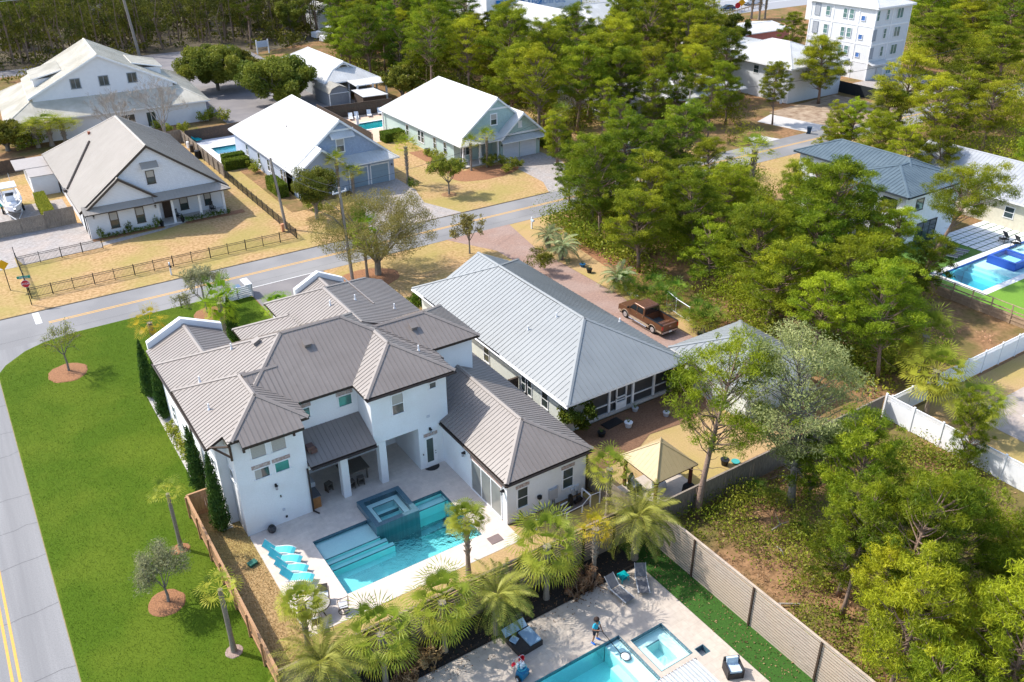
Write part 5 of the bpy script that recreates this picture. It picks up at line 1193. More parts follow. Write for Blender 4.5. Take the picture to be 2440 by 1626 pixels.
def fan_leaves(g, n, R_, top, blades=16, stem=.72, w=.05, lo=-.9, hi=1.25, tlo=0, droop=.35):
    Cs, Ds, Es, Ts = [], [], [], []
    for i in range(n):
        u = i / max(1, n - 1); el = hi + (lo - hi) * u ** .8 + g.normal() * .1; az = i * 2.4 + g.normal() * .15
        d = np.array([math.cos(el) * math.cos(az), math.cos(el) * math.sin(az), math.sin(el)]); hub = np.array(top) + d * stem * R_ * (.8 + .3 * g.random())
        side = np.cross(d, [0, 0, 1]); side /= np.linalg.norm(side) + 1e-6; upv = np.cross(side, d)
        pt = np.array(top); Cs.append((pt + hub) / 2); Ds.append((hub - pt) / 2); Es.append(side * .022); Ts.append(.8)
        tt = 1 - u + g.normal() * .12 if tlo == 0 else u
        for b in range(blades):
            a = (b / (blades - 1) - .5) * 4.1; bl = R_ * .64 * (1 - .22 * abs(a) / 2) * g.uniform(.9, 1.08)
            v = d * math.cos(a) + side * math.sin(a) + upv * (.12 * abs(a)); v /= np.linalg.norm(v)
            m = hub + v * bl * .55; v2 = v * (1 - droop * .4) + np.array([0, 0, -droop]); v2 /= np.linalg.norm(v2); e = m + v2 * bl * .5
            pr = np.cross(v, upv); pr /= np.linalg.norm(pr) + 1e-6
            Cs.append((hub + m) / 2); Ds.append((m - hub) / 2 * 1.06); Es.append(pr * w / 2); Ts.append(tt * .8 + .1 * g.random())
            Cs.append((m + e) / 2); Ds.append((e - m) / 2 * 1.15); Es.append(pr * w * .4); Ts.append(tt * .8 + .25 * g.random())
    return np.array(Cs), np.array(Ds), np.array(Es), np.array(Ts)
def palm_proto(label, seed, h, R_=1.25, n=40, leaf=M_PALM, r=.15, blades=20, lo=-.7, dead=0, name='fan_palm', lean=(0, 0), boots=True, hi=1.3, droop=.5, w=.05):
    g = np.random.default_rng(seed); t = thing(name, label, 'palm tree', (0, 0, 0)); tr = MB()
    N = 22; pts, rs = [], []
    for i in range(N):
        s = i / (N - 1); pts.append((lean[0] * s * s, lean[1] * s * s, h * s)); b = (.035 if i % 2 else -.01) if (boots and s > .35) else 0
        rs.append(r * (1.25 - .35 * min(1, s * 4)) + b + (.05 if boots and s > .8 else 0))
    tr.tube(pts, rs, 10)
    if boots:
        for i in range(46):
            s = .4 + .6 * i / 46; a = i * 2.4; x, y, z = lean[0] * s * s, lean[1] * s * s, h * s; rr_ = r * 1.05
            p = Vector((x + math.cos(a) * rr_ * .8, y + math.sin(a) * rr_ * .8, z)); tr.tube([p, p + Vector((math.cos(a) * .12, math.sin(a) * .12, .2))], [.04, .02], 4)
    part('trunk', tr, M_PTRK, t); top = (lean[0], lean[1], h + .05)
    A = fan_leaves(g, n, R_, top, blades, lo=lo, hi=hi, droop=droop, w=w, tlo=1); meshobj('crown', leafmesh('crown', *A, leaf), t)
    if dead:
        A = fan_leaves(g, dead, R_ * .8, (lean[0], lean[1], h - .1), 10, lo=-1.45, hi=-1.0); meshobj('dead_fronds', leafmesh('dead', *A, M_DEADP), t)
    return t
def phoenix_proto(label, seed, h, R_=2.2, n=34, leaf=M_PHNX, r=.2, lean=(0, 0)):
    g = np.random.default_rng(seed); t = thing('date_palm', label, 'palm tree', (0, 0, 0)); tr = MB()
    tr.tube([(0, 0, 0), (0, 0, h * .5), (0, 0, h)], [r * 1.3, r, r * 1.25], 10)
    for i in range(60):
        s = .1 + .9 * i / 60; a = i * 2.4; p = Vector((math.cos(a) * r, math.sin(a) * r, h * s)); tr.tube([p, p + Vector((math.cos(a) * .12, math.sin(a) * .12, .14))], [.06, .02], 4)
    part('trunk', tr, M_PTRK, t); Cs, Ds, Es, Ts = [], [], [], []
    for i in range(n):
        u = i / (n - 1); el = 1.25 - 1.5 * u + g.normal() * .08; az = i * 2.4 + g.normal() * .12
        hd = np.array([math.cos(az), math.sin(az), 0]); side = np.array([-math.sin(az), math.cos(az), 0]); p = np.array([0, 0, h]); K = 24; e = el; ln = R_ * g.uniform(.9, 1.1)
        for k in range(K):
            s = k / K; e = el - 1.5 * s ** 1.5; d = hd * math.cos(e) + np.array([0, 0, math.sin(e)]); q = p + d * ln / K
            Cs.append((p + q) / 2); Ds.append((q - p) / 2 * 1.1); Es.append(side * .02); Ts.append(.9)
            if k > 2:
                ll = R_ * .2 * math.sin(math.pi * (.12 + .85 * s)) + .06
                for sg in (-1, 1):
                    for m_ in (0, .5):
                        v = side * sg * .85 + d * .55 + np.array([0, 0, -.18 + g.normal() * .1]); v /= np.linalg.norm(v); c = p + (q - p) * m_ + v * ll / 2
                        w_ = np.cross(v, d); w_ /= np.linalg.norm(w_); Cs.append(c); Ds.append(v * ll / 2); Es.append((w_ * .4 + d * .6) * .03); Ts.append((1 - u) * .7 + .35 * g.random() * s)
            p = q
    meshobj('crown', leafmesh('crown', np.array(Cs), np.array(Ds), np.array(Es), np.array(Ts), leaf), t)
    return t
def cypress_proto(label, seed, h, r):
    g = np.random.default_rng(seed); t = thing('cypress', label, 'tree', (0, 0, 0)); cl = []
    for i in range(90):
        s = (i + .5) / 90; rr_ = r * min(1, (s * 6 + .45)) * (1 - s) ** .62 * 1.1; a = i * 2.4; cl.append((math.cos(a) * rr_ * .55, math.sin(a) * rr_ * .55, .15 + s * (h - .3), rr_ * .55 + .05, rr_ * .55 + .05, .28, g.random()))
    P, D, E, T = cloud(g, cl, 1500, .15, .05, up=1.8, shell=.6); b = MB(); b.tube([(0, 0, 0), (0, 0, h * .8)], [.07, .02], 6); part('trunk', b, M_BARK, t)
    meshobj('foliage', leafmesh('foliage', P, D, E, T, M_CYPR), t); return t
def hedge(name, label, x0, x1, y0, y1, h, leaf=M_HEDG, seed=0, cat='hedge', z=0, group=None, per=650):
    g = np.random.default_rng(seed); t = thing(name, label, cat, ((x0 + x1) / 2, (y0 + y1) / 2, z), group); A = (x1 - x0) * (y1 - y0) + (x1 - x0 + y1 - y0) * h * 2; n = int(A * per)
    P = g.random((n, 3)); f = g.integers(0, 5, n)
    wts = np.array([(x1 - x0) * (y1 - y0), (x1 - x0) * h, (x1 - x0) * h, (y1 - y0) * h, (y1 - y0) * h]); f = g.choice(5, n, p=wts / wts.sum())
    P[f == 0, 2] = 1; P[f == 1, 1] = 0; P[f == 2, 1] = 1; P[f == 3, 0] = 0; P[f == 4, 0] = 1
    P = (P - .5) * np.array([x1 - x0, y1 - y0, h]) + np.array([0, 0, h / 2 + .02]) + g.normal(size=(n, 3)) * .05
    P[:, 2] = np.maximum(P[:, 2], .02); D = rdir(g, n, .3); E = np.cross(D, rdir(g, n)); meshobj('foliage', leafmesh('foliage', P, D * .07, E * .04, g.random(n), leaf), t)
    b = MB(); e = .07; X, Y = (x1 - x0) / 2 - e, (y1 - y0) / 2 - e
    b.box(t.location.x - X, t.location.x + X, t.location.y - Y, t.location.y + Y, z, z + h - e); part('stems', b, mat('hedge_core', (.03, .045, .012), (.02, .03, .01)), t); return t  # dark solid core box added inside the leaves to block gaps, not stems
PR = []
def park(o): o.location = (0, 0, 0); PR.append(o); return o
_used = set()
def place(proto, x, y, z=0, rz=0, sc=1, label=None, group=None):
    "the first call moves the prototype itself, later calls copy it"
    if proto.name not in _used:
        dup_reg(proto); _used.add(proto.name); proto.location = (x, y, z); proto.rotation_euler = (0, 0, rz); proto.scale = sc if hasattr(sc, '__len__') else (sc,) * 3
        if label: proto['label'] = label
        if group: proto['group'] = group
        return proto
    return dup(proto, (x, y, z), rz, sc, label, group)
def dup_reg(o):
    CH_OF[o.name] = list(o.children)
    for c in o.children: dup_reg(c)

# ---- pines: woods
TONES = [('dark green', (.05, .6)), ('yellow-green', (.45, 1.1)), ('mid green', (.2, .85))]
PINES = []
for i, (h_, w_, c0, nc) in enumerate(((10.5, 5.6, .36, 54), (9.0, 5.2, .30, 54), (11.5, 6.2, .42, 58), (8.0, 5.0, .25, 50), (10.0, 5.0, .45, 44), (7.0, 4.8, .18, 48), (12, 5.4, .50, 46), (9.5, 6.4, .32, 60), (8.8, 5.6, .34, 52))):
    tn, cr = TONES[i % 3]
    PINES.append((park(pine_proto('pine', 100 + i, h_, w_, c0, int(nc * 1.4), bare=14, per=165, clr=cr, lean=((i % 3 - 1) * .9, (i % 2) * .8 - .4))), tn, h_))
def inpoly(x, y, P):
    c = False
    for i in range(len(P)):
        a, b = P[i], P[i - 1]
        if (a[1] > y) != (b[1] > y) and x < (b[0] - a[0]) * (y - a[1]) / (b[1] - a[1]) + a[0]: c = not c
    return c
rw = random.Random(11)
NOGO = [(-60, 60, 86, 142), (7, 52, 143, 176), (50, 72, 99, 175), (30, 47, 30, 80), (46, 50.6, 38, 80), (87.6, 99.6, 105.5, 122.5), (98.6, 114.8, 102, 118), (120, 137, 98.5, 119.5), (146, 163, 90, 120), (78, 104, 37, 68), (42.5, 52.3, 34.5, 45), (-10, 175, 79, 87), (95, 109, 36, 62), (38, 63, 143, 214), (180, 400, 172, 240), (43, 54.5, 31, 80), (53.4, 80, 8, 31.5), (100, 118, 84, 94), (139, 163, 88, 104), (75, 101, 30, 50)]
SHAPES = ('domed', 'low-branched', 'broad', 'bushy', 'slim', 'squat', 'long-trunked', 'spreading', 'rounded')
LMK = [(64, 128, 'behind the kidney pool'), (72, 118, 'right behind the seafoam house'), (74, 104, 'beside the seafoam garage'), (80, 100, 'by the left pole of the cottages'), (88, 92, 'by the transformer pole'), (70, 150, 'right of the white cottage'), (66, 172, 'above the white cottage roof'), (85, 130, 'behind the dull grey cottage'), (92, 150, 'amid the middle wood'), (108, 125, 'behind the white bungalow'), (118, 140, 'left of the coral house'), (110, 165, 'below the white gables'), (125, 155, 'below the pale ribbed roof'), (140, 165, 'by the highway junction'), (85, 175, 'under the blue wrapped stack'), (100, 185, 'below the billboard'),
 (52, 76, 'beside the pindo palms'), (58, 70, 'at the street corner of the driveway wood'), (66, 76, 'along the street side of the driveway wood'), (56, 58, 'behind the pot plants'), (62, 52, 'behind the pickup truck'), (70, 60, 'in the heart of the driveway wood'), (78, 70, 'left of the slate roofs'), (72, 46, 'left of the leaning pine'), (58, 44, 'behind the pale garage'), (66, 38, 'above the white vinyl fence'), (76, 52, 'against the slate-roofed house'),
 (170, 100, 'right of the tower'), (150, 80, 'below the tower car park'), (130, 75, 'by the sandy lot'), (120, 60, 'behind the galvanised roof'), (140, 60, 'above the galvanised roof'), (170, 70, 'at the right edge, upper part'), (200, 110, 'far behind the tower'), (190, 90, 'in the top right corner'),
 (36, 20, 'near the slat fence'), (40, 12, 'at the bottom of the wild lot'), (46, 18, 'in the middle of the wild lot'), (50, 24, 'below the vinyl fence'), (50, 8, 'in the bottom right corner'),
 (0, 220, 'at the far left of the top'), (15, 215, 'behind the hall ridge'), (30, 220, 'left of the distant leaning pole'), (50, 222, 'right of the distant leaning pole'), (70, 230, 'above the parking lot'), (90, 225, 'by the white cabin'), (60, 270, 'at the top edge left of centre'), (20, 270, 'at the top left edge'), (110, 240, 'above the covered boats')]
def plabel(x, y, i, h):
    d = min(LMK, key=lambda q: (q[0] - x) ** 2 + (q[1] - y) ** 2); return f"{'tall' if h > 10.4 else 'short' if h < 8.2 else 'middling'} {SHAPES[i]} {PINES[i][1]} pine {d[2]}"
def wood(pix, zc, sp, where, hs=(.85, 1.15), cap=400, group=None, seed=0, only=None, nogo=True, wide=1.0):
    W_ = [(at(px, py, zc).x, at(px, py, zc).y) for px, py in pix]; r_ = random.Random(seed); pts = []
    x0, x1 = min(p[0] for p in W_), max(p[0] for p in W_); y0, y1 = min(p[1] for p in W_), max(p[1] for p in W_)
    for _ in range(12000):
        x, y = r_.uniform(x0, x1), r_.uniform(y0, y1)
        if not inpoly(x, y, W_) or (nogo and any(a < x < b and c < y < d for a, b, c, d in NOGO)): continue
        if any((x - a) ** 2 + (y - b) ** 2 < sp * sp for a, b in pts): continue
        pts.append((x, y))
        if len(pts) >= cap: break
    for x, y in pts:
        i = r_.choice(only) if only else r_.randrange(len(PINES)); pr, tn, hh = PINES[i]; s = r_.uniform(*hs); wd = wide * r_.uniform(.9, 1.15)
        place(pr, x, y, 0, r_.random() * 6.28, (s * wd, s * wd, s), plabel(x, y, i, hh * s), group or ('pines ' + where))
    return len(pts)
ZN = {}
ZN['tl'] = wood([(-60, -120), (300, -150), (780, -140), (740, 60), (650, 40), (560, 75), (440, 110), (330, 80), (200, 70), (80, 110), (-60, 150)], 6, 9.0, 'in the far wood beyond the white hall', (1.25, 1.7), 60, seed=1, wide=1.0, only=(0, 2, 4, 6, 7))
ZN['mid'] = wood([(800, 20), (960, -20), (1120, 80), (1180, 70), (1240, 95), (1330, 80), (1420, 100), (1500, 60), (1590, 30), (1680, 60), (1740, 160), (1620, 215), (1420, 225), (1300, 270), (1180, 200), (1090, 150), (1010, 190), (930, 190), (870, 150), (800, 120)], 6, 6.3, 'in the middle wood behind the seafoam house', (1.05, 1.4), 90, seed=2, wide=1.15)
ZN['mid2'] = wood([(1480, -60), (1640, -70), (1760, -40), (1700, 20), (1560, 40), (1470, 40)], 6, 7, 'at the top edge by the highway', (.9, 1.2), 8, seed=9)
ZN['ctr'] = wood([(1330, 470), (1400, 390), (1480, 340), (1600, 345), (1690, 400), (1780, 470), (1900, 500), (2010, 590), (2120, 640), (2160, 740), (2090, 830), (1960, 800), (1830, 760), (1700, 690), (1560, 640), (1450, 600), (1370, 560)], 5, 4.7, 'in the wood right of the brick driveway', (.8, 1.15), 66, seed=3, wide=1.3)
ZN['tr'] = wood([(2200, -60), (2520, -60), (2540, 420), (2400, 350), (2290, 330), (2180, 300), (2060, 300), (2130, 225), (2190, 120)], 5, 7.4, 'in the wood right of the apartment tower', (.95, 1.35), 40, seed=4, wide=1.35)
ZN['lr'] = wood([(1980, 1220), (2080, 1180), (2200, 1230), (2330, 1260), (2480, 1240), (2540, 1700), (2260, 1700), (2100, 1560), (2040, 1420), (2000, 1300)], 4, 3.3, 'in the wild lot at the lower right', (.72, 1.0), 34, seed=5)
print('ZN', ZN)
def pine_top(px, py, h, i, label, rz=0, wide=1.0, group=None):
    p = at(px, py, h); pr, tn, hh = PINES[i]; s = h / hh; place(pr, p.x, p.y, 0, rz, (s * wide, s * wide, s), label or plabel(p.x, p.y, i, h), group)
for k, (px, py, h, i) in enumerate(((1375, 130, 11, 2), (1440, 190, 9.5, 4), (1500, 140, 11, 6), (1560, 165, 10, 1), (1625, 130, 11, 0), (1668, 110, 10.5, 7), (1700, 190, 9, 4), (1745, 150, 9.5, 8), (1480, 240, 8, 3), (1425, 340, 7.5, 5), (1600, 300, 7, 5), (1540, 300, 6.5, 3), (1330, 270, 7, 5))):
    pine_top(px, py, h, i, None, k * 1.3, group='pines in front of the low cottages')
pine_top(1975, 88, 11, 7, 'broad dark pine in front of the apartment tower', .4, 1.25)
pine_top(1860, 150, 9.5, 2, 'dark pine left of the broad one, in front of the white villa', 2.0)
pine_top(1900, 30, 9, 1, 'rounded pine between the villa roof and the left edge of the tower', 1.0, 1.2)
pine_top(2020, 255, 6.5, 5, 'low bushy yellow-green pine by the far street corner', 1.2, 1.1)
pine_top(1905, 385, 8, 4, 'slim pine in front of the batten wall of the slate-roofed house', 2.2)
pine_top(2010, 425, 9, 1, 'bright pine in front of the slate-blue roof corner', .2, 1.05)
pine_top(2095, 470, 8, 3, 'pine in front of the white wall of the slate-roofed house', 1.2)
for k, (px, py, h, i, lb) in enumerate(((1955, 480, 8, 6, 'slim pine against the white wall under the slate-blue eave'), (2150, 500, 8.5, 4, 'pine crossing the slate-blue hip in the middle of the modern house'), (2215, 560, 7, 3, 'bushy pine beside the trunk of the leaning pine'), (2060, 570, 7.5, 7, 'spreading pine low before the modern house'), (2040, 240, 7.5, 1, 'pine before the black fence of the tower, left'), (2110, 270, 8, 7, 'spreading pine by the far street bend, right of the cabbage palms'), (1985, 300, 5.5, 5, 'short bushy pine on the far street corner'), (2180, 300, 8.5, 1, 'low-branched pine above the galvanised roof, left end'), (2270, 310, 8.5, 8, 'rounded pine above the galvanised roof, middle'), (2120, 215, 8, 3, 'bushy pine in front of the tower car park'))): pine_top(px, py, h, i, lb, k * 1.1, 1.1)
pine_top(1360, 335, 8, 0, 'rounded pine at the end of the seafoam house driveway', .9, 1.0)
LP = pine_proto('tall leaning pine over the blue pool with a bare reddish trunk', 301, 10.5, 8.0, .64, 56, per=110, lean=(3.6, -1.6), clr=(.3, 1.0), bare=12, r0=.26)
LP.location = (78.9, 44.6, 0)
PA = pine_proto('leaning pine rising over the gazebo, bare trunk and bright airy crown', 302, 11.2, 7.4, .50, 66, per=95, lean=(3.5, 1.3), clr=(.35, .95), bare=14, r0=.24)
PA.location = (33.4, 30.0, -.1)
PB = pine_proto('big grey-looking pine with twiggy half-dead crown beside the weathered fence', 303, 12.0, 8.6, .40, 100, per=48, lean=(.4, 1.8), mt=M_PINEG, clr=(.2, .9), bare=110, r0=.26, L=.2, W=.05, trunkm=M_BARKG)
PB.location = (39.2, 27.4, -.1)
for (bx_, tx_, i, lb) in (((2005, 1470), (2010, 1190), 6, 'slanting pine with a forked pale trunk in the middle of the wild lot'), ((2075, 1560), (2150, 1300), 4, 'thin crooked pine near the slat fence in the wild lot'), ((2270, 1640), (2310, 1420), 1, 'crooked reddish-trunked pine at the bottom right corner')):
    b0 = at(*bx_); place(PINES[i][0], b0.x, b0.y, 0, rw.random() * 6, (.72, .72, .74), lb)
pine_top(2345, 960, 5.4, 5, 'bright young pine at the right end of the white vinyl fence', 1.0, .8)
pine_top(1960, 1010, 6.0, 3, 'broad low pine below the corner of the vinyl fence', 1.7, 1.25)

# ---- broadleaf trees
o = round_proto('oak_tree', 'wide airy olive-brown oak by the street beside the tall utility pole', 21, 6.3, 3.5, 1.5, M_OLIV, n=380, per=330, L=.17, W=.045, trunk=.3, lumps=.13); o.location = (32.9, 75.6, 0)
o = round_proto('evergreen_tree', 'dark olive evergreen with feathery crown on the corner lawn of the blue-gabled house', 22, 2.7, 2.1, 1.7, M_OAK, n=40, per=760, L=.26, W=.07, trunk=.2, lumps=.36); o.location = (33.8, 94.1, 0)
o = broad_proto('young_tree', 'small round-crowned tree beside the mouth of the brick driveway', 23, 4.4, 3.6, .32, 3, M_OLIV, per=34, L=.17, W=.10, clump=.36, r0=.09); o.location = (43.4, 75.0, 0)
o = broad_proto('young_tree', 'small yellow-green tree on the dry lawn in front of the seafoam house', 24, 5.0, 4.6, .3, 4, M_YGRN, per=26, L=.17, W=.10, clump=.36, r0=.11, k=(2, 3)); o.location = (51.0, 92.8, 0)
o = broad_proto('young_tree', 'small grey-green tree beside the white slatted bin screen', 25, 4.7, 4.3, .25, 4, leafmat('sage_leaves', (.24, .27, .12), (.48, .47, .24), .35), per=22, L=.15, W=.07, clump=.36, r0=.09); o.location = (15.8, 76.8, 0)
o = broad_proto('young_tree', 'thin twiggy young tree with a haze of leaves, in the upper mulch circle', 26, 4.4, 3.6, .36, 4, M_YGRN, per=7, L=.13, W=.05, clump=.40, r0=.08, k=(2, 3)); o.location = (3.1, 72.5, 0)
o = broad_proto('young_tree', 'small sage-green bushy tree in the lower mulch circle of the green lawn', 27, 3.9, 3.0, .28, 4, MATS['sage_leaves'], per=15, L=.14, W=.04, clump=.38, r0=.08, k=(3, 3)); o.location = (3.3, 41.3, 0)
def bare(label, seed, x, y, h, w):
    o = broad_proto('bare_tree', label, seed, h, w, .22, 5, None, r0=.15, k=(3, 3), bark=M_TWIG, spread=.42, stems=2, up=.2); o.location = (x, y, 0)
bare('leafless pale tree in front of the white hall, the left one', 31, 21.5, 141.5, 8.5, 6.5); bare('leafless pale tree in front of the white hall, the right one', 32, 28.0, 141.0, 9.5, 7.5)
for (px, py, hh, rx, lb, sd_, mm) in ((520, 215, 8, 6.2, 'big dark round evergreen on the island of the parking lot', 41, M_OAK), (580, 205, 6.5, 4.6, 'dark evergreen right behind the parking island tree', 42, M_OAK), (672, 245, 7.5, 6.4, 'wide olive evergreen between the parking lot and the white cottage', 43, M_OAK), (960, 235, 5.5, 3.6, 'small dark evergreen at the right end of the white cottage', 44, M_OAK), (1745, 120, 7.5, 3.4, 'dark magnolia-like tree in front of the pale roofs left of the villa', 45, M_OAK), (700, 90, 9, 4.0, 'tall airy tree beside the clearing at the top', 46, M_OAK), (20, 360, 4.5, 3.2, 'dark bushy tree at the left edge below the white hall', 47, M_OAK), (690, 250, 4, 2.8, 'bright green shrubby tree at the edge of the parking lot', 48, M_YGRN)):
    p = at(px, py, 0); o = round_proto('evergreen_tree', lb, sd_, rx, hh * .42, hh * .14, mm, n=52, per=340, L=.42, W=.2, trunk=.3, lumps=.28); o.location = (p.x, p.y, 0)
# camellias and shrubs
o = round_proto('camellia_bush', 'large glossy camellia bush at the near corner of the screened porch', 51, 1.55, 1.5, .3, M_HEDG, n=40, per=900, L=.16, W=.10, trunk=0, cat='bush', lumps=.33); p = at(1372, 1030); o.location = (p.x, p.y, 0)
dup_reg(o)
p = at(1612, 955); dup(o, (p.x, p.y, 0), 2.1, (.8, .8, 1.05), 'tall glossy camellia bush at the far corner of the screened porch')
p = at(1005, 745); dup(o, (p.x, p.y + .3, 0), 1.1, .7, 'round green bush between the taupe roof and the grey-roofed house')
o = round_proto('oleander_bush', 'spiky grey-green bush beyond the ridge of the grey-roofed house beside the driveway', 53, 1.5, 1.0, .5, M_SCRUB, n=30, per=420, L=.34, W=.05, trunk=0, cat='bush'); p = at(1285, 650); o.location = (p.x, p.y, 0)
CYP = cypress_proto('cypress', 61, 5.6, .62)
for (x, y, h, lb) in ((7.85, 64.5, 5.2, 'slim dark cypress farthest up the west wall, leaning over the lawn'), (8.05, 60.8, 5.7, 'slim dark cypress second from the top of the west wall'), (7.75, 50.6, 5.2, 'dark cypress in the middle of the west wall, just outside the fence corner'), (7.75, 45.7, 6.2, 'tallest dark cypress, inside the fence corner by the house'), (16.3, 70.2, 4.4, 'slim dark cypress by the driveway beside the street-side palm'), (22.0, 67.5, 3.8, 'small dark cypress beside the driveway in front of the portico')):
    place(CYP, x, y, 0, x * 3 + y, (1, 1, h / 5.6), lb)
SH = round_proto('shrub', 'shrub', 71, .55, .45, .0, M_YGRN, n=16, per=900, L=.12, W=.07, trunk=0, cat='shrub', lumps=.45)
for k, (x, y, s) in enumerate(((8.05, 57.6, 1.2), (8.1, 56.0, 1.25), (8.0, 54.4, 1.3), (8.1, 52.9, 1.1), (8.0, 58.9, .9))): place(SH, x, y, 0, k * 1.7, s, 'yellow-green shrub in the gravel strip along the west wall of the pool house', 'shrubs along the west wall')
SB = round_proto('boxwood', 'boxwood', 72, .42, .38, .0, M_HEDG, n=14, per=1100, L=.09, W=.05, trunk=0, cat='shrub', lumps=.5)
for k in range(7): place(SB, 20.9 + k * .78, 101.9, 0, k * 1.7, 1.0, 'clipped boxwood ball in the row before the white corner porch', 'boxwoods before the porch')
for k in range(9): place(SB, 11.6 + k * .7, 102.0, 0, k * 1.3, (.95, .8, .75 + .1 * (k % 2)), 'low dark plant in the bed under the two front windows', 'plants under the front windows')
for x in (11.3, 14.4, 17.4): place(SB, x, 102.05, 0, x, (.85, .85, 1.9), 'taller clipped shrub standing up in the front bed of the brown-roofed house', 'upright shrubs in the front bed')
for k, (px, py) in enumerate(((978, 440), (985, 452), (1335, 372), (1350, 385), (1372, 395), (1290, 350), (1322, 380))): p = at(px, py); place(SB, p.x, p.y, 0, k, 1.3 + .3 * (k % 2), 'rounded low shrub at the foot of a front wall by the seafoam house', 'shrubs by the seafoam house')
for k, (px, py) in enumerate(((1020, 372), (1035, 380), (1048, 388), (1175, 385), (1195, 395), (1222, 405), (1240, 400), (1210, 412), (1165, 398))): p = at(px, py); place(SH, p.x, p.y, 0, k, 1.2 + .35 * (k % 3), 'leafy shrub in the pine straw bed of the seafoam house', 'shrubs in the pine straw bed')
for k, (px, py) in enumerate(((598, 400), (612, 412), (655, 455), (668, 468), (735, 500), (760, 512), (790, 505))): p = at(px, py); place(SH, p.x, p.y, 0, k, 1.3 + .4 * (k % 2), 'green shrub in the side bed of the blue-gabled house', 'shrubs beside the blue-gabled house')
hedge('hedge', 'clipped tall green hedge along the blue-gabled house', 32.7, 33.9, 103.6, 108.2, 1.7, seed=81)
hedge('hedge', 'clipped curved hedge in front of the small blue pool, upper piece', 31.2, 34.2, 121.3, 122.6, 1.3, seed=82)
hedge('hedge', 'clipped hedge block in front of the small blue pool, lower piece', 30.6, 34.0, 118.6, 120.1, 1.3, seed=83)
hedge('hedge', 'long yellow-green clipped hedge between the boat and the brown-roofed house', 6.9, 8.0, 111.0, 119.0, 1.5, M_YGRN, seed=84)
hedge('hedge', 'dark hedge at the end of the kidney pool terrace', 54.6, 58.2, 118.2, 120.2, 1.4, seed=85)
hedge('hedge', 'dense dark hedge right of the seafoam garage', 72.6, 76.6, 101.4, 105.6, 2.0, seed=86)
for k, (px, py, s, m_) in enumerate(((440, 318, 1.6, 0), (505, 285, 1.8, 0), (535, 290, 1.9, 0), (485, 292, 1.6, 0), (375, 312, 1.5, 0), (400, 318, 1.4, 0), (90, 352, 2.2, 0), (60, 360, 2.0, 0), (475, 330, 1.3, 0))):
    p = at(px, py); place(SH, p.x, p.y, 0, k, s * 1.2, 'ornamental shrub along the wall of the white hall', 'shrubs along the white hall')

# ---- palms
FP1 = palm_proto('fan palm with tall clean trunk on the deck edge right of the turquoise pool', 201, 4.3, 1.05, 36, M_PALM, lo=-.6, blades=22); FP1.location = (18.6, 33.6, 0); dup_reg(FP1)
_used.add(FP1.name)
dup(FP1, (8.7, 33.7, 0), 2.0, (1.05, 1.05, .78), 'fan palm leaning over the round patio table')
FP2 = palm_proto('full fan palm behind the slat fence, second from the left', 202, 3.6, 1.8, 36, M_PALM, lo=-1.15, blades=22, dead=5, w=.06, hi=1.5); FP2.location = (11.4, 30.0, -.8); dup_reg(FP2)
dup(FP2, (15.0, 30.1, -.8), 1.4, (1, 1, 1.02), 'full fan palm behind the slat fence, below the middle of the pool')
dup(FP2, (21.8, 30.2, -.8), 2.9, (1.08, 1.08, 1.12), 'fullest yellow-green fan palm below the wing of the pool house')
FP3 = palm_proto('small-headed golden fan palm behind the loungers', 203, 3.7, 1.0, 20, M_YPALM, lo=-.6, blades=14); FP3.location = (25.2, 30.1, -.8)
FP4 = palm_proto('tall fan palm between the pool house wing and the gazebo', 204, 4.0, 1.35, 26, M_PALM, lo=-.3, blades=18); FP4.location = (28.5, 33.0, 0); dup_reg(FP4)
LPA = palm_proto('slender lawn palm with a small golden head, the upper one', 205, 4.3, .95, 12, M_PALM, lo=-.2, blades=14, boots=False, r=.13, hi=.9); LPA.location = (5.1, 45.4, 0); dup_reg(LPA)
dup(LPA, (5.3, 35.7, 0), 2.2, (1.1, 1.1, 1.05), 'slender lawn palm with a small golden head, the lower one by the fence')
PH = phoenix_proto('feathery date palm in the corner of the lower yard, near the turf strip', 211, 3.2, 2.9, 40); PH.location = (28.2, 29.9, -.8); dup_reg(PH)
dup(PH, (18.0, 29.6, -.8), 1.2, .86, 'feathery date palm over the blue daybed')
dup(PH, (8.3, 30.4, -.8), 2.4, .95, 'feathery date palm at the bottom left corner of the slat fence')
WP = palm_proto('bright green fan palm in the mulch bed by the street', 221, 3.4, 1.6, 22, M_PALMG, lo=-1.0, blades=26, dead=0, droop=.3, w=.07); WP.location = (15.4, 69.3, 0); WP.scale = (1, 1, 1.25); dup_reg(WP)
dup(WP, (31.6, 75.4, 0), 1.0, (1, 1, 1.45), 'bright green fan palm beside the utility pole')
dup(WP, (21.0, 70.8, 0), 2.0, (1.05, 1.05, .55), 'bright green fan palm beside the driveway, beyond the taupe roof')
YP = palm_proto('golden fan palm on the lawn beyond the west gable', 222, 2.1, 1.5, 16, M_YPALM, lo=-.8, blades=18, droop=.25); YP.location = (10.2, 73.4, 0)
for (x, y, s, lb) in ((48.6, 99.4, (1.25, 1.25, 1.25), 'tall cabbage palm between the blue-gabled and seafoam houses'), (58.3, 99.5, (.95, .95, .95), 'cabbage palm in front of the seafoam porch, the left of two'), (60.9, 99.6, (.95, .95, 1.05), 'cabbage palm in front of the seafoam porch, the right of two'), (39.4, 100.3, (1.05, 1.05, 1.1), 'cabbage palm in front of the entry gable of the blue-gabled house'), (40.6, 98.6, (1.1, 1.1, .8), 'shorter cabbage palm by the blue garage doors'), (73.2, 99.6, (1.2, 1.2, 1.35), 'tall cabbage palm right of the white garage doors')):
    dup(FP4, (x, y, 0), x, s, lb)
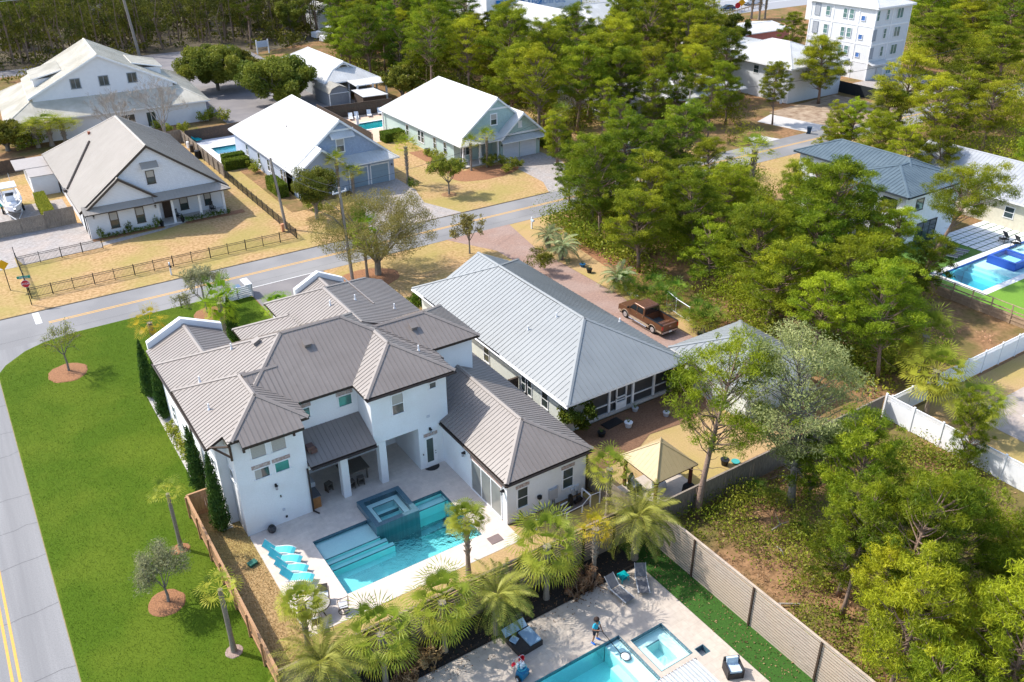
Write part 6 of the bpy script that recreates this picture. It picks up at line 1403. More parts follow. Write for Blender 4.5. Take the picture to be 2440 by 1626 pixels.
dup(FP2, (56.0, 29.0, 0), 1.0, (1.25, 1.25, 1.05), 'large fan palm inside the corner of the white vinyl fence')
dup(FP2, (59.5, 32.3, 0), 3.0, (1.25, 1.25, 1.15), 'large fan palm just behind the vinyl fence, right of the corner one')
dup(FP2, (56.5, 25.8, 0), 2.0, (1.15, 1.15, .72), 'low fan palm inside the vinyl fence, over the tan paving')
for k, (px, py, s) in enumerate(((92, 352, (2.0, 2.0, .75)), (125, 348, (2.2, 2.2, .9)), (158, 345, (1.9, 1.9, .75)))): p = at(px, py); dup(FP4, (p.x, p.y, 0), k * 2, s, 'cabbage palm in the clump before the left end of the white hall', 'palm clump by the white hall')
for k, (px, py, s) in enumerate(((1785, 470, 1.8), (1920, 235, 1.5), (1700, 25, 1.9), (1790, 45, 1.9), (1808, 48, 2.0), (1822, 45, 1.9), (2100, 330, 1.9), (2130, 345, 1.8), (1560, 30, 1.9), (1530, 40, 1.8))):
    p = at(px, py); dup(FP4, (p.x, p.y, 0), k * 2, s if s < 1.6 else (s, s, 1.5), ('cabbage palm beside the far street bend', 'cabbage palm against the tower wall', 'cabbage palm by the highway, left group', 'cabbage palm by the highway, right group', 'cabbage palm by the highway, right group', 'cabbage palm by the highway, right group', 'cabbage palm behind the slate-blue roof', 'cabbage palm behind the slate-blue roof', 'cabbage palm in the top middle wood', 'cabbage palm in the top middle wood')[k], ('', '', '', 'highway palms right', 'highway palms right', 'highway palms right', 'palms behind the slate roof', 'palms behind the slate roof', 'palms in the top wood', 'palms in the top wood')[k] or None)
# pindo palms and saw palmettos along the driveway wood
PD = phoenix_proto('blue-green pindo palm at the edge of the wood, near the street', 231, 1.3, 2.0, 26, leafmat('pindo_frond', (.13, .18, .08), (.30, .35, .17), .3)); p = at(1305, 590); PD.location = (p.x, p.y, 0); dup_reg(PD)
p = at(1337, 618); dup(PD, (p.x, p.y, 0), 1.2, 1.1, 'blue-green pindo palm with a stout trunk, second from the street')
p = at(1460, 690); dup(PD, (p.x + .5, p.y, -.4), 2.2, 1.15, 'blue-green pindo palm behind the potted plants')
SW = palm_proto('saw', 232, .5, 1.15, 22, M_SAW, lo=-.1, blades=14, boots=False, name='saw_palmetto'); SW['category'] = 'shrub'
for k, (px, py) in enumerate(((1500, 720), (1530, 735), (1565, 730), (1590, 748), (1600, 720), (1550, 705), (1650, 790), (1672, 800), (1655, 770), (1690, 785), (1480, 700))):
    p = at(px, py); place(SW, p.x + .6, p.y + .4, 0, k, 1.25, 'saw palmetto at the edge of the wood by the driveway', 'saw palmettos along the driveway')
for k, (px, py) in enumerate(((1850, 1200), (1900, 1280), (1935, 1390), (2160, 1440), (2180, 1640), (1800, 1180), (2080, 1580))):
    p = at(px, py); place(SW, p.x, p.y, 0, k, .7, 'small saw palmetto on the floor of the wild lot', 'saw palmettos in the wild lot')

# ---- stuff: undergrowth of the woods
def scrub(name, pix, zc, dens, leaf, label, seed, hgt=(.2, .9), L=.2, W=.1, per=60, nogo=True, world=None):
    g = np.random.default_rng(seed); W_ = world or [(at(px, py, zc).x, at(px, py, zc).y) for px, py in pix]
    x0, x1 = min(p[0] for p in W_), max(p[0] for p in W_); y0, y1 = min(p[1] for p in W_), max(p[1] for p in W_)
    n = int((x1 - x0) * (y1 - y0) * dens); cl = []
    for x, y in zip(g.uniform(x0, x1, n), g.uniform(y0, y1, n)):
        if not inpoly(x, y, W_) or (nogo and any(a < x < b and c < y < d for a, b, c, d in NOGO)): continue
        if math.sin(x * .55 + seed) + math.sin(y * .43 + x * .2) < -.5: continue
        h = g.uniform(*hgt); r = h * g.uniform(.7, 1.3) + .15; cl.append((x, y, h * .55, r, r, h * .55, g.random()))
    if not cl: return
    P, D, E, T = cloud(g, cl, per, L, W, up=.4, shell=.6); P[:, 2] = np.maximum(P[:, 2], .02)
    o = meshobj(name, leafmesh(name, P, D, E, T, leaf)); tag(o, label, 'undergrowth', kind='stuff')
    return len(P)
wl_lot = [(30.6, -10), (52.6, -10), (52.6, 30.2), (30.6, 30.2)]
print('scrub', scrub('undergrowth', None, 0, 1.5, M_SCRUB, 'yellow-green low bushes scattered over the wild lot', 1, (.3, 1.5), .17, .085, 150, False, wl_lot),
scrub('dry_brush', None, 0, 2.4, M_BRUSH, 'dry brown brush and fallen needles on the floor of the wild lot', 2, (.08, .45), .22, .05, 110, False, wl_lot),
scrub('undergrowth', [(1290, 560), (1400, 400), (1700, 360), (2000, 560), (2180, 700), (2200, 900), (2050, 960), (1820, 850), (1700, 800), (1500, 700), (1380, 620)], 0, .75, M_SCRUB, 'green understorey bushes filling the wood right of the brick driveway', 3, (.5, 2.2), .3, .15, 60),
scrub('undergrowth', [(1300, 330), (1500, 380), (1760, 330), (1700, 420), (1420, 420), (1300, 380)], 0, .2, M_SCRUB, 'scattered bushes around the low cottages', 4, (.4, 1.4), .3, .15, 40),
scrub('undergrowth', [(800, 230), (1000, 260), (1200, 250), (1330, 330), (1420, 300), (1750, 280), (1720, 100), (1200, 60), (800, 60)], 0, .22, M_OAK, 'dark bushes under the middle wood', 5, (.6, 2.4), .5, .28, 22),
scrub('undergrowth', [(0, 200), (400, 160), (600, 140), (740, 100), (760, -40), (0, -60)], 0, .06, M_OAK, 'dark bushes under the far wood beyond the white hall', 6, (.8, 3.0), .7, .4, 14),
scrub('undergrowth', [(2000, 330), (2440, 440), (2440, 20), (2180, 30), (2150, 240)], 0, .25, M_SCRUB, 'green bushes under the wood right of the tower', 7, (.5, 2.0), .4, .2, 28),
scrub('dry_brush', [(2050, 860), (2200, 720), (2440, 800), (2440, 790), (2300, 830), (2150, 930)], 0, .5, M_BRUSH, 'dry brown brush on the slope below the retaining fence', 8, (.2, 1.0), .25, .08, 60, False))
def farwood():
    g = np.random.default_rng(5); cl = []; tr = MB(); W_ = [(-60, 216), (58, 216), (72, 206), (130, 255), (200, 420), (-60, 420)]
    for _ in range(1500):
        x, y = g.uniform(-60, 200), 216 + 204 * g.random() ** 1.6
        if not inpoly(x, y, W_): continue
        h = g.uniform(9, 15); tr.tube([(x, y, 0), (x + g.normal() * .4, y, h * .5), (x + g.normal() * .8, y, h)], [.17, .13, .05], 5, cap=False)
        for k in range(13): R_ = g.uniform(.8, 1.8); cl.append((x + g.normal() * 1.7, y + g.normal() * 1.7, h * g.uniform(.3, 1.02), R_, R_, R_ * .6, g.uniform(0, 1)))
        if g.random() < .9: R_ = g.uniform(.8, 1.8); cl.append((x + g.normal() * 2, y + g.normal() * 2, R_ * .7, R_, R_, R_ * .8, g.uniform(0, .5)))
    P, D, E, T = cloud(g, cl, 34, .6, .13, up=.4); o = meshobj('far_wood', leafmesh('far_wood', P, D, E, T, leafmat('far_leaves', (.04, .065, .010), (.21, .23, .03), .25))); tag(o, 'mass of dark pines of the far wood closing the top left of the view', 'wood', kind='stuff')
    o = single('far_trunks', tr, M_BARK, 'thin trunks showing under the far wood at the top left', 'wood', kind='stuff')
farwood()
print('under', scrub('understorey', [(1300, 570), (1400, 440), (1700, 400), (2000, 600), (2160, 760), (2050, 900), (1820, 800), (1700, 740), (1500, 660), (1380, 600)], 0, .13, M_PINE, 'mass of young pines and oaks crowded under the wood right of the brick driveway', 13, (1.6, 4.2), .24, .05, 150),
scrub('understorey', [(800, 230), (1000, 265), (1200, 255), (1330, 330), (1420, 330), (1800, 330), (1720, 60), (1200, 20), (800, 30)], 0, .05, M_PINE, 'mass of young trees crowded under the middle wood', 14, (2, 5.5), .4, .1, 60),
scrub('understorey', [(2030, 330), (2440, 440), (2440, -20), (2180, -20), (2150, 240)], 0, .07, M_PINE, 'mass of young trees under the wood right of the tower', 15, (2, 5), .35, .09, 70))
def sort_labels(cat):
    from collections import defaultdict
    G_ = defaultdict(list)
    for o in COL.objects:
        if o.parent is None and o.get('category') == cat and o.get('label'): G_[o['label']].append(o)
    for lb, os_ in G_.items():
        if not 1 < len(os_) < 6: continue
        os_.sort(key=lambda o: o.location.x ** 2 + o.location.y ** 2); W_ = {2: ('nearer', 'farther'), 3: ('nearest', 'middle', 'farthest'), 4: ('nearest', 'second nearest', 'third nearest', 'farthest'), 5: ('nearest', 'second nearest', 'middle', 'second farthest', 'farthest')}[len(os_)]
        for o, w_ in zip(os_, W_): o['label'] = w_ + ' ' + lb
sort_labels('tree')
# grass blades thrown over the lawns: real blades, one object each
def blades(name, poly, n, L, W, leaf, label, seed, z, lean=.35):
    g = np.random.default_rng(seed); x0, x1 = min(p[0] for p in poly), max(p[0] for p in poly); y0, y1 = min(p[1] for p in poly), max(p[1] for p in poly)
    X = g.uniform(x0, x1, n); Y = g.uniform(y0, y1, n); k = np.array([inpoly(x, y, poly) for x, y in zip(X, Y)]); X, Y = X[k], Y[k]; m = len(X)
    D = rdir(g, m, 1.2); D[:, 2] = np.abs(D[:, 2]); s = (.6 + .8 * g.random(m))[:, None]; D = D * L / 2 * s; C_ = np.stack([X, Y, np.full(m, z)], 1) + D * .9; E = np.cross(D, rdir(g, m)); E /= np.linalg.norm(E, axis=1, keepdims=True); 
    t = .5 + .12 * np.sin(X * .35 + 1) * np.sin(Y * .22) + g.normal(size=m) * .25
    o = meshobj(name, leafmesh(name, C_, D, E * W / 2, t, leaf)); tag(o, label, 'grass', kind='stuff')
M_BLAD = leafmat('grass_blade', (.05, .095, .008), (.115, .165, .016), .25, objvar=0); M_BLADD = leafmat('grass_blade_dry', (.36, .25, .10), (.60, .44, .22), .2, objvar=0)
blades('grass', [(-1.8, 30), (6.35, 30), (6.35, 48), (7.3, 48), (7.6, 66), (14, 66), (20.3, 70), (20.3, 77.9), (18.4, 79.6), (5, 79.6), (2.2, 79.1), (.5, 78.2), (-1.05, 76.4), (-1.8, 75.1)], 170000, .075, .022, M_BLAD, 'bright green mown grass of the corner lawn', 1, .03)
blades('leaf_litter', [(28.15, -2), (30.0, -2), (30.0, 31.3), (28.15, 31.3)], 1500, .12, .07, M_DEADP, 'fallen brown and yellow leaves on the strip of turf', 7, -.76)
blades('leaf_litter', [(6.6, 28.2), (28, 28.2), (28, 31.3), (6.6, 31.3)], 900, .12, .06, M_DEADP, 'fallen leaves in the black mulch along the slat fence', 8, -.76)
blades('dry_grass', [(6.5, 31.5), (8.9, 31.5), (8.9, 44), (8.2, 48), (6.5, 48)], 14000, .09, .03, M_BLADD, 'dry straw-coloured grass between the fence and the pool deck', 2, .01)
# ------------------------------------------------------------------ street furniture, poles, wires
M_POLE = mat('pole_wood', (.33, .29, .25), (.22, .19, .165), scale=6, rough=.95, stretch=(3, 3, .4))
M_GALV = mat('galvanised', (.45, .46, .48), rough=.4)
M_WIRE = mat('wire_black', (.03, .03, .035), rough=.5)
M_RED = mat('sign_red', (.50, .02, .03), rough=.4)
M_SYEL = mat('sign_yellow', (.75, .40, .01), rough=.4)
M_SGRN = mat('sign_green', (.01, .25, .17), rough=.4)
M_PLW = mat('plastic_white', (.72, .73, .74), rough=.45)
def pole(label, base, topx, h, lean=(0, 0), arm=None, trans=False, r=.15):
    x, y = base; t = thing('utility_pole', label, 'utility pole', (x, y, 0)); b = MB(); tx, ty = x + lean[0], y + lean[1]
    b.tube([(x, y, -.1), ((x + tx) / 2, (y + ty) / 2, h / 2), (tx, ty, h)], [r * 1.15, r, r * .75], 10); part('shaft', b, M_POLE, t)
    if arm:
        b = MB(); b.obox((tx, ty, h - .5), (1.6, .1, .12), (0, 0, arm)); part('crossarm', b, M_GALV, t)
        for s in (-.7, 0, .7): b = MB(); b.lathe((tx + s * math.cos(arm), ty + s * math.sin(arm), h - .42), [(.04, 0), (.07, .06), (.04, .1), (.07, .15), (.03, .2)], 8); part('insulator', b, M_PLW, t)
    if trans:
        b = MB(); b.cyl(tx - .35, ty, h - 2.6, h - 1.6, .26, seg=12); b.cyl(tx - .35, ty, h - 1.6, h - 1.45, .1); part('transformer', b, M_GALV, t)
    b = MB(); b.tube([(tx - .12, ty - .1, h - 1), ((x + tx) / 2 - .16, (y + ty) / 2 - .1, h / 2)], .03, 5); part('conduit', b, M_WIRE, t)
    return (tx, ty, h)
T0 = pole('tall weathered utility pole in front of the big street oak', (30.0, 75.4), 0, 9.9, (-.3, .2), .2)
T1 = pole('leaning bare utility pole in the fenced corner of the dry lawn', (29.7, 93.2), 0, 8.3, (-.5, .6))
T2 = pole('grey utility pole at the left of the low cottages', (81.4, 98.8), 0, 8.5, (.1, 0), None)
T3 = pole('utility pole with a grey transformer can at the far side of the wood', (88.8, 90.1), 0, 8.5, (0, 0), None, True)
T4 = pole('distant leaning greenish utility pole behind the white hall', (40.2, 212.0), 0, 21.0, (-1.5, 0), .1, r=.3)
T5 = pole('distant utility pole behind the billboard wall, left one', tuple(at(1219, 42, 0))[:2], 0, 14, (0, 0), r=.25)
T6 = pole('distant utility pole standing before the billboard', tuple(at(1283, 40, 0))[:2], 0, 15, (0, 0), r=.25)
def wire(p, q, sag=.6, r=.018, label='thin black overhead wire', group='overhead wires'):
    p, q = Vector(p), Vector(q); b = MB(); n = 14
    b.tube([p.lerp(q, i / (n - 1)) - Vector((0, 0, sag * 4 * (i / (n - 1)) * (1 - i / (n - 1)))) for i in range(n)], r, 4)
    single('overhead_wire', b, M_GALV if r == .05 else M_WIRE, label, 'wire', group)
wire(T0, T1, .5, label='wire from the tall street pole to the leaning pole by the fence'); wire((T0[0], T0[1], 9.2), (T1[0], T1[1], 7.6), .7, .02, label='thicker cable strung below the wire between the two near poles')
wire(T0, (79.5, 98.5, 8.0), 1.2, label='long wire from the tall street pole over the dry lawns to the wood'); wire(T2, T3, .5, .02, label='wire between the two poles of the middle wood')
wire((T0[0], T0[1], 9.0), (-60, 100, 8), 1.0, label='wire from the tall street pole running off to the left') if False else None
for k in range(6):
    z = 21 - .9 * k - (2.5 if k > 2 else 0); wire((-60, 214 + k * .3, z + 1), (T4[0], T4[1], z), 1.5, .05, 'high power line crossing the wood beyond the white hall', 'power lines over the far wood'); wire((T4[0], T4[1], z), (150, 205, z + 2), 2, .05, 'high power line running right above the far wood', 'power lines over the far wood')
wire((T3[0], T3[1], 8.2), (150, 88, 8), 1, .03, label='wire from the transformer pole toward the apartment tower')
def mailbox(label, x, y, post_m, box_m, big=False, rz=0):
    t = thing('mailbox', label, 'mailbox', (x, y, 0)); b = MB()
    if big: b.box(x - .07, x + .07, y - .07, y + .07, 0, 1.25); b.lathe((x, y, 1.25), [(.1, 0), (.06, .06), (.09, .14), (.0, .2)], 8)
    else: b.box(x - .045, x + .045, y - .045, y + .045, 0, 1.0)
    part('post', b, post_m, t); b = MB(); z = 1.0 if not big else .95; yy = y - (.16 if big else 0)
    b.prism([(x - .1, yy - .25), (x + .1, yy - .25), (x + .1, yy + .25), (x - .1, yy + .25)], z, z + .13); b.tube([(x, yy - .25, z + .13), (x, yy + .25, z + .13)], .1, 10); part('box', b, box_m, t)
mailbox('white turned post with a small black mailbox before the iron fence', 15.3, 87.6, M_PLW, M_BLACK, True); mailbox('small black mailbox on a black post at the edge of the green lawn', 14.1, 79.3, M_BLACK, M_BLACK)
mailbox('pale blue-white mailbox by the mouth of the brick driveway', 53.0, 77.2, M_PLW, mat('mail_blue', (.42, .52, .66)), True); mailbox('small black mailbox beside the far street', 91.5, 79.0, M_POLE, M_BLACK)
# stop sign with street name, warning sign
def text(parent, s, loc, rot, size, m, name='lettering', ext=.004):
    cu = bpy.data.curves.new(name, 'FONT'); cu.body = s; cu.size = size; cu.align_x = 'CENTER'; cu.align_y = 'CENTER'; cu.extrude = ext
    o = bpy.data.objects.new(name, cu); COL.objects.link(o); dg = bpy.context.evaluated_depsgraph_get(); me = bpy.data.meshes.new_from_object(o.evaluated_get(dg)); bpy.data.objects.remove(o)
    me.materials.clear(); me.materials.append(m); o = bpy.data.objects.new(name, me); COL.objects.link(o); o.parent = parent; ox = ORG[parent.name]
    o.location = (loc[0] - ox[0], loc[1] - ox[1], loc[2] - ox[2]); o.rotation_euler = rot; return o
def facing(mb, c, az, poly, th=.02):
    "flat sign plate: poly in (right, up), normal pointing to azimuth az"
    n = Vector((math.cos(az), math.sin(az), 0)); r_ = Vector((-n.y, n.x, 0)); c = Vector(c); k = len(poly); s = len(mb.v)
    for d in (0, th):
        for u, v in poly: mb.v.append(tuple(c + r_ * u + Vector((0, 0, v)) - n * d))
    mb.f.append(tuple(s + i for i in range(k))); mb.f.append(tuple(s + k + i for i in reversed(range(k)))); mb.mi += [mb.m] * 2
    for i in range(k): j = (i + 1) % k; mb.f.append((s + i, s + k + i, s + k + j, s + j)); mb.mi.append(mb.m)
x, y = at(76, 727)[:2]; t = thing('stop_sign', 'red octagonal stop sign with a green street name blade on a black post', 'road sign', (x, y, 0)); az = R(-105)
b = MB(); b.box(x - .04, x + .04, y - .04, y + .04, 0, 3.0); part('post', b, M_BLACK, t)
b = MB(); facing(b, (x, y - .06, 2.25), az, [(.40 * math.cos(R(22.5 + 45 * k)), .40 * math.sin(R(22.5 + 45 * k))) for k in range(8)]); sg = part('sign_plate', b, M_PLW, t)
b = MB(); facing(b, (x, y - .075, 2.25), az, [(.37 * math.cos(R(22.5 + 45 * k)), .37 * math.sin(R(22.5 + 45 * k))) for k in range(8)], .01); part('red_face', b, M_RED, sg)
text(sg, 'STOP', (x - .003, y - .085, 2.25), (R(90), 0, R(-15)), .27, M_PLW)
b = MB(); b.obox((x, y - .0, 2.92), (1.15, .03, .26), (0, 0, R(-15))); bl = part('street_name_blade', b, M_SGRN, t)
text(bl, 'Magnolia', (x - .01, y - .03, 2.92), (R(90), 0, R(-15)), .21, M_PLW)
x, y = at(25, 692)[:2]; t = thing('warning_sign', 'yellow diamond warning sign at the left edge beside the grey pavers', 'road sign', (x, y, 0))
b = MB(); b.box(x - .04, x + .04, y - .04, y + .04, 0, 3.0); part('post', b, M_BLACK, t); az = R(-80)
b = MB(); facing(b, (x, y - .06, 2.75), az, [(0, -.55), (.55, 0), (0, .55), (-.55, 0)]); part('sign_plate', b, M_SYEL, t)
x, y = at(*( 1680 + 890 * .0935, 450 * .0935 + 2))[:2]
t = thing('far_warning_sign', 'tiny yellow diamond sign beside the highway at the top', 'road sign', (x, y, 0)); b = MB(); b.box(x - .06, x + .06, y - .06, y + .06, 0, 4); part('post', b, M_GALV, t); b = MB(); facing(b, (x, y - .1, 4), R(-120), [(0, -1), (1, 0), (0, 1), (-1, 0)], .05); part('sign_plate', b, M_SYEL, t)
x, y = at(1754, 46)[:2]
t = thing('far_stop_sign', 'tiny stop sign beside the highway junction at the top', 'road sign', (x, y, 0)); b = MB(); b.box(x - .06, x + .06, y - .06, y + .06, 0, 3.4); part('post', b, M_GALV, t); b = MB(); facing(b, (x, y - .1, 3.4), R(-120), [(.75 * math.cos(R(22.5 + 45 * k)), .75 * math.sin(R(22.5 + 45 * k))) for k in range(8)], .05); part('sign_plate', b, M_RED, t)
# utility pedestal, white slatted bin screen with two bins
b = MB(); b.box(28.95, 29.25, 92.5, 92.8, 0, .85); b.box(28.92, 29.28, 92.47, 92.83, .85, .92); single('utility_pedestal', b, mat('pedestal_orange', (.55, .26, .14)), 'small orange-brown utility box at the foot of the leaning pole', 'utility box')
t = thing('bin_screen', 'white slatted screen enclosure at the street end of the lawn', 'screen', (19.4, 78.6, 0)); b = MB()
for k in range(6): b.box(17.6, 20.6, 77.86, 77.92, .1 + k * .2, .25 + k * .2); b.box(20.56, 20.62, 77.9, 79.5, .1 + k * .2, .25 + k * .2)
part('slats', b, M_PLW, t); b = MB(); b.box(20.0, 20.66, 77.84, 79.5, 1.28, 1.36); part('cap_board', b, M_PLW, t)
for x, y in ((17.6, 77.86), (19.1, 77.86), (20.55, 77.86), (20.55, 79.4)): b = MB(); b.box(x, x + .1, y, y + .1, 0, 1.3); part('post', b, M_PLW, t)
def bin_(label, x, y, m, rz=0, group=None):
    t = thing('wheelie_bin', label, 'bin', (0, 0, 0), group); b = MB()
    n = len(b.v); b.v += [(-.22, -.25, .05), (.22, -.25, .05), (.22, .25, .05), (-.22, .25, .05), (-.29, -.33, .98), (.29, -.33, .98), (.29, .33, .98), (-.29, .33, .98)]
    for f in ((0, 3, 2, 1), (4, 5, 6, 7), (0, 1, 5, 4), (1, 2, 6, 5), (2, 3, 7, 6), (3, 0, 4, 7)): b.f.append(f); b.mi.append(0)
    part('body', b, m, t); b = MB(); b.obox((0, 0, 1.02), (.64, .74, .07)); part('lid', b, m, t)
    for s in (-1, 1): b = MB(); b.tube([(s * .26, .28, .1), (s * .32, .28, .1)], .1, 10); part('wheel', b, M_BLACK, t)
    t.location = (x, y, 0); t.rotation_euler = (0, 0, rz)
M_BIN = mat('bin_blue', (.10, .16, .27), rough=.5)
bin_('blue-grey wheelie bin inside the white screen, left one', 18.2, 78.7, M_BIN, .1); bin_('blue-grey wheelie bin inside the white screen, next to the solid end', 19.4, 78.8, M_BIN, 0)
bin_('dark blue wheelie bin alone at the kerb of the far street', 110.1, 85.6, mat('bin_navy', (.03, .06, .10)), .6)
# ------------------------------------------------------------------ vehicles
M_TYRE = mat('tyre', (.02, .02, .02), rough=.85); M_RIM = mat('rim', (.55, .55, .56), metal=.6, rough=.35); M_CHRM = mat('chrome', (.7, .7, .72), metal=1, rough=.15)
M_CGLS = mat('car_glass', (.015, .018, .02), rough=.05, spec=.9); M_TAIL = mat('tail_lamp', (.45, .01, .01), rough=.2, spec=.8)
def wheel(parent, x, y, z, r, w, side):
    b = MB(); b.tube([(x - w / 2, y, z), (x - w / 2 + .03, y, z), (x + w / 2 - .03, y, z), (x + w / 2, y, z)], [r * .88, r, r, r * .88], 20); wh = part('wheel', b, M_TYRE, parent)
    b = MB(); xo = x + side * w / 2; b.tube([(xo - side * .02, y, z), (xo + side * .012, y, z)], [r * .62, r * .58], 16); part('rim', b, M_RIM, wh)
    b = MB(); b.tube([(xo, y, z), (xo + side * .03, y, z)], r * .16, 8); part('hub_cap', b, M_CHRM, wh)
def extr(mb, prof, x0, x1, inset=0):
    "closed side profile (y,z) extruded along x; inset narrows the upper half"
    k = len(prof); n = len(mb.v); zm = max(p[1] for p in prof); z0_ = min(p[1] for p in prof)
    for x, s in ((x0, 1), (x1, -1)):
        for y, z in prof: mb.v.append((x + s * inset * (z - z0_) / (zm - z0_), y, z))
    mb.f.append(tuple(n + i for i in reversed(range(k)))); mb.f.append(tuple(n + k + i for i in range(k))); mb.mi += [mb.m] * 2
    for i in range(k): j = (i + 1) % k; mb.f.append((n + i, n + j, n + k + j, n + k + i)); mb.mi.append(mb.m)
def bevel(o, w=.03, seg=2):
    m = o.modifiers.new('b', 'BEVEL'); m.width = w; m.segments = seg; m.limit_method = 'ANGLE'; m.angle_limit = R(35); return o
def pickup(label, loc, rz, paint, low, bed_m, cab2=True):
    t = thing('pickup_truck', label, 'pickup truck', (0, 0, 0)); W_ = .98
    arch = lambda yc, r=.46: [(yc + r * math.cos(a), .36 + r * math.sin(a)) for a in [R(180 - k * 22.5) for k in range(9)]]
    p = [(-2.95, .45), (-2.25, .42)] + [(q[0], max(.36, q[1])) for q in arch(-1.75)] + [(-1.25, .36), (1.3, .36)] + [(q[0], max(.36, q[1])) for q in arch(1.95)] + [(2.85, .42), (2.95, .6), (2.93, 1.0), (2.8, 1.12), (1.65, 1.24), (-.55, 1.24), (-.55, 1.18), (-.62, .62), (-2.72, .62), (-2.74, 1.20), (-2.95, 1.20)]
    b = MB(); extr(b, p, -W_, W_); part('body', b, paint, t); bevel(t.children[-1] if False else bpy.data.objects[[o.name for o in t.children][0]], .035)
    for s in (-1, 1):
        b = MB(); b.box(*sorted((s * W_, s * (W_ - .14))), -2.72, -.6, .6, 1.24); bd = part('bed_side', b, paint, t)
        b = MB(); b.box(*sorted((s * (W_ + .005), s * (W_ - .16))), -2.93, -.6, 1.24, 1.27); part('bed_rail', b, M_BLACK, bd)
    b = MB(); b.box(-W_ + .14, W_ - .14, -2.72, -.62, .625, .64); part('bed_liner', b, bed_m, t)
    cabp = [(-.6, 1.2), (-.52, 1.80), (-.40, 1.90), (.85, 1.93), (1.0, 1.88), (1.72, 1.22)]
    b = MB(); extr(b, cabp, -W_ + .02, W_ - .02, .14); bevel(part('cab', b, paint, t), .05, 3)
    for s in (-1, 1):
        for (ya, yb, yc, yd) in ((-.38, .42, .42, -.30), (.52, 1.42, .98, .52)):
            b = MB(); xb, xt = s * (W_ - .025), s * (W_ - .115); b.face([(xb + s * .006, ya, 1.30), (xb + s * .006, yb, 1.30), (xt + s * .006, yc, 1.78), (xt + s * .006, yd, 1.78)]); part('side_window', b, M_CGLS, t)
        b = MB(); b.obox((s * (W_ + .12), 1.45, 1.32), (.2, .1, .18)); part('mirror', b, M_BLACK, t)
        b = MB(); b.box(*sorted((s * (W_ + .004), s * (W_ - .01))), -1.2, 1.35, .38, .62); b.box(*sorted((s * (W_ + .004), s * (W_ - .01))), -2.94, -2.3, .46, .62); b.box(*sorted((s * (W_ + .004), s * (W_ - .01))), 2.5, 2.85, .44, .62); part('lower_cladding', b, low, t)
        for yc in (-1.75, 1.95):
            b = MB(); q = arch(yc, .5); b.tube([(s * (W_ + .012), yy, zz) for yy, zz in q], .03, 5); part('wheel_arch', b, low, t)
        b = MB(); b.tube([(s * (W_ + .12), -1.1, .38), (s * (W_ + .12), 1.3, .38)], .06, 8); part('running_board', b, M_CHRM, t)
        b = MB(); b.box(*sorted((s * .97, s * .80)), -2.97, -2.9, .78, 1.12); part('taillight', b, M_TAIL, t)
        b = MB(); b.box(*sorted((s * .92, s * .62)), 2.9, 2.96, .78, 1.0); part('headlight', b, M_CHRM, t)
        for yc in (-1.75, 1.95): wheel(t, s * (W_ - .13), yc, .39, .39, .26, s)
        b = MB(); b.obox((s * (W_ + .01), .40, 1.08), (.02, .14, .04)); b.obox((s * (W_ + .01), -.42, 1.08), (.02, .14, .04)); part('door_handle', b, M_CHRM, t)
        b = MB()
        for yy in (-.5, .47, 1.42): b.box(*sorted((s * (W_ + .003), s * W_)), yy - .008, yy + .008, .6, 1.22)
        part('door_gap', b, M_BLACK, t)
    b = MB(); b.face([(-.80, -.60, 1.30), (.80, -.60, 1.30), (.74, -.545, 1.78), (-.74, -.545, 1.78)][::-1]); o = part('rear_window', b, M_CGLS, t)
    b = MB(); b.face([(-.86, 1.70, 1.27), (.86, 1.70, 1.27), (.76, 1.04, 1.86), (-.76, 1.04, 1.86)]); part('windscreen', b, M_CGLS, t)
    for v in bpy.data.objects[o.name].data.vertices: v.co.y -= .012
    b = MB(); b.box(-.9, .9, -3.05, -2.9, .42, .60); part('bumper', b, M_CHRM, t); b = MB(); b.box(-.92, .92, 2.93, 3.05, .42, .66); part('bumper', b, M_CHRM, t); b = MB(); b.box(-.6, .6, 2.92, 2.97, .74, 1.02); part('grille', b, M_BLACK, t)
    b = MB(); b.box(-.16, .16, -3.07, -3.05, .46, .60); part('number_plate', b, M_PLW, t); b = MB(); b.box(-.12, .12, -2.965, -2.95, .95, 1.0); part('badge', b, M_CHRM, t)
    b = MB(); b.box(-.9, .9, -2.9, 2.8, .25, .42); part('chassis', b, M_BLACK, t)
    for k in range(5): b = MB(); b.box(-.5 + k * .24, -.46 + k * .24, -.3, .75, 1.925, 1.94); part('roof_rib', b, paint, t)
    t.location = loc; t.rotation_euler = (0, 0, rz); return t
M_COPP = mat('paint_copper', (.15, .066, .034), (.13, .058, .03), metal=.3, rough=.28, spec=.6)
pickup('copper-brown crew-cab pickup truck parked on the brick driveway', (48.45, 52.05, .015), 0, M_COPP, mat('cladding_tan', (.40, .31, .22), rough=.5), mat('bedliner', (.05, .055, .055)))
p = at(1774, 14); pickup('white pickup truck driving on the highway at the top edge', (p.x + 3, p.y, .02), R(75), mat('paint_white_car', (.75, .75, .76), rough=.3, spec=.6), M_PLW, M_BLACK)
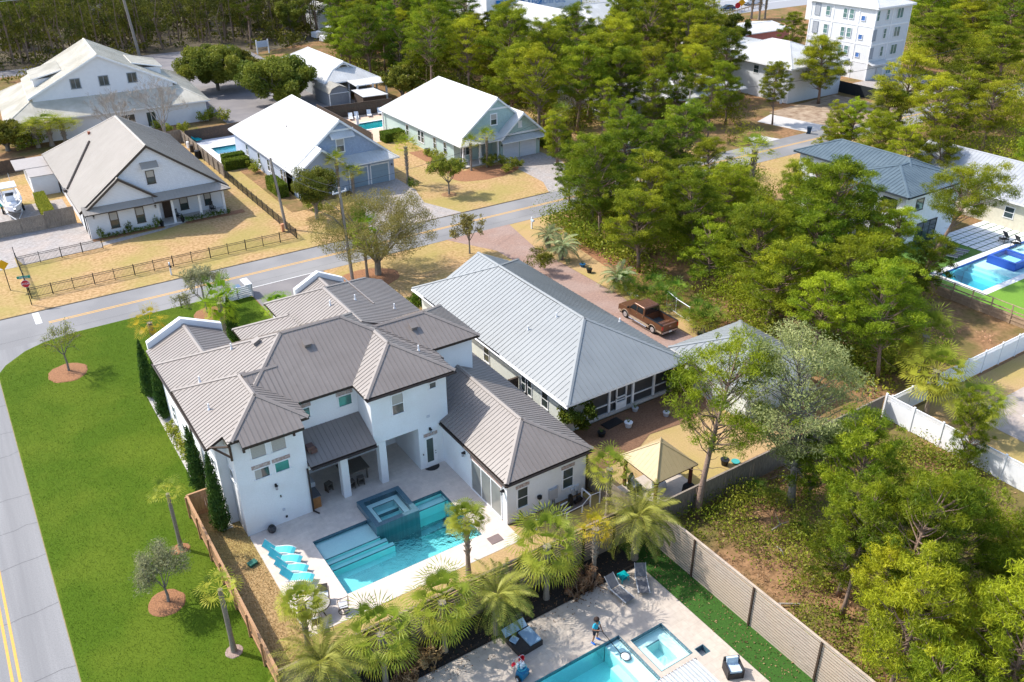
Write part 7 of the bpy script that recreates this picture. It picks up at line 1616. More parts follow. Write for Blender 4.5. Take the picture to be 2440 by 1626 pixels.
def car(label, loc, rz, paint, L=4.5, roofz=1.5, name='car', suv=False):
    t = thing(name, label, 'car', (0, 0, 0)); k = L / 4.5; b = MB()
    arch = lambda yc, r=.38: [(yc + r * math.cos(a), .32 + r * math.sin(a)) for a in [R(180 - j * 30) for j in range(7)]]
    extr(b, [(-2.2 * k, .4)] + arch(-1.35 * k) + arch(1.35 * k) + [(2.15 * k, .4), (2.2 * k, .65), (1.3 * k, .92), (-2.1 * k, .98), (-2.22 * k, .7)], -.88, .88); bevel(part('body', b, paint, t), .05)
    b = MB(); pr = [(-2.1, .95), (-1.95, roofz - .08), (-1.6, roofz), (.4, roofz), (1.2, .95)] if suv else [(-1.9, .95), (-1.1, roofz - .05), (-.8, roofz), (.3, roofz), (1.25, .93)]
    extr(b, [(y * k, z) for y, z in pr], -.84, .84, .16); bevel(part('cabin', b, M_CGLS, t), .05)
    b = MB(); b.obox((0, (-.6 if suv else -.25) * k, roofz + .005), (1.3, (1.9 if suv else 1.1) * k, .03)); part('roof_panel', b, paint, t)
    for s in (-1, 1):
        for y in (-1.35 * k, 1.35 * k): wheel(t, s * .78, y, .33, .33, .2, s)
        b = MB(); b.box(*sorted((s * .85, s * .6)), -2.25 * k, -2.15 * k, .65, .82); part('taillight', b, M_TAIL, t); b = MB(); b.box(*sorted((s * .85, s * .55)), 2.1 * k, 2.22 * k, .6, .75); part('headlight', b, M_CHRM, t)
    t.location = loc; t.rotation_euler = (0, 0, rz); return t
p = at(1733, 25); car('dark blue car on the highway behind the timber guard rail', (p.x, p.y, .02), R(75), mat('paint_blue', (.02, .06, .16), rough=.25, spec=.7))
car('black open off-road car parked before the apartment tower', (145.2, 96.6, .02), R(-70), mat('paint_black', (.012, .013, .02), rough=.2, spec=.8), 4.4, 1.75, suv=True)
p = at(1490, 367); car('grey car half hidden in the pines by the seafoam house driveway', (p.x, p.y, .02), R(70), mat('paint_silver', (.38, .37, .38), rough=.3, spec=.6), 4.6, 1.55)
# boat on a trailer
t = thing('motor_boat', 'white centre-console motor boat with a white canopy on its trailer behind the board gate', 'boat', (4.2, 117.0, 0)); M_GEL = mat('gelcoat', (.80, .80, .82), rough=.25, spec=.6)
def hull(mb, z0, z1, inset=0.0, deck=None):
    st = [(4.0, 1.15, 1.0), (2.0, 1.22, 1.0), (0, 1.22, .98), (-1.6, 1.05, .92), (-2.8, .66, .8), (-3.6, .12, .6)]; n = len(mb.v); K = len(st)
    for y, hw, f in st:
        hw = max(.03, hw - inset); mb.v += [(4.2 - hw, 117 + y, z1 + (1 - f) * .5), (4.2 - hw * .82, 117 + y, z0 + .38 + (1 - f) * .5), (4.2, 117 + y, z0 + (1 - f) * 1.4), (4.2 + hw * .82, 117 + y, z0 + .38 + (1 - f) * .5), (4.2 + hw, 117 + y, z1 + (1 - f) * .5)]
    for i in range(K - 1):
        for j in range(4): a = n + i * 5 + j; mb.f.append((a, a + 1, a + 6, a + 5)); mb.mi.append(mb.m)
    mb.f.append(tuple(n + j for j in reversed(range(5)))); mb.mi.append(mb.m)
b = MB(); hull(b, .75, 1.75); part('hull', b, M_GEL, t, smooth=False)
b = MB(); n = 0
st = [(3.9, .95), (2, 1.0), (0, 1.0), (-1.6, .82), (-2.7, .45)]
b.face([(4.2 - w_, 117 + y, 1.3) for y, w_ in st] + [(4.2 + w_, 117 + y, 1.3) for y, w_ in reversed(st)]); part('deck', b, mat('deck_cream', (.66, .66, .64)), t)
b = MB(); g_ = [(3.98, 1.15), (2, 1.22), (0, 1.22), (-1.6, 1.05), (-2.8, .66), (-3.55, .14)]
for s in (-1, 1): b.tube([(4.2 + s * (w_ - .08), 117 + y, 1.78 + max(0, -y - 1) * .03) for y, w_ in g_], .1, 6)
part('gunwale', b, M_GEL, t)
b = MB(); b.box(3.75, 4.65, 116.9, 118.2, 1.3, 2.25); part('console', b, M_GEL, t); b = MB(); b.obox((4.2, 116.85, 2.45), (.9, .05, .5), (.4, 0, 0)); part('windshield', b, M_CGLS, t)
b = MB(); b.box(3.2, 5.2, 116.7, 119.1, 3.25, 3.36); part('canopy', b, M_GEL, t)
for x_ in (3.5, 4.9):
    for y_ in (116.9, 118.8): b = MB(); b.tube([(x_, y_, 1.35), (x_, y_, 3.25)], .035, 6); part('canopy_post', b, M_CHRM, t)
b = MB(); b.box(3.8, 4.6, 118.7, 119.4, 1.3, 1.8); part('seat', b, M_PLW, t); b = MB(); b.box(3.75, 4.65, 115.6, 116.5, 1.3, 1.65); part('bow_cushion', b, M_PLW, t)
b = MB(); b.tube([(3.6, 119, 3.36), (3.6, 119.1, 4.6)], .02, 5); b.tube([(4.8, 119, 3.36), (4.8, 119.1, 4.4)], .02, 5); part('antenna', b, M_PLW, t)
t = thing('boat_trailer', 'galvanised trailer carrying the white motor boat', 'trailer', (4.2, 117, 0))
b = MB()
for s in (-1, 1): b.tube([(4.2 + s * .8, 121, .55), (4.2 + s * .8, 115.5, .55), (4.2, 112.3, .5)], .06, 6)
for y_ in (120, 117.5, 115.6): b.tube([(3.4, y_, .55), (5.0, y_, .55)], .05, 6)
part('frame', b, M_GALV, t)
for s in (-1, 1):
    for y_ in (117.6, 118.5): wheel(t, 4.2 + s * 1.12, y_, .33, .33, .2, s)
b = MB(); b.box(3.3, 3.5, 115.3, 120.5, .6, .8); b.box(4.9, 5.1, 115.3, 120.5, .6, .8); part('bunk', b, M_PLW, t)
p = at(8, 492); b = MB(); b.cyl(p.x, p.y, 0, .95, .36, .4, 18); single('barrel', b, mat('teal_plastic', (.02, .38, .40)), 'teal plastic barrel beside the boat at the left edge', 'barrel')
b = MB(); p = at(88, 475); b.obox((p.x, p.y, .25), (.55, .9, .04)); 
for k in range(5): b.obox((p.x, p.y + k * .3, .3 + k * .02), (.5, .05, .05))
for s in (-.27, .27): b.tube([(p.x + s, p.y - .3, .2), (p.x + s, p.y + 1.5, .35)], .03, 5)
single('ladder', b, M_GALV, 'small ladder lying beside the boat trailer', 'ladder')
# ------------------------------------------------------------------ pool deck furniture
M_AQUA = mat('sling_aqua', (.10, .56, .60), (.08, .50, .54), rough=.7); M_WMET = mat('metal_white_frame', (.75, .75, .75), rough=.4); M_BRNZ = mat('metal_bronze', (.055, .042, .036), rough=.45); M_CUSH = mat('cushion_pale', (.48, .50, .53), rough=.9); M_SLNG = mat('sling_taupe', (.20, .165, .14), rough=.8)
def sling(mb, pts, hw, th=.02):
    for (y0, z0_), (y1, z1_) in zip(pts[:-1], pts[1:]):
        n = len(mb.v); mb.v += [(-hw, y0, z0_), (hw, y0, z0_), (hw, y1, z1_), (-hw, y1, z1_), (-hw, y0, z0_ - th), (hw, y0, z0_ - th), (hw, y1, z1_ - th), (-hw, y1, z1_ - th)]
        for f in ((0, 1, 2, 3), (7, 6, 5, 4), (0, 4, 5, 1), (2, 6, 7, 3), (0, 3, 7, 4), (1, 5, 6, 2)): mb.f.append(tuple(n + i for i in f)); mb.mi.append(0)
def lounger(label, fabric, frame, group=None, curve=True):
    t = thing('sun_lounger', label, 'sun lounger', (0, 0, 0), group); b = MB()
    seat = [(-.98, .30), (-.8, .40), (-.55, .45), (-.25, .43), (.0, .36), (.28, .33)] if curve else [(-1.0, .33), (.25, .33)]
    sling(b, seat, .30); part('seat', b, fabric, t); b = MB(); sling(b, [(.30, .33), (.62, .62), (.88, .88)], .30); part('backrest', b, fabric, t)
    for s in (-1, 1): b = MB(); b.tube([(s * .33, y, z - .015) for y, z in seat + [(.6, .32)]], .038, 6); b.tube([(s * .33, .28, .32), (s * .33, .9, .89)], .02, 6); part('side_rail', b, frame, t)
    for s in (-1, 1):
        for y, z in ((-.75, .38), (.5, .32)): b = MB(); b.tube([(s * .32, y, z), (s * .34, y, .0)], .02, 6); part('leg', b, frame, t)
    return t
L0 = lounger('lounger', M_AQUA, M_WMET); dup_reg(L0); _used.add(L0.name); nm = ('nearest the house', 'second from the house', 'third from the house', 'nearest the round table')
for k, (x, y) in enumerate(((9.95, 41.55), (10.0, 40.6), (10.02, 39.65), (10.02, 38.75))):
    o = L0 if k == 0 else dup(L0, (0, 0, 0)); o.location = (x, y, .03); o.rotation_euler = (0, 0, R(52)); o['label'] = 'aqua sling lounger with white frame on the pool deck, ' + nm[k]; o['group'] = 'aqua loungers'
LG = lounger('grey sling lounger by the turf strip, its back toward the date palm', mat('sling_grey', (.14, .14, .15), (.11, .11, .12)), M_GALV, curve=False); dup_reg(LG)
LG.location = (27.15, 28.0, -.79); LG.rotation_euler = (0, 0, R(-32)); o = dup(LG, (25.5, 28.15, -.79), R(3), 1, 'grey sling lounger lying askew beside the heap of dead fronds')
for k, (x, y) in enumerate(((84.2, 45.6), (85.3, 45.7), (86.4, 45.8))): dup(LG, (x, y, .02), R(20), 1, 'dark lounger on the turf under the leaning pine, ' + ('left', 'middle', 'right')[k] + ' of three', 'dark loungers under the leaning pine')
L1_ = lounger('pale', M_PLW, M_WMET, curve=False); dup_reg(L1_)
for k, (px, py) in enumerate(((836, 285), (850, 282), (880, 277), (905, 272))): p = at(px, py); o = L1_ if k == 0 else dup(L1_, (0, 0, 0)); o.location = (p.x, p.y, .02); o.rotation_euler = (0, 0, R(-20)); o['label'] = 'pale lounger by the dark fence of the kidney pool, ' + ('first', 'second', 'third', 'fourth')[k] + ' from the left'; o['group'] = 'pale loungers'
def swivel(label, x, y, rz, group='patio chairs'):
    t = thing('patio_chair', label, 'chair', (0, 0, 0), group); b = MB(); sling(b, [(-.28, .44), (.24, .40)], .27, .03); part('seat', b, M_SLNG, t); b = MB(); sling(b, [(.24, .42), (.34, .98)], .27, .03); part('backrest', b, M_SLNG, t)
    b = MB(); b.obox((0, 0, .47), (.5, .48, .07)); part('cushion', b, M_CUSH, t)
    for s in (-1, 1): b = MB(); b.tube([(s * .3, .34, .75), (s * .31, .1, .68), (s * .31, -.22, .66), (s * .30, -.28, .44)], .022, 6); part('armrest', b, M_BRNZ, t)
    b = MB(); b.tube([(.3 * math.cos(a), .3 * math.sin(a), .03) for a in [k * math.pi / 8 for k in range(17)]], .02, 6, cap=False)
    for k in range(4): a = k * math.pi / 2; b.tube([(0, 0, .3), (.3 * math.cos(a), .3 * math.sin(a), .03)], .018, 5)
    b.tube([(0, 0, .05), (0, 0, .42)], .035, 8); part('swivel_base', b, M_BRNZ, t); t.location = (x, y, .025); t.rotation_euler = (0, 0, rz)
swivel('bronze swivel patio chair at the round table, on its far side toward the pool', 10.75, 36.45, R(-20)); swivel('bronze swivel patio chair turned away, right of the round table', 11.35, 35.1, R(-105)); swivel('bronze swivel patio chair tucked at the near side of the round table', 9.65, 34.85, R(165))
t = thing('patio_table', 'round stone-topped patio table at the corner of the pool deck', 'table', (10.15, 35.75, .02)); b = MB(); b.cyl(10.15, 35.75, .70, .76, .66, seg=28); part('tabletop', b, mat('table_mosaic', (.36, .33, .29), (.27, .25, .22), scale=10, bump=.3), t)
b = MB(); b.tube([(10.15 + .66 * math.cos(a), 35.75 + .66 * math.sin(a), .73) for a in [k * math.pi / 14 for k in range(29)]], .035, 6, cap=False); b.cyl(10.15, 35.75, .758, .77, .04); part('rim', b, M_BRNZ, t)
for k in range(4): a = k * math.pi / 2 + .5; b = MB(); b.tube([(10.15 + .2 * math.cos(a), 35.75 + .2 * math.sin(a), .7), (10.15 + .25 * math.cos(a), 35.75 + .25 * math.sin(a), .3), (10.15 + .5 * math.cos(a), 35.75 + .5 * math.sin(a), .02)], .035, 6); part('leg', b, M_BRNZ, t)
b = MB(); b.face([(21.9 + .55 * math.cos(a), 44.12 - .5 * math.sin(a), .035) for a in [k * math.pi / 14 for k in range(15)]]); single('doormat', b, M_BLACK, 'black half-round doormat in front of the back door', 'doormat')
b = MB(); b.box(21.15, 22.0, 35.05, 35.7, .02, .05); single('equipment_lid', b, mat('lid_brown', (.20, .15, .14)), 'brown square mat near the right corner of the pool deck', 'mat')
t = thing('urn', 'round dark urn on the pool deck against the house wall', 'urn', (10.3, 43.75, .02)); b = MB(); b.lathe((10.3, 43.75, .02), [(.14, 0), (.24, .12), (.28, .28), (.2, .44), (.14, .48)], 16); part('bowl', b, mat('urn_dark', (.04, .04, .045), (.09, .09, .09), scale=9), t, smooth=True); b = MB(); b.lathe((10.3, 43.75, .48), [(.14, 0), (.17, .03), (.12, .05)], 16); part('rim', b, M_BLACK, t)
b = MB(); b.obox((8.3, 41.6, .1), (.5, .36, .2), (0, 0, .3)); b.obox((8.3, 41.6, .21), (.54, .4, .03), (0, 0, .3)); single('valve_box', b, mat('valve_green', (.04, .16, .12)), 'small green valve box in the dry strip by the pool deck', 'utility box')
# patio kitchen and bar table
t = thing('outdoor_kitchen', 'timber-fronted outdoor kitchen counter with a grey top beside the patio', 'counter', (13.4, 45.3, 0)); b = MB(); b.box(13.29, 13.85, 44.35, 46.4, 0, .9); part('cabinet', b, mat('timber_orange', (.36, .16, .05), (.25, .11, .04), scale=5, stretch=(1, 1, 4)), t); b = MB(); b.box(13.28, 13.9, 44.3, 46.45, .9, .96); part('countertop', b, mat('granite', (.08, .085, .09), (.14, .14, .15), scale=30, rough=.3), t)
b = MB(); b.box(13.3, 13.95, 45.4, 46.3, .96, 1.3); part('grill', b, M_GALV, t); b = MB(); b.obox((13.62, 46.6, 2.3), (.7, .9, .5)); part('hood', b, M_PLW, t)
M_WTHR = mat('teak_weathered', (.13, .11, .09), (.09, .075, .06), scale=6, stretch=(4, 1, 1))
t = thing('bar_table', 'weathered teak bar table under the patio roof', 'table', (16.9, 45.9, 0)); b = MB(); b.box(15.95, 17.8, 45.3, 46.8, .92, .98); part('tabletop', b, M_WTHR, t)
for x_, y_ in ((16.1, 45.45), (17.6, 45.45), (16.1, 46.6), (17.6, 46.6)): b = MB(); b.box(x_, x_ + .1, y_, y_ + .1, 0, .92); part('leg', b, M_WTHR, t)
def stool(label, x, y, rz):
    t = thing('bar_stool', label, 'stool', (0, 0, 0), 'teak stools'); b = MB(); b.box(-.22, .22, -.2, .2, .62, .68); part('seat', b, M_WTHR, t)
    for sx in (-1, 1):
        b = MB(); b.box(sx * .2 - .025, sx * .2 + .025, -.19, .19, .05, .62) if sx > 0 else b.box(-.225, -.175, -.19, .19, .05, .62); part('side_panel', b, M_WTHR, t)
    b = MB(); b.box(-.18, .18, -.18, .18, .2, .25); part('footrest', b, M_WTHR, t); t.location = (x, y, .02); t.rotation_euler = (0, 0, rz)
stool('weathered teak stool near the columns, left of the pair', 16.25, 44.95, .1); stool('weathered teak stool near the columns, right of the pair', 16.95, 45.0, -.1); stool('weathered teak stool standing alone left of the first column', 14.9, 45.6, .3)
# equipment beside the wing
t = thing('pool_equipment', 'black pool pumps and filters on a pad beside the wing, inside white pipe rails', 'pool pump', (26.8, 35.3, 0)); b = MB(); b.cyl(27.3, 35.3, .1, .9, .2, .16, 12); b.cyl(27.3, 35.3, .9, .98, .1); part('filter', b, M_BLACK, t); b = MB(); b.tube([(27.6, 35.2, .3), (28.2, 35.3, .3)], .14, 10); b.obox((27.9, 35.2, .5), (.25, .2, .3)); part('pump', b, M_BLACK, t); b = MB(); b.tube([(26.6, 35.4, .35), (27.2, 35.4, .4)], .05, 6); b.tube([(27.2, 35.1, .2), (26.3, 35.0, .2)], .035, 6); part('pipe', b, M_PLW, t); b = MB(); b.box(25.2, 28.6, 34.8, 35.8, 0, .1); b.box(25.4, 26.4, 34.95, 35.7, .3, .36); part('pad', b, mat('pad_brown', (.17, .13, .11)), t)
t = thing('pipe_railing', 'white pipe railing round the pool pumps beside the wing', 'railing', (26.5, 34.5, 0))
for x_, y_, h_ in ((24.2, 34.7, .8), (25.2, 34.55, .6), (26.4, 34.45, .5), (27.6, 34.4, .6), (28.4, 34.6, .9), (28.4, 35.5, .9), (29.1, 34.5, 1.2)): b = MB(); b.tube([(x_, y_, 0), (x_, y_, h_)], .05, 8); part('post', b, M_PLW, t)
b = MB(); b.tube([(24.2, 34.7, .8), (25.2, 34.55, .6), (26.4, 34.45, .5), (27.6, 34.4, .6), (28.4, 34.6, .9), (29.1, 34.5, .95)], .025, 6); b.tube([(28.4, 34.6, .9), (28.4, 35.5, .9)], .05, 6); part('rail', b, M_PLW, t)
b_ = round_proto('shrub', 'columnar green shrub at the near corner of the wing', 91, .32, .75, 0, M_HEDG, n=14, per=900, L=.1, W=.06, trunk=0, cat='shrub', lumps=.6); b_.location = (23.3, 35.3, 0)
# gazebo
t = thing('gazebo', 'tan metal-roofed gazebo on dark posts in the yard beyond the wing', 'gazebo', (33.2, 33.5, 0)); b = MB(); GZ = hip(31.35, 34.95, 31.75, 35.35, 2.42, .8); roof(b, rect(31.35, 34.95, 31.75, 35.35), GZ, thick=.08, rib=.33, cap=.05, rw=.01, rh=.01); part('roof', b, [mat('gazebo_tan', (.42, .32, .17), (.39, .30, .155), rough=.5), M_TIMB], t)
M_MAHO = mat('timber_mahogany', (.10, .03, .015), (.07, .02, .012), scale=6)
for x_, y_ in ((31.65, 32.05), (34.65, 32.05), (31.65, 35.05), (34.65, 35.05)):
    b = MB(); b.box(x_ - .09, x_ + .09, y_ - .09, y_ + .09, 0, 2.4); po = part('post', b, M_MAHO, t); b = MB(); sx = 1 if x_ < 33 else -1; sy = 1 if y_ < 33 else -1
    b.tube([(x_, y_, 1.8), (x_ + sx * .5, y_, 2.35)], .05, 4); b.tube([(x_, y_, 1.8), (x_, y_ + sy * .5, 2.35)], .05, 4); part('brace', b, M_MAHO, po)
slab('gazebo_floor', 30.2, 35.6, 31.0, 35.2, .012, M_PAVT)
def covered(name, label, x, y, sx, sy, h, m, cat):
    b = MB(); n = len(b.v); q = [(-1, -1), (1, -1), (1, 1), (-1, 1)]; b.v += [(x + sx / 2 * a, y + sy / 2 * c, 0) for a, c in q] + [(x + sx / 2.3 * a, y + sy / 2.3 * c, h * .8) for a, c in q] + [(x + sx / 3.4 * a, y + sy / 3.4 * c, h) for a, c in q]
    for k in (0, 4):
        for i in range(4): j = (i + 1) % 4; b.f.append((k + i, k + j, k + 4 + j, k + 4 + i)); b.mi.append(0)
    b.f.append((8, 9, 10, 11)); b.mi.append(0); o = single(name, b, m, label, cat); bevel(o, .05)
M_COVR = mat('cover_black', (.018, .018, .02), rough=.7)
covered('covered_grill', 'barbecue under a black cover beside the side fence of the gazebo yard', 30.5, 32.9, .7, 1.5, 1.1, M_COVR, 'grill'); covered('covered_grill', 'black covered smoker standing near the gazebo front post', 30.7, 31.6, .6, .6, 1.0, M_COVR, 'grill')
covered('covered_table', 'pale cloth-covered table under the gazebo', 33.4, 33.6, .9, .7, .6, M_PLW, 'table'); covered('covered_chair', 'chair under a black cover at the right post of the gazebo', 34.6, 32.0, .7, .7, .85, M_COVR, 'chair')
t = thing('wicker_chair', 'dark wicker armchair with pale cushion under the gazebo roof', 'chair', (31.9, 34.3, 0)); b = MB(); b.obox((31.9, 34.3, .25), (.7, .7, .4)); part('seat', b, M_COVR, t); b = MB(); b.obox((31.75, 34.55, .75), (.7, .15, .7), (-.2, 0, .5)); part('backrest', b, M_COVR, t); b = MB(); b.obox((31.88, 34.3, .5), (.5, .5, .12)); b.obox((31.8, 34.45, .78), (.45, .12, .4), (-.2, 0, .5)); part('cushion', b, M_CUSH, t)
# pots
def pot(label, px, py, r, h, m, plant=None, group=None, z=0):
    p = at(px, py, z); t = thing('plant_pot', label, 'plant pot', (p.x, p.y, z), group); b = MB(); b.lathe((p.x, p.y, z), [(r * .7, 0), (r, h), (r * 1.08, h), (r * 1.08, h + .03), (r * .85, h + .03)], 12); part('pot', b, m, t)
    if plant: b = MB(); [b.tube([(p.x, p.y, z + h), (p.x + .25 * math.cos(k * 1.1), p.y + .25 * math.sin(k * 1.1), z + h + .25 + .1 * (k % 3))], [.02, .004], 4) for k in range(9)]; part('plant', b, mat('stem_green', (.10, .15, .03)), t)
M_PBLU = mat('pot_blue', (.02, .10, .22), rough=.3); M_TEAL = mat('pot_teal', (.05, .33, .30), rough=.4)
for px, py, r, h, m, lb in ((1388, 636, .3, .3, M_PBLU, 'blue pot in the pine straw nearest the pindo palms'), (1404, 650, .3, .42, M_BLACK, 'large black nursery pot beside the blue one'), (1469, 683, .2, .28, M_BLACK, 'small black pot, first of three along the wood edge'), (1480, 689, .26, .32, M_BLACK, 'black pot, middle of three along the wood edge'), (1488, 694, .2, .26, M_BLACK, 'small black pot, last of three along the wood edge'), (1502, 702, .34, .14, M_PBLU, 'shallow blue dish on the pine straw'), (1514, 710, .25, .2, M_PLW, 'pale clay pot beside the shallow blue dish'), (1666, 802, .2, .28, M_BLACK, 'black pot near the pale garage roof, left one'), (1674, 806, .2, .28, M_BLACK, 'black pot near the pale garage roof, right one'), (1683, 812, .2, .22, M_PLW, 'white pot in the cluster by the garage'), (1697, 812, .26, .3, M_BLACK, 'large black pot in the cluster by the garage'), (1694, 817, .26, .2, M_TEAL, 'teal pot in the cluster by the garage'), (1497, 1018, .3, .42, M_PLW, 'white bucket pot in the bed before the screened porch'), (1433, 1040, .3, .35, M_BLACK, 'black pot at the foot of the camellia'), (1587, 992, .25, .35, M_GALV, 'grey pot with spiky leaves right of the white bucket'), (1513, 980, .25, .3, M_GALV, 'grey pot at the porch step'), (1726, 1108, .3, .45, M_BLACK, 'black tub with a bare sapling by the weathered fence'), (1752, 1104, .28, .15, M_TEAL, 'shallow teal dish by the weathered fence')):
    pot(lb, px, py, r, h, m, plant=(h > .2))
for x_, y_ in ((18.0, 102.2), (20.4, 102.25)):
    t = thing('planter', 'tall black planter ' + ('left' if x_ < 19 else 'right') + ' of the path to the corner porch', 'plant pot', (x_, y_, 0)); b = MB(); b.lathe((x_, y_, 0), [(.16, 0), (.26, .62), (.22, .62)], 4); part('pot', b, M_BLACK, t); b = MB(); b.tube([(x_, y_, .6), (x_, y_, 1.1)], [.16, .02], 8); part('plant', b, MATS['hedge_core'], t)
b = MB(); b.obox((35.6, 41.2, .06), (1.6, .8, .06), (0, 0, .1)); single('doormat', b, M_BLACK, 'black mat on the ground before the screened porch door', 'doormat')
# white-framed chain-link cage by the truck
t = thing('dog_run', 'white pipe-framed chain-link panel at the wood edge beside the truck', 'gate', (52.0, 51.9, 0)); b = MB()
for z_ in (.1, 1.5): b.tube([(52.2, 53.6, z_ + (.1 if z_ > 1 else 0)), (51.9, 52.0, z_), (51.7, 50.1, z_)], .035, 6)
for x_, y_ in ((52.2, 53.6), (51.95, 52.1), (51.7, 50.1)): b.tube([(x_, y_, 0), (x_, y_, 1.6)], .04, 6)
part('frame', b, M_PLW, t); b = MB(); 
for k in range(26): yy = 50.1 + k * .135; xx = 51.7 + (yy - 50.1) * .143; b.tube([(xx, yy, .1), (xx, yy, 1.5)], .006, 3)
part('mesh', b, M_GALV, t)
# ------------------------------------------------------------------ lower yard things
M_WICK = mat('wicker_black', (.022, .02, .022), (.04, .036, .036), scale=30, rough=.6); M_CBLU = mat('cushion_blue', (.26, .38, .50), (.22, .33, .45), rough=.9)
t = thing('daybed', 'black wicker daybed with pale blue cushions under the date palm', 'daybed', (18.9, 28.4, -.8)); b = MB(); b.obox((18.85, 28.35, -.6), (1.55, 1.75, .38), (0, 0, .05)); part('base', b, M_WICK, t)
b = MB(); b.obox((19.2, 28.1, -.36), (.75, 1.1, .12), (0, 0, .05)); part('cushion', b, M_CBLU, t); b = MB(); b.obox((18.75, 28.95, -.2), (1.45, .5, .12), (.6, 0, .05)); part('back_cushion', b, M_CBLU, t); b = MB(); b.obox((18.35, 28.35, -.34), (.4, .4, .12), (.2, .1, .5)); part('pillow', b, M_CBLU, t); b = MB(); b.obox((18.75, 29.25, -.25), (1.6, .1, .8), (-.2, 0, .05)); part('backrest', b, M_WICK, t)
t = thing('wicker_armchair', 'black wicker armchair with pale blue cushions on the right of the lower terrace', 'chair', (26.9, 20.3, -.8)); a_ = R(-25)
b = MB(); b.obox((26.9, 20.4, -.6), (.85, .8, .36), (0, 0, a_)); part('base', b, M_WICK, t)
for s in (-1, 1): b = MB(); b.obox((26.9 + s * .4 * math.cos(a_), 20.4 + s * .4 * math.sin(a_), -.45), (.1, .8, .6), (0, 0, a_)); part('armrest', b, M_WICK, t)
b = MB(); b.obox((26.9 - .38 * math.sin(a_), 20.4 + .38 * math.cos(a_), -.35), (.85, .1, .8), (0, 0, a_)); part('backrest', b, M_WICK, t); b = MB(); b.obox((26.9, 20.38, -.36), (.66, .62, .14), (0, 0, a_)); part('seat_cushion', b, mat('cushion_ice', (.50, .62, .72)), t); b = MB(); b.obox((26.9 - .28 * math.sin(a_), 20.4 + .28 * math.cos(a_), -.12), (.62, .14, .42), (-.15, 0, a_)); part('back_cushion', b, MATS['cushion_ice'], t)
t = thing('side_table', 'bright teal side table between the two grey loungers', 'side table', (26.5, 28.9, -.8)); M_TEA2 = mat('teal_bright', (.0, .30, .32), rough=.4); b = MB(); b.box(26.2, 26.75, 28.65, 29.15, -.4, -.36); part('tabletop', b, M_TEA2, t); b = MB(); b.box(26.24, 26.7, 28.7, 29.1, -.62, -.59); part('shelf', b, M_TEA2, t)
for x_, y_ in ((26.2, 28.65), (26.7, 28.65), (26.2, 29.1), (26.7, 29.1)): b = MB(); b.box(x_, x_ + .05, y_, y_ + .05, -.79, -.4); part('leg', b, M_TEA2, t)
t = thing('bucket', 'red bucket standing on the terrace above the cleaning cart', 'bucket', (18.05, 27.2, -.79)); b = MB(); b.lathe((18.05, 27.2, -.79), [(.13, 0), (.17, .36), (.15, .36), (.11, .05)], 16); part('body', b, mat('plastic_red', (.62, .012, .03), rough=.3), t); b = MB(); b.tube([(18.05 + .17 * math.cos(k), 27.2, -.43 + .15 * math.sin(k)) for k in [math.pi * j / 8 for j in range(9)]], .012, 5, cap=False); part('handle', b, M_PLW, t)
t = thing('cleaning_cart', 'blue two-wheeled pool cleaning cart loaded with white bottles and a hose', 'cart', (17.5, 26.4, -.79)); b = MB(); b.obox((17.5, 26.3, -.4), (.55, .45, .55), (.15, 0, .3)); part('basket', b, mat('cart_blue', (.01, .13, .26), rough=.4), t)
for s in (-1, 1): b = MB(); x_ = 17.5 + s * .36 * math.cos(.3); y_ = 26.3 + s * .36 * math.sin(.3); b.tube([(x_ - .03 * s, y_, -.58), (x_ + .03 * s, y_, -.58)], .22, 14); wz = part('wheel', b, M_TYRE, t); b = MB(); b.tube([(x_ + .03 * s, y_, -.58), (x_ + .05 * s, y_, -.58)], .1, 10); part('hub_cap', b, M_GALV, wz)
for k, (dx, dy) in enumerate(((-.12, .1), (.08, .12), (0, -.06), (.16, -.02))): b = MB(); b.lathe((17.5 + dx, 26.45 + dy, -.2), [(.08, 0), (.08, .3), (.03, .36), (.03, .42)], 10); part('bottle', b, M_PLW, t)
b = MB(); b.tube([(17.2, 26.6, -.1), (17.35, 26.9, .12), (17.7, 26.9, .12), (17.8, 26.6, -.1)], .02, 6); part('handle', b, M_GALV, t); b = MB(); b.obox((17.25, 26.75, -.05), (.14, .14, .22), (.3, .2, 0)); part('bottle', b, MATS['plastic_red'], t); b = MB(); b.tube([(17.5 + .24 * math.cos(k * .5), 26.3 + .2 * math.sin(k * .5), -.12 + .012 * k) for k in range(22)], .02, 5); part('hose', b, mat('hose_teal', (.05, .35, .42)), t)
g_ = np.random.default_rng(77)
def deadheap(label, x, y, w_, h_, n=26):
    t = thing('dead_fronds', label, 'dead palm fronds', (x, y, -.78)); b = MB(); ends = []
    for i in range(n):
        a = g_.random() * 6.28; p0 = Vector((x + g_.normal() * w_ * .3, y + g_.normal() * .25, -.75)); p1 = p0 + Vector((math.cos(a) * w_ * .35, math.sin(a) * .4, h_ * g_.uniform(.5, 1))); b.tube([p0, p0.lerp(p1, .6) + Vector((0, 0, .1)), p1], [.035, .03, .012], 5); ends.append((p1.x, p1.y, p1.z - .1, .2, .2, .28, g_.random()))
        ends.append((p0.x, p0.y, p0.z + .25, .22, .2, .3, g_.random()))
    part('stems', b, mat('frond_stem', (.22, .15, .10), (.14, .09, .06), scale=9), t); P, D, E, T = cloud(g_, ends, 420, .3, .06, up=-.6); o = meshobj('leaves', leafmesh('leaves', P - np.array([x, y, -.78]), D, E, T, M_DEADP), t)
deadheap('large heap of brown dead palm fronds beside the grey loungers', 23.9, 29.7, 1.7, 1.3, 34); deadheap('standing clump of brown dead fronds against the slat fence in the black mulch', 13.7, 29.9, .9, 1.1); deadheap('low tangle of dead fronds at the left end of the black mulch', 12.4, 29.5, 1.1, .6)
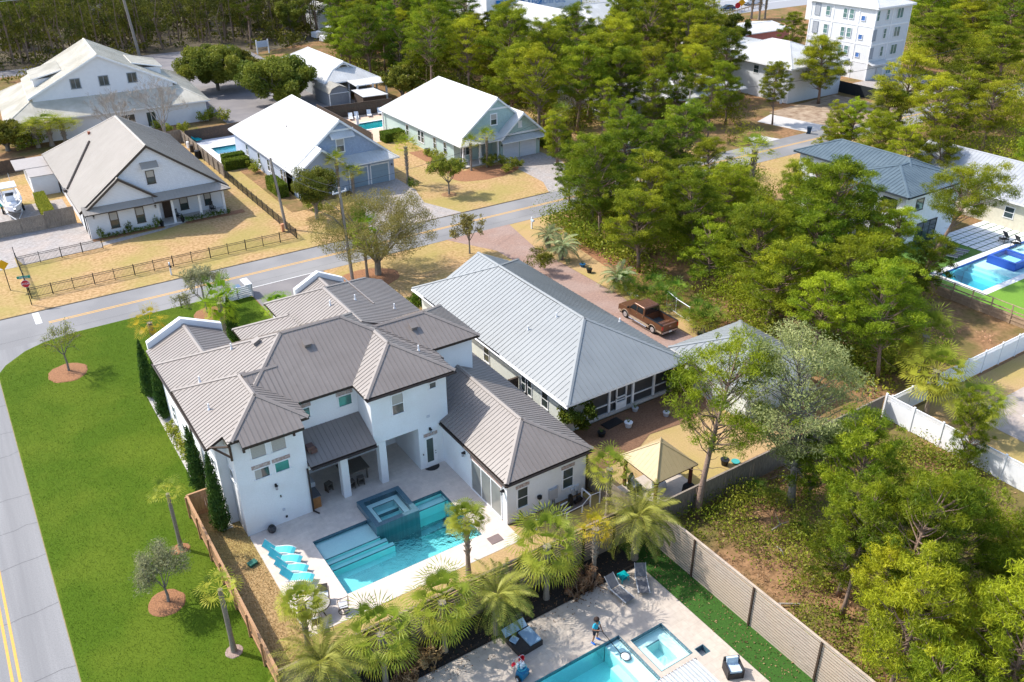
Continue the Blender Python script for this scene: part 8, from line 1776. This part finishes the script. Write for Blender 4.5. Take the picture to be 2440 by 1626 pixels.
b = MB(); p, q = at(1350, 1415, -.75), at(1392, 1430, -.75); b.tube([p, q], [.05, .04], 6); p, q = at(1405, 1390, -.7), at(1445, 1405, -.7); b.tube([p, q], [.05, .04], 6)
for k, (a, c) in enumerate((((1350, 1415), (1392, 1430)), ((1402, 1388), (1445, 1405)))):
    b = MB(); b.tube([at(*a, -.74), at(*c, -.74)], [.05, .03], 6); single('palm_debris', b, MATS['frond_stem'], 'brown fallen frond stem on the terrace, ' + ('left one below the heap' if k == 0 else 'right one pointing at the lounger'), 'branch')
for k, (px, py, L_) in enumerate(((1838, 1265, 1.6), (1870, 1325, .9), (1905, 1440, 2.2), (2210, 1560, 2.0), (1775, 1170, 1.0), (2150, 1500, 2.4))):
    p = at(px, py, .12); a = k * 1.3; b = MB(); b.tube([p, p + Vector((math.cos(a) * L_ * .5, math.sin(a) * L_ * .5, .1)), p + Vector((math.cos(a) * L_, math.sin(a) * L_, .0))], [.06, .05, .02], 6); b.tube([p + Vector((math.cos(a) * L_ * .5, math.sin(a) * L_ * .5, .1)), p + Vector((math.cos(a + .6) * L_ * .8, math.sin(a + .6) * L_ * .8, .4))], [.03, .008], 5); single('fallen_branch', b, M_TWIG, 'bleached fallen branch on the floor of the wild lot', 'branch', 'fallen branches in the wild lot')
# dark chairs at the blue pool, patio umbrella, teal chair
for k, (x_, y_) in enumerate(((93.0, 44.7), (92.9, 43.3))):
    t = thing('lounge_chair', 'black reclining chair beside the raised cobalt spa, ' + ('farther' if k == 0 else 'nearer') + ' one', 'chair', (x_, y_, .02), 'black chairs at the blue pool'); b = MB(); b.obox((x_, y_, .4), (.6, .9, .08), (.1, 0, 1.2)); part('seat', b, M_BLACK, t); b = MB(); b.obox((x_ + .5, y_ + .15, .75), (.6, .1, .8), (.6, 0, -1.9)); part('backrest', b, M_BLACK, t)
    for s in (-1, 1): b = MB(); b.tube([(x_ - .4, y_ + s * .3, .0), (x_ - .35, y_ + s * .3, .6), (x_ + .4, y_ + s * .3, .6), (x_ + .4, y_ + s * .3, 0)], .03, 5); part('armrest', b, M_BLACK, t)
p = at(854, 310); t = thing('patio_umbrella', 'closed white parasol beside the kidney pool', 'umbrella', (p.x, p.y, 0)); b = MB(); b.cyl(p.x, p.y, 0, 2.6, .04); b.cyl(p.x, p.y, 0, .1, .35); part('pole', b, M_GALV, t); b = MB(); b.lathe((p.x, p.y, .9), [(.3, 0), (.22, .4), (.28, .9), (.05, 1.7)], 10); part('canopy', b, M_PLW, t)
p = at(470, 338); t = thing('lounge_chair', 'teal folding chair on the small white pool surround', 'chair', (p.x, p.y, 0)); b = MB(); b.obox((p.x, p.y, .4), (1.0, 1.2, .1), (.1, 0, .4)); part('seat', b, M_TEA2, t); b = MB(); b.obox((p.x - .2, p.y + .7, .8), (1.0, .1, .8), (-.4, 0, .4)); part('backrest', b, M_TEA2, t)
for k, (px, py) in enumerate(((453, 352), (461, 362), (473, 377))): p = at(px, py); b = MB(); b.cyl(p.x, p.y, 0, .9 + .1 * k, .45, seg=12); single('storage_drum', b, M_BLACK if k else M_PLW, ('white', 'small black', 'large black')[k] + ' covered drum beside the light board fence', 'drum')
# white hall terrace furniture
for k, (px, py) in enumerate(((386, 296), (415, 296), (355, 296))):
    p = at(px, py); t = thing('garden_table', ('black metal table set by the hall wall, right', 'black metal table set by the hall wall, middle', 'brown bench by the hall wall, left')[k], 'table', (p.x, p.y, 0)); b = MB(); b.cyl(p.x, p.y, .7, .74, .55); part('tabletop', b, M_BLACK if k < 2 else M_TIMB, t); b = MB(); b.cyl(p.x, p.y, 0, .7, .05); b.obox((p.x + .8, p.y, .45), (.4, .4, .05)); b.obox((p.x - .8, p.y, .45), (.4, .4, .05)); part('leg', b, M_BLACK, t)
# ------------------------------------------------------------------ far top edge
def houselet(name, label, x0, x1, y0, y1, ze, s, roofm, wallm, along='y', cat='house'):
    t = thing(name, label, cat, ((x0 + x1) / 2, (y0 + y1) / 2, 0)); pl = [PW(x0, ze, s), PE(x1, ze, s)] if along == 'y' else [PS(y0, ze, s), PN(y1, ze, s)]
    b = MB(); roof(b, rect(x0, x1, y0, y1), pl, rib=.8); part('roof', b, [roofm, M_TRIM], t); b = MB(); walls(b, rect(x0 + .4, x1 - .4, y0 + .4, y1 - .4), pl); part('wall', b, wallm, t); return t
houselet('white_gable_house', 'house with a dazzling white gable roof above the middle wood', 122, 131, 168, 190, 4.2, .6, M_RWHT, M_SIDW); houselet('white_gable_house', 'house with a pale ribbed roof right of the dazzling white gable', 131, 146, 164, 178, 4.2, .5, M_RWHT, M_SIDW, 'x')
houselet('white_cabin', 'small white cabin in the clearing at the top', *(lambda p: (p.x - 3, p.x + 3, p.y - 3, p.y + 6))(at(775, 70)), 4.5, .6, M_RWHT, M_SIDW)
M_CORL = mat('wall_coral', (.55, .20, .17), (.48, .17, .14), scale=2)
houselet('coral_house', 'coral-walled house with a flat white roof behind the villa', 134, 150, 126, 140, 3.3, .12, M_RWHT, M_CORL); houselet('flat_roof_house', 'wide house with a blazing white low roof behind the villa ridge', 147, 166, 138, 150, 3.4, .14, M_RWHT, M_CORL, 'x')
houselet('wood_house', 'low grey roof glimpsed among the pines of the far wood, left', *(lambda p: (p.x - 5, p.x + 5, p.y - 4, p.y + 6))(at(270, 55)), 4, .4, M_RWHT, M_SIDW); houselet('wood_house', 'pale roof glimpsed through the pines right of the tower', *(lambda p: (p.x - 6, p.x + 6, p.y - 4, p.y + 6))(at(2310, 20)), 6, .4, M_RBLU, M_SIDW)
houselet('sea_house', 'tall white house with blue windows between the highway palms and the tower', 196, 212, 148, 160, 9, .3, M_RWHT, mat('wall_plain_white', (.72, .72, .73)))
# billboard building
p0, p1 = at(1246, 36, 3), at(1386, 24, 3); d = (p1 - p0); Lb = math.hypot(d.x, d.y); an = math.atan2(d.y, d.x)
t = thing('shop_building', 'blue and white shop with a long lettered billboard wall at the top edge', 'building', (p0.x, p0.y, 0)); cx, cy = (p0.x + p1.x) / 2, (p0.y + p1.y) / 2; nx, ny = -math.sin(an), math.cos(an)
b = MB(); b.obox((cx + nx * 6, cy + ny * 6, 4.2), (Lb, 12, 8.4), (0, 0, an)); part('wall', b, mat('shop_blue', (.03, .16, .40)), t); b = MB(); b.obox((cx - nx * .1, cy - ny * .1, 5.5), (Lb - .8, .2, 5.0), (0, 0, an)); bb = part('billboard', b, mat('board_white', (.68, .70, .74)), t)
b = MB(); b.obox((cx - nx * .15, cy - ny * .15, 8.1), (Lb, .3, .35), (0, 0, an)); b.obox((cx - nx * .15, cy - ny * .15, 2.9), (Lb, .3, .35), (0, 0, an)); part('frame', b, mat('frame_blue', (.02, .20, .50)), t)
M_LBL = mat('letter_blue', (.01, .16, .42)); text(bb, 'Beachfront', (p0.x + d.x * .42 - nx * .25, p0.y + d.y * .42 - ny * .25, 6.0), (R(90), 0, an), 2.2, M_LBL); text(bb, 'Smart Talk', (p0.x + d.x * .19 - nx * .25, p0.y + d.y * .19 - ny * .25, 3.9), (R(90), 0, an), 1.0, M_LBL)
b = MB(); c0_ = Vector((p0.x + d.x * .19 - nx * .28, p0.y + d.y * .19 - ny * .28, 6.3)); ex = Vector((math.cos(an), math.sin(an), 0)); b.tube([c0_ + ex * (1.7 * math.cos(a)) + Vector((0, 0, 1.1 * math.sin(a))) for a in [k * math.pi / 10 for k in range(21)]], .14, 5, cap=False); part('oval_emblem', b, M_LBL, bb)
p = at(1205, 40, 3); t = thing('storage_building', 'white gabled building with blue signs at the left of the billboard', 'building', (p.x, p.y, 0)); b = MB(); b.obox((p.x, p.y + 6, 4.5), (9, 12, 9), (0, 0, an)); part('wall', b, MATS['wall_plain_white'], t); b = MB(); b.obox((p.x, p.y + 6, 9.3), (10, 13, .6), (0, 0, an)); part('roof', b, M_RGAL, t); b = MB(); b.obox((p.x - nx * .1 - 1, p.y - .3, 6.5), (3.5, .15, .9), (0, 0, an)); b.obox((p.x - nx * .1 + 1.5, p.y - .35, 4.6), (1.4, .15, .7), (0, 0, an)); part('blue_sign', b, M_LBL, t)
p = at(1172, 26, 0); b = MB(); b.obox((p.x, p.y, 3.4), (5, 3, 6.8), (0, 0, .3)); b.obox((p.x + 1, p.y, 7.2), (2.6, 2, 1.0), (0, 0, .8)); single('tarpaulin_stack', b, mat('tarp_blue', (.01, .12, .55)), 'bright blue wrapped stack beside the white storage building', 'tarpaulin')
p = at(1158, 42, 0); b = MB(); b.obox((p.x, p.y, 1.6), (7, 2.6, 2.6), (0, 0, .2)); b.obox((p.x, p.y, .2), (6, 2.2, .4), (0, 0, .2)); single('box_trailer', b, M_PLW, 'white box trailer at the left foot of the blue stack', 'trailer')
p = at(628, 128); t = thing('notice_board', 'small white double-post notice board on the clearing edge', 'sign', (p.x, p.y, 0))
for s in (-1.3, 1.3): b = MB(); b.box(p.x + s - .12, p.x + s + .12, p.y - .1, p.y + .1, 0, 3); part('post', b, M_PLW, t)
b = MB(); b.box(p.x - 1.3, p.x + 1.3, p.y - .05, p.y + .05, 1.4, 2.7); part('board', b, mat('board_bluegrey', (.42, .50, .60)), t)
for k, (px, py) in enumerate(((782, 88), (800, 96), (790, 84))): p = at(px, py); b = MB(); b.obox((p.x, p.y, .9), (8, 2.2, 1.2), (0, 0, .2 + k * .1)); b.obox((p.x + .5, p.y, 1.9), (2.5, 1.6, .8), (0, 0, .2 + k * .1)); single('covered_boat', b, M_PLW, ('white covered boat in the clearing, nearest', 'white covered boat in the clearing, rightmost', 'white covered boat in the clearing, farthest')[k], 'boat')
# ------------------------------------------------------------------ the person with the skimmer
M_SKIN = mat('skin', (.34, .17, .10), (.30, .15, .09), rough=.6); M_HAIR = mat('hair_dark', (.018, .010, .008), (.04, .02, .015), scale=30, rough=.8); M_SHRT = mat('shirt_blue', (.03, .36, .50), (.025, .31, .45), rough=.8); M_SHRS = mat('shorts_dark', (.018, .016, .03), rough=.8); M_SHOE = mat('shoe_blue', (.01, .16, .60), rough=.5)
def skin(name, verts, edges, rad, m, parent, root=0, sub=2):
    me = bpy.data.meshes.new(name); me.from_pydata([tuple(v) for v in verts], edges, []); o = bpy.data.objects.new(name, me); COL.objects.link(o); me.materials.append(m)
    md = o.modifiers.new('s', 'SKIN'); md.use_smooth_shade = True; md.branch_smoothing = .3
    for i, r_ in enumerate(rad): sv = me.skin_vertices[0].data[i]; sv.radius = (r_, r_) if not hasattr(r_, '__len__') else r_; sv.use_root = (i == root)
    sb = o.modifiers.new('u', 'SUBSURF'); sb.levels = sub; sb.render_levels = sub; o.parent = parent; ORG[o.name] = ORG[parent.name]; return o
t = thing('person', 'person in bright blue t-shirt and dark shorts holding a long skimmer pole', 'person', (0, 0, 0))
hipz, shz, nz = .86, 1.34, 1.42
J = dict(pel=(0, 0, .88), sp=(0, -.01, 1.05), ch=(0, -.02, 1.24), nk=(0, -.03, 1.40), hd=(0, -.07, 1.50), hp=(0, -.06, 1.60),
         lh=(-.09, 0, .84), lk=(-.15, -.04, .47), la=(-.19, .02, .09), lt=(-.20, -.15, .04), rh=(.09, 0, .84), rk=(.16, -.03, .47), ra=(.21, .04, .09), rt=(.25, -.12, .04),
         ls=(-.17, -.02, 1.33), le=(-.33, -.06, 1.10), lw=(-.16, -.27, 1.10), rs=(.17, -.02, 1.33), re=(.26, -.06, 1.06), rw=(.20, -.26, .86))
N_ = list(J); V = [J[k] for k in N_]; I = {k: i for i, k in enumerate(N_)}
Ed = [('pel', 'sp'), ('sp', 'ch'), ('ch', 'nk'), ('nk', 'hd'), ('hd', 'hp'), ('pel', 'lh'), ('lh', 'lk'), ('lk', 'la'), ('la', 'lt'), ('pel', 'rh'), ('rh', 'rk'), ('rk', 'ra'), ('ra', 'rt'), ('ch', 'ls'), ('ls', 'le'), ('le', 'lw'), ('ch', 'rs'), ('rs', 're'), ('re', 'rw')]
Rd = dict(pel=(.13, .10), sp=(.12, .09), ch=(.14, .10), nk=.052, hd=.085, hp=.085, lh=.085, lk=.055, la=.038, lt=.03, rh=.085, rk=.055, ra=.038, rt=.03, ls=.06, le=.042, lw=.028, rs=.06, re=.042, rw=.028)
E_ = [(I[a], I[b_]) for a, b_ in Ed]; rad = [Rd[k] for k in N_]
def hand(w, d, side):
    "palm and five fingers rooted at the wrist, curled round the pole"
    w = Vector(w); d = Vector(d).normalized(); s = Vector((side, 0, 0)); n = d.cross(s).normalized(); pi = len(V); V.append(tuple(w + d * .05)); rad.append((.030, .016)); E_.append((I['lw' if side < 0 else 'rw'], pi))
    for k in range(4):
        o_ = w + d * .085 + s * (k - 1.5) * .019; a = len(V); L_ = (.030, .034, .031, .024)[k]
        V.append(tuple(o_)); V.append(tuple(o_ + d * L_ * .7 - n * .02)); V.append(tuple(o_ + d * L_ * .4 - n * .045)); rad.extend([.0095, .0085, .0075]); E_.extend([(pi, a), (a, a + 1), (a + 1, a + 2)])
    a = len(V); o_ = w + d * .035 - s * .03; V.append(tuple(o_)); V.append(tuple(o_ + d * .03 - s * .012 - n * .025)); rad.extend([.011, .009]); E_.extend([(pi, a), (a, a + 1)])
hand(J['lw'], (.5, -.6, .1), -1); hand(J['rw'], (.1, -.5, -.5), 1)
skin('body', V, E_, rad, M_SKIN, t)
b = MB(); b.ell((0, -.035, 1.60), (.15, .15, .145), 14, 9); b.ell((0, .03, 1.55), (.13, .10, .13), 12, 7); hr = part('hair', b, M_HAIR, t, smooth=True)
b = MB(); b.ell((-.03, -.152, 1.52), (.009, .006, .007), 8, 5); b.ell((.03, -.152, 1.52), (.009, .006, .007), 8, 5); part('eyes', b, M_PLW, t); b = MB(); b.ell((0, -.165, 1.49), (.012, .018, .018), 8, 5); b.ell((-.088, -.07, 1.51), (.012, .02, .03), 8, 5); b.ell((.088, -.07, 1.51), (.012, .02, .03), 8, 5); part('nose_and_ears', b, M_SKIN, t); b = MB(); b.ell((0, -.155, 1.455), (.022, .006, .006), 8, 5); part('mouth', b, mat('lips', (.30, .09, .08)), t)
Vs = [J['pel'], J['sp'], J['ch'], (0, -.03, 1.37), J['ls'], Vector(J['ls']).lerp(Vector(J['le']), .75), J['rs'], Vector(J['rs']).lerp(Vector(J['re']), .75)]
skin('t_shirt', Vs, [(0, 1), (1, 2), (2, 3), (2, 4), (4, 5), (2, 6), (6, 7)], [(.155, .12), (.145, .11), (.16, .115), .065, .078, .062, .078, .062], M_SHRT, t)
Vs = [(0, 0, .90), J['lh'], Vector(J['lh']).lerp(Vector(J['lk']), .8), J['rh'], Vector(J['rh']).lerp(Vector(J['rk']), .8)]
skin('shorts', Vs, [(0, 1), (1, 2), (0, 3), (3, 4)], [(.14, .11), .105, .085, .105, .085], M_SHRS, t)
for s, a, c in ((-1, J['la'], J['lt']), (1, J['ra'], J['rt'])): b = MB(); a, c = Vector(a), Vector(c); b.tube([a + Vector((0, .05, -.03)), a.lerp(c, .5) + Vector((0, 0, -.02)), c + Vector((0, -.04, .0))], [.055, .058, .035], 10); part('shoe', b, M_SHOE, t, smooth=True)
PX, PY, PZ = 22.2, 26.12, -.79; ph = R(12); t.location = (PX, PY, PZ); t.rotation_euler = (0, 0, ph); t.scale = (1.06,) * 3
def loc2w(v): c, s = math.cos(ph), math.sin(ph); return Vector((PX + v[0] * c - v[1] * s, PY + v[0] * s + v[1] * c, PZ + v[2]))
hl, hr_ = loc2w((-.13, -.31, 1.09)), loc2w((.205, -.30, .82)); dd = (hr_ - hl).normalized(); net = Vector((23.0, 24.45, -.93))
t = thing('pool_skimmer', 'long dark pole with a white leaf net reaching into the lower pool', 'pool skimmer', tuple(net)); b = MB(); b.tube([hl - dd * .5, hl, hr_, net + Vector((-.1, .25, .0))], .022, 6); part('pole', b, M_BLACK, t)
b = MB(); b.tube([net + Vector((.27 * math.cos(a), .3 * math.sin(a), .04)) for a in [k * math.pi / 8 for k in range(17)]], .02, 5, cap=False); part('hoop', b, M_BLACK, t); b = MB(); b.ell((net.x, net.y, net.z), (.26, .29, .10), 14, 6); part('net', b, M_PLW, t, smooth=True)
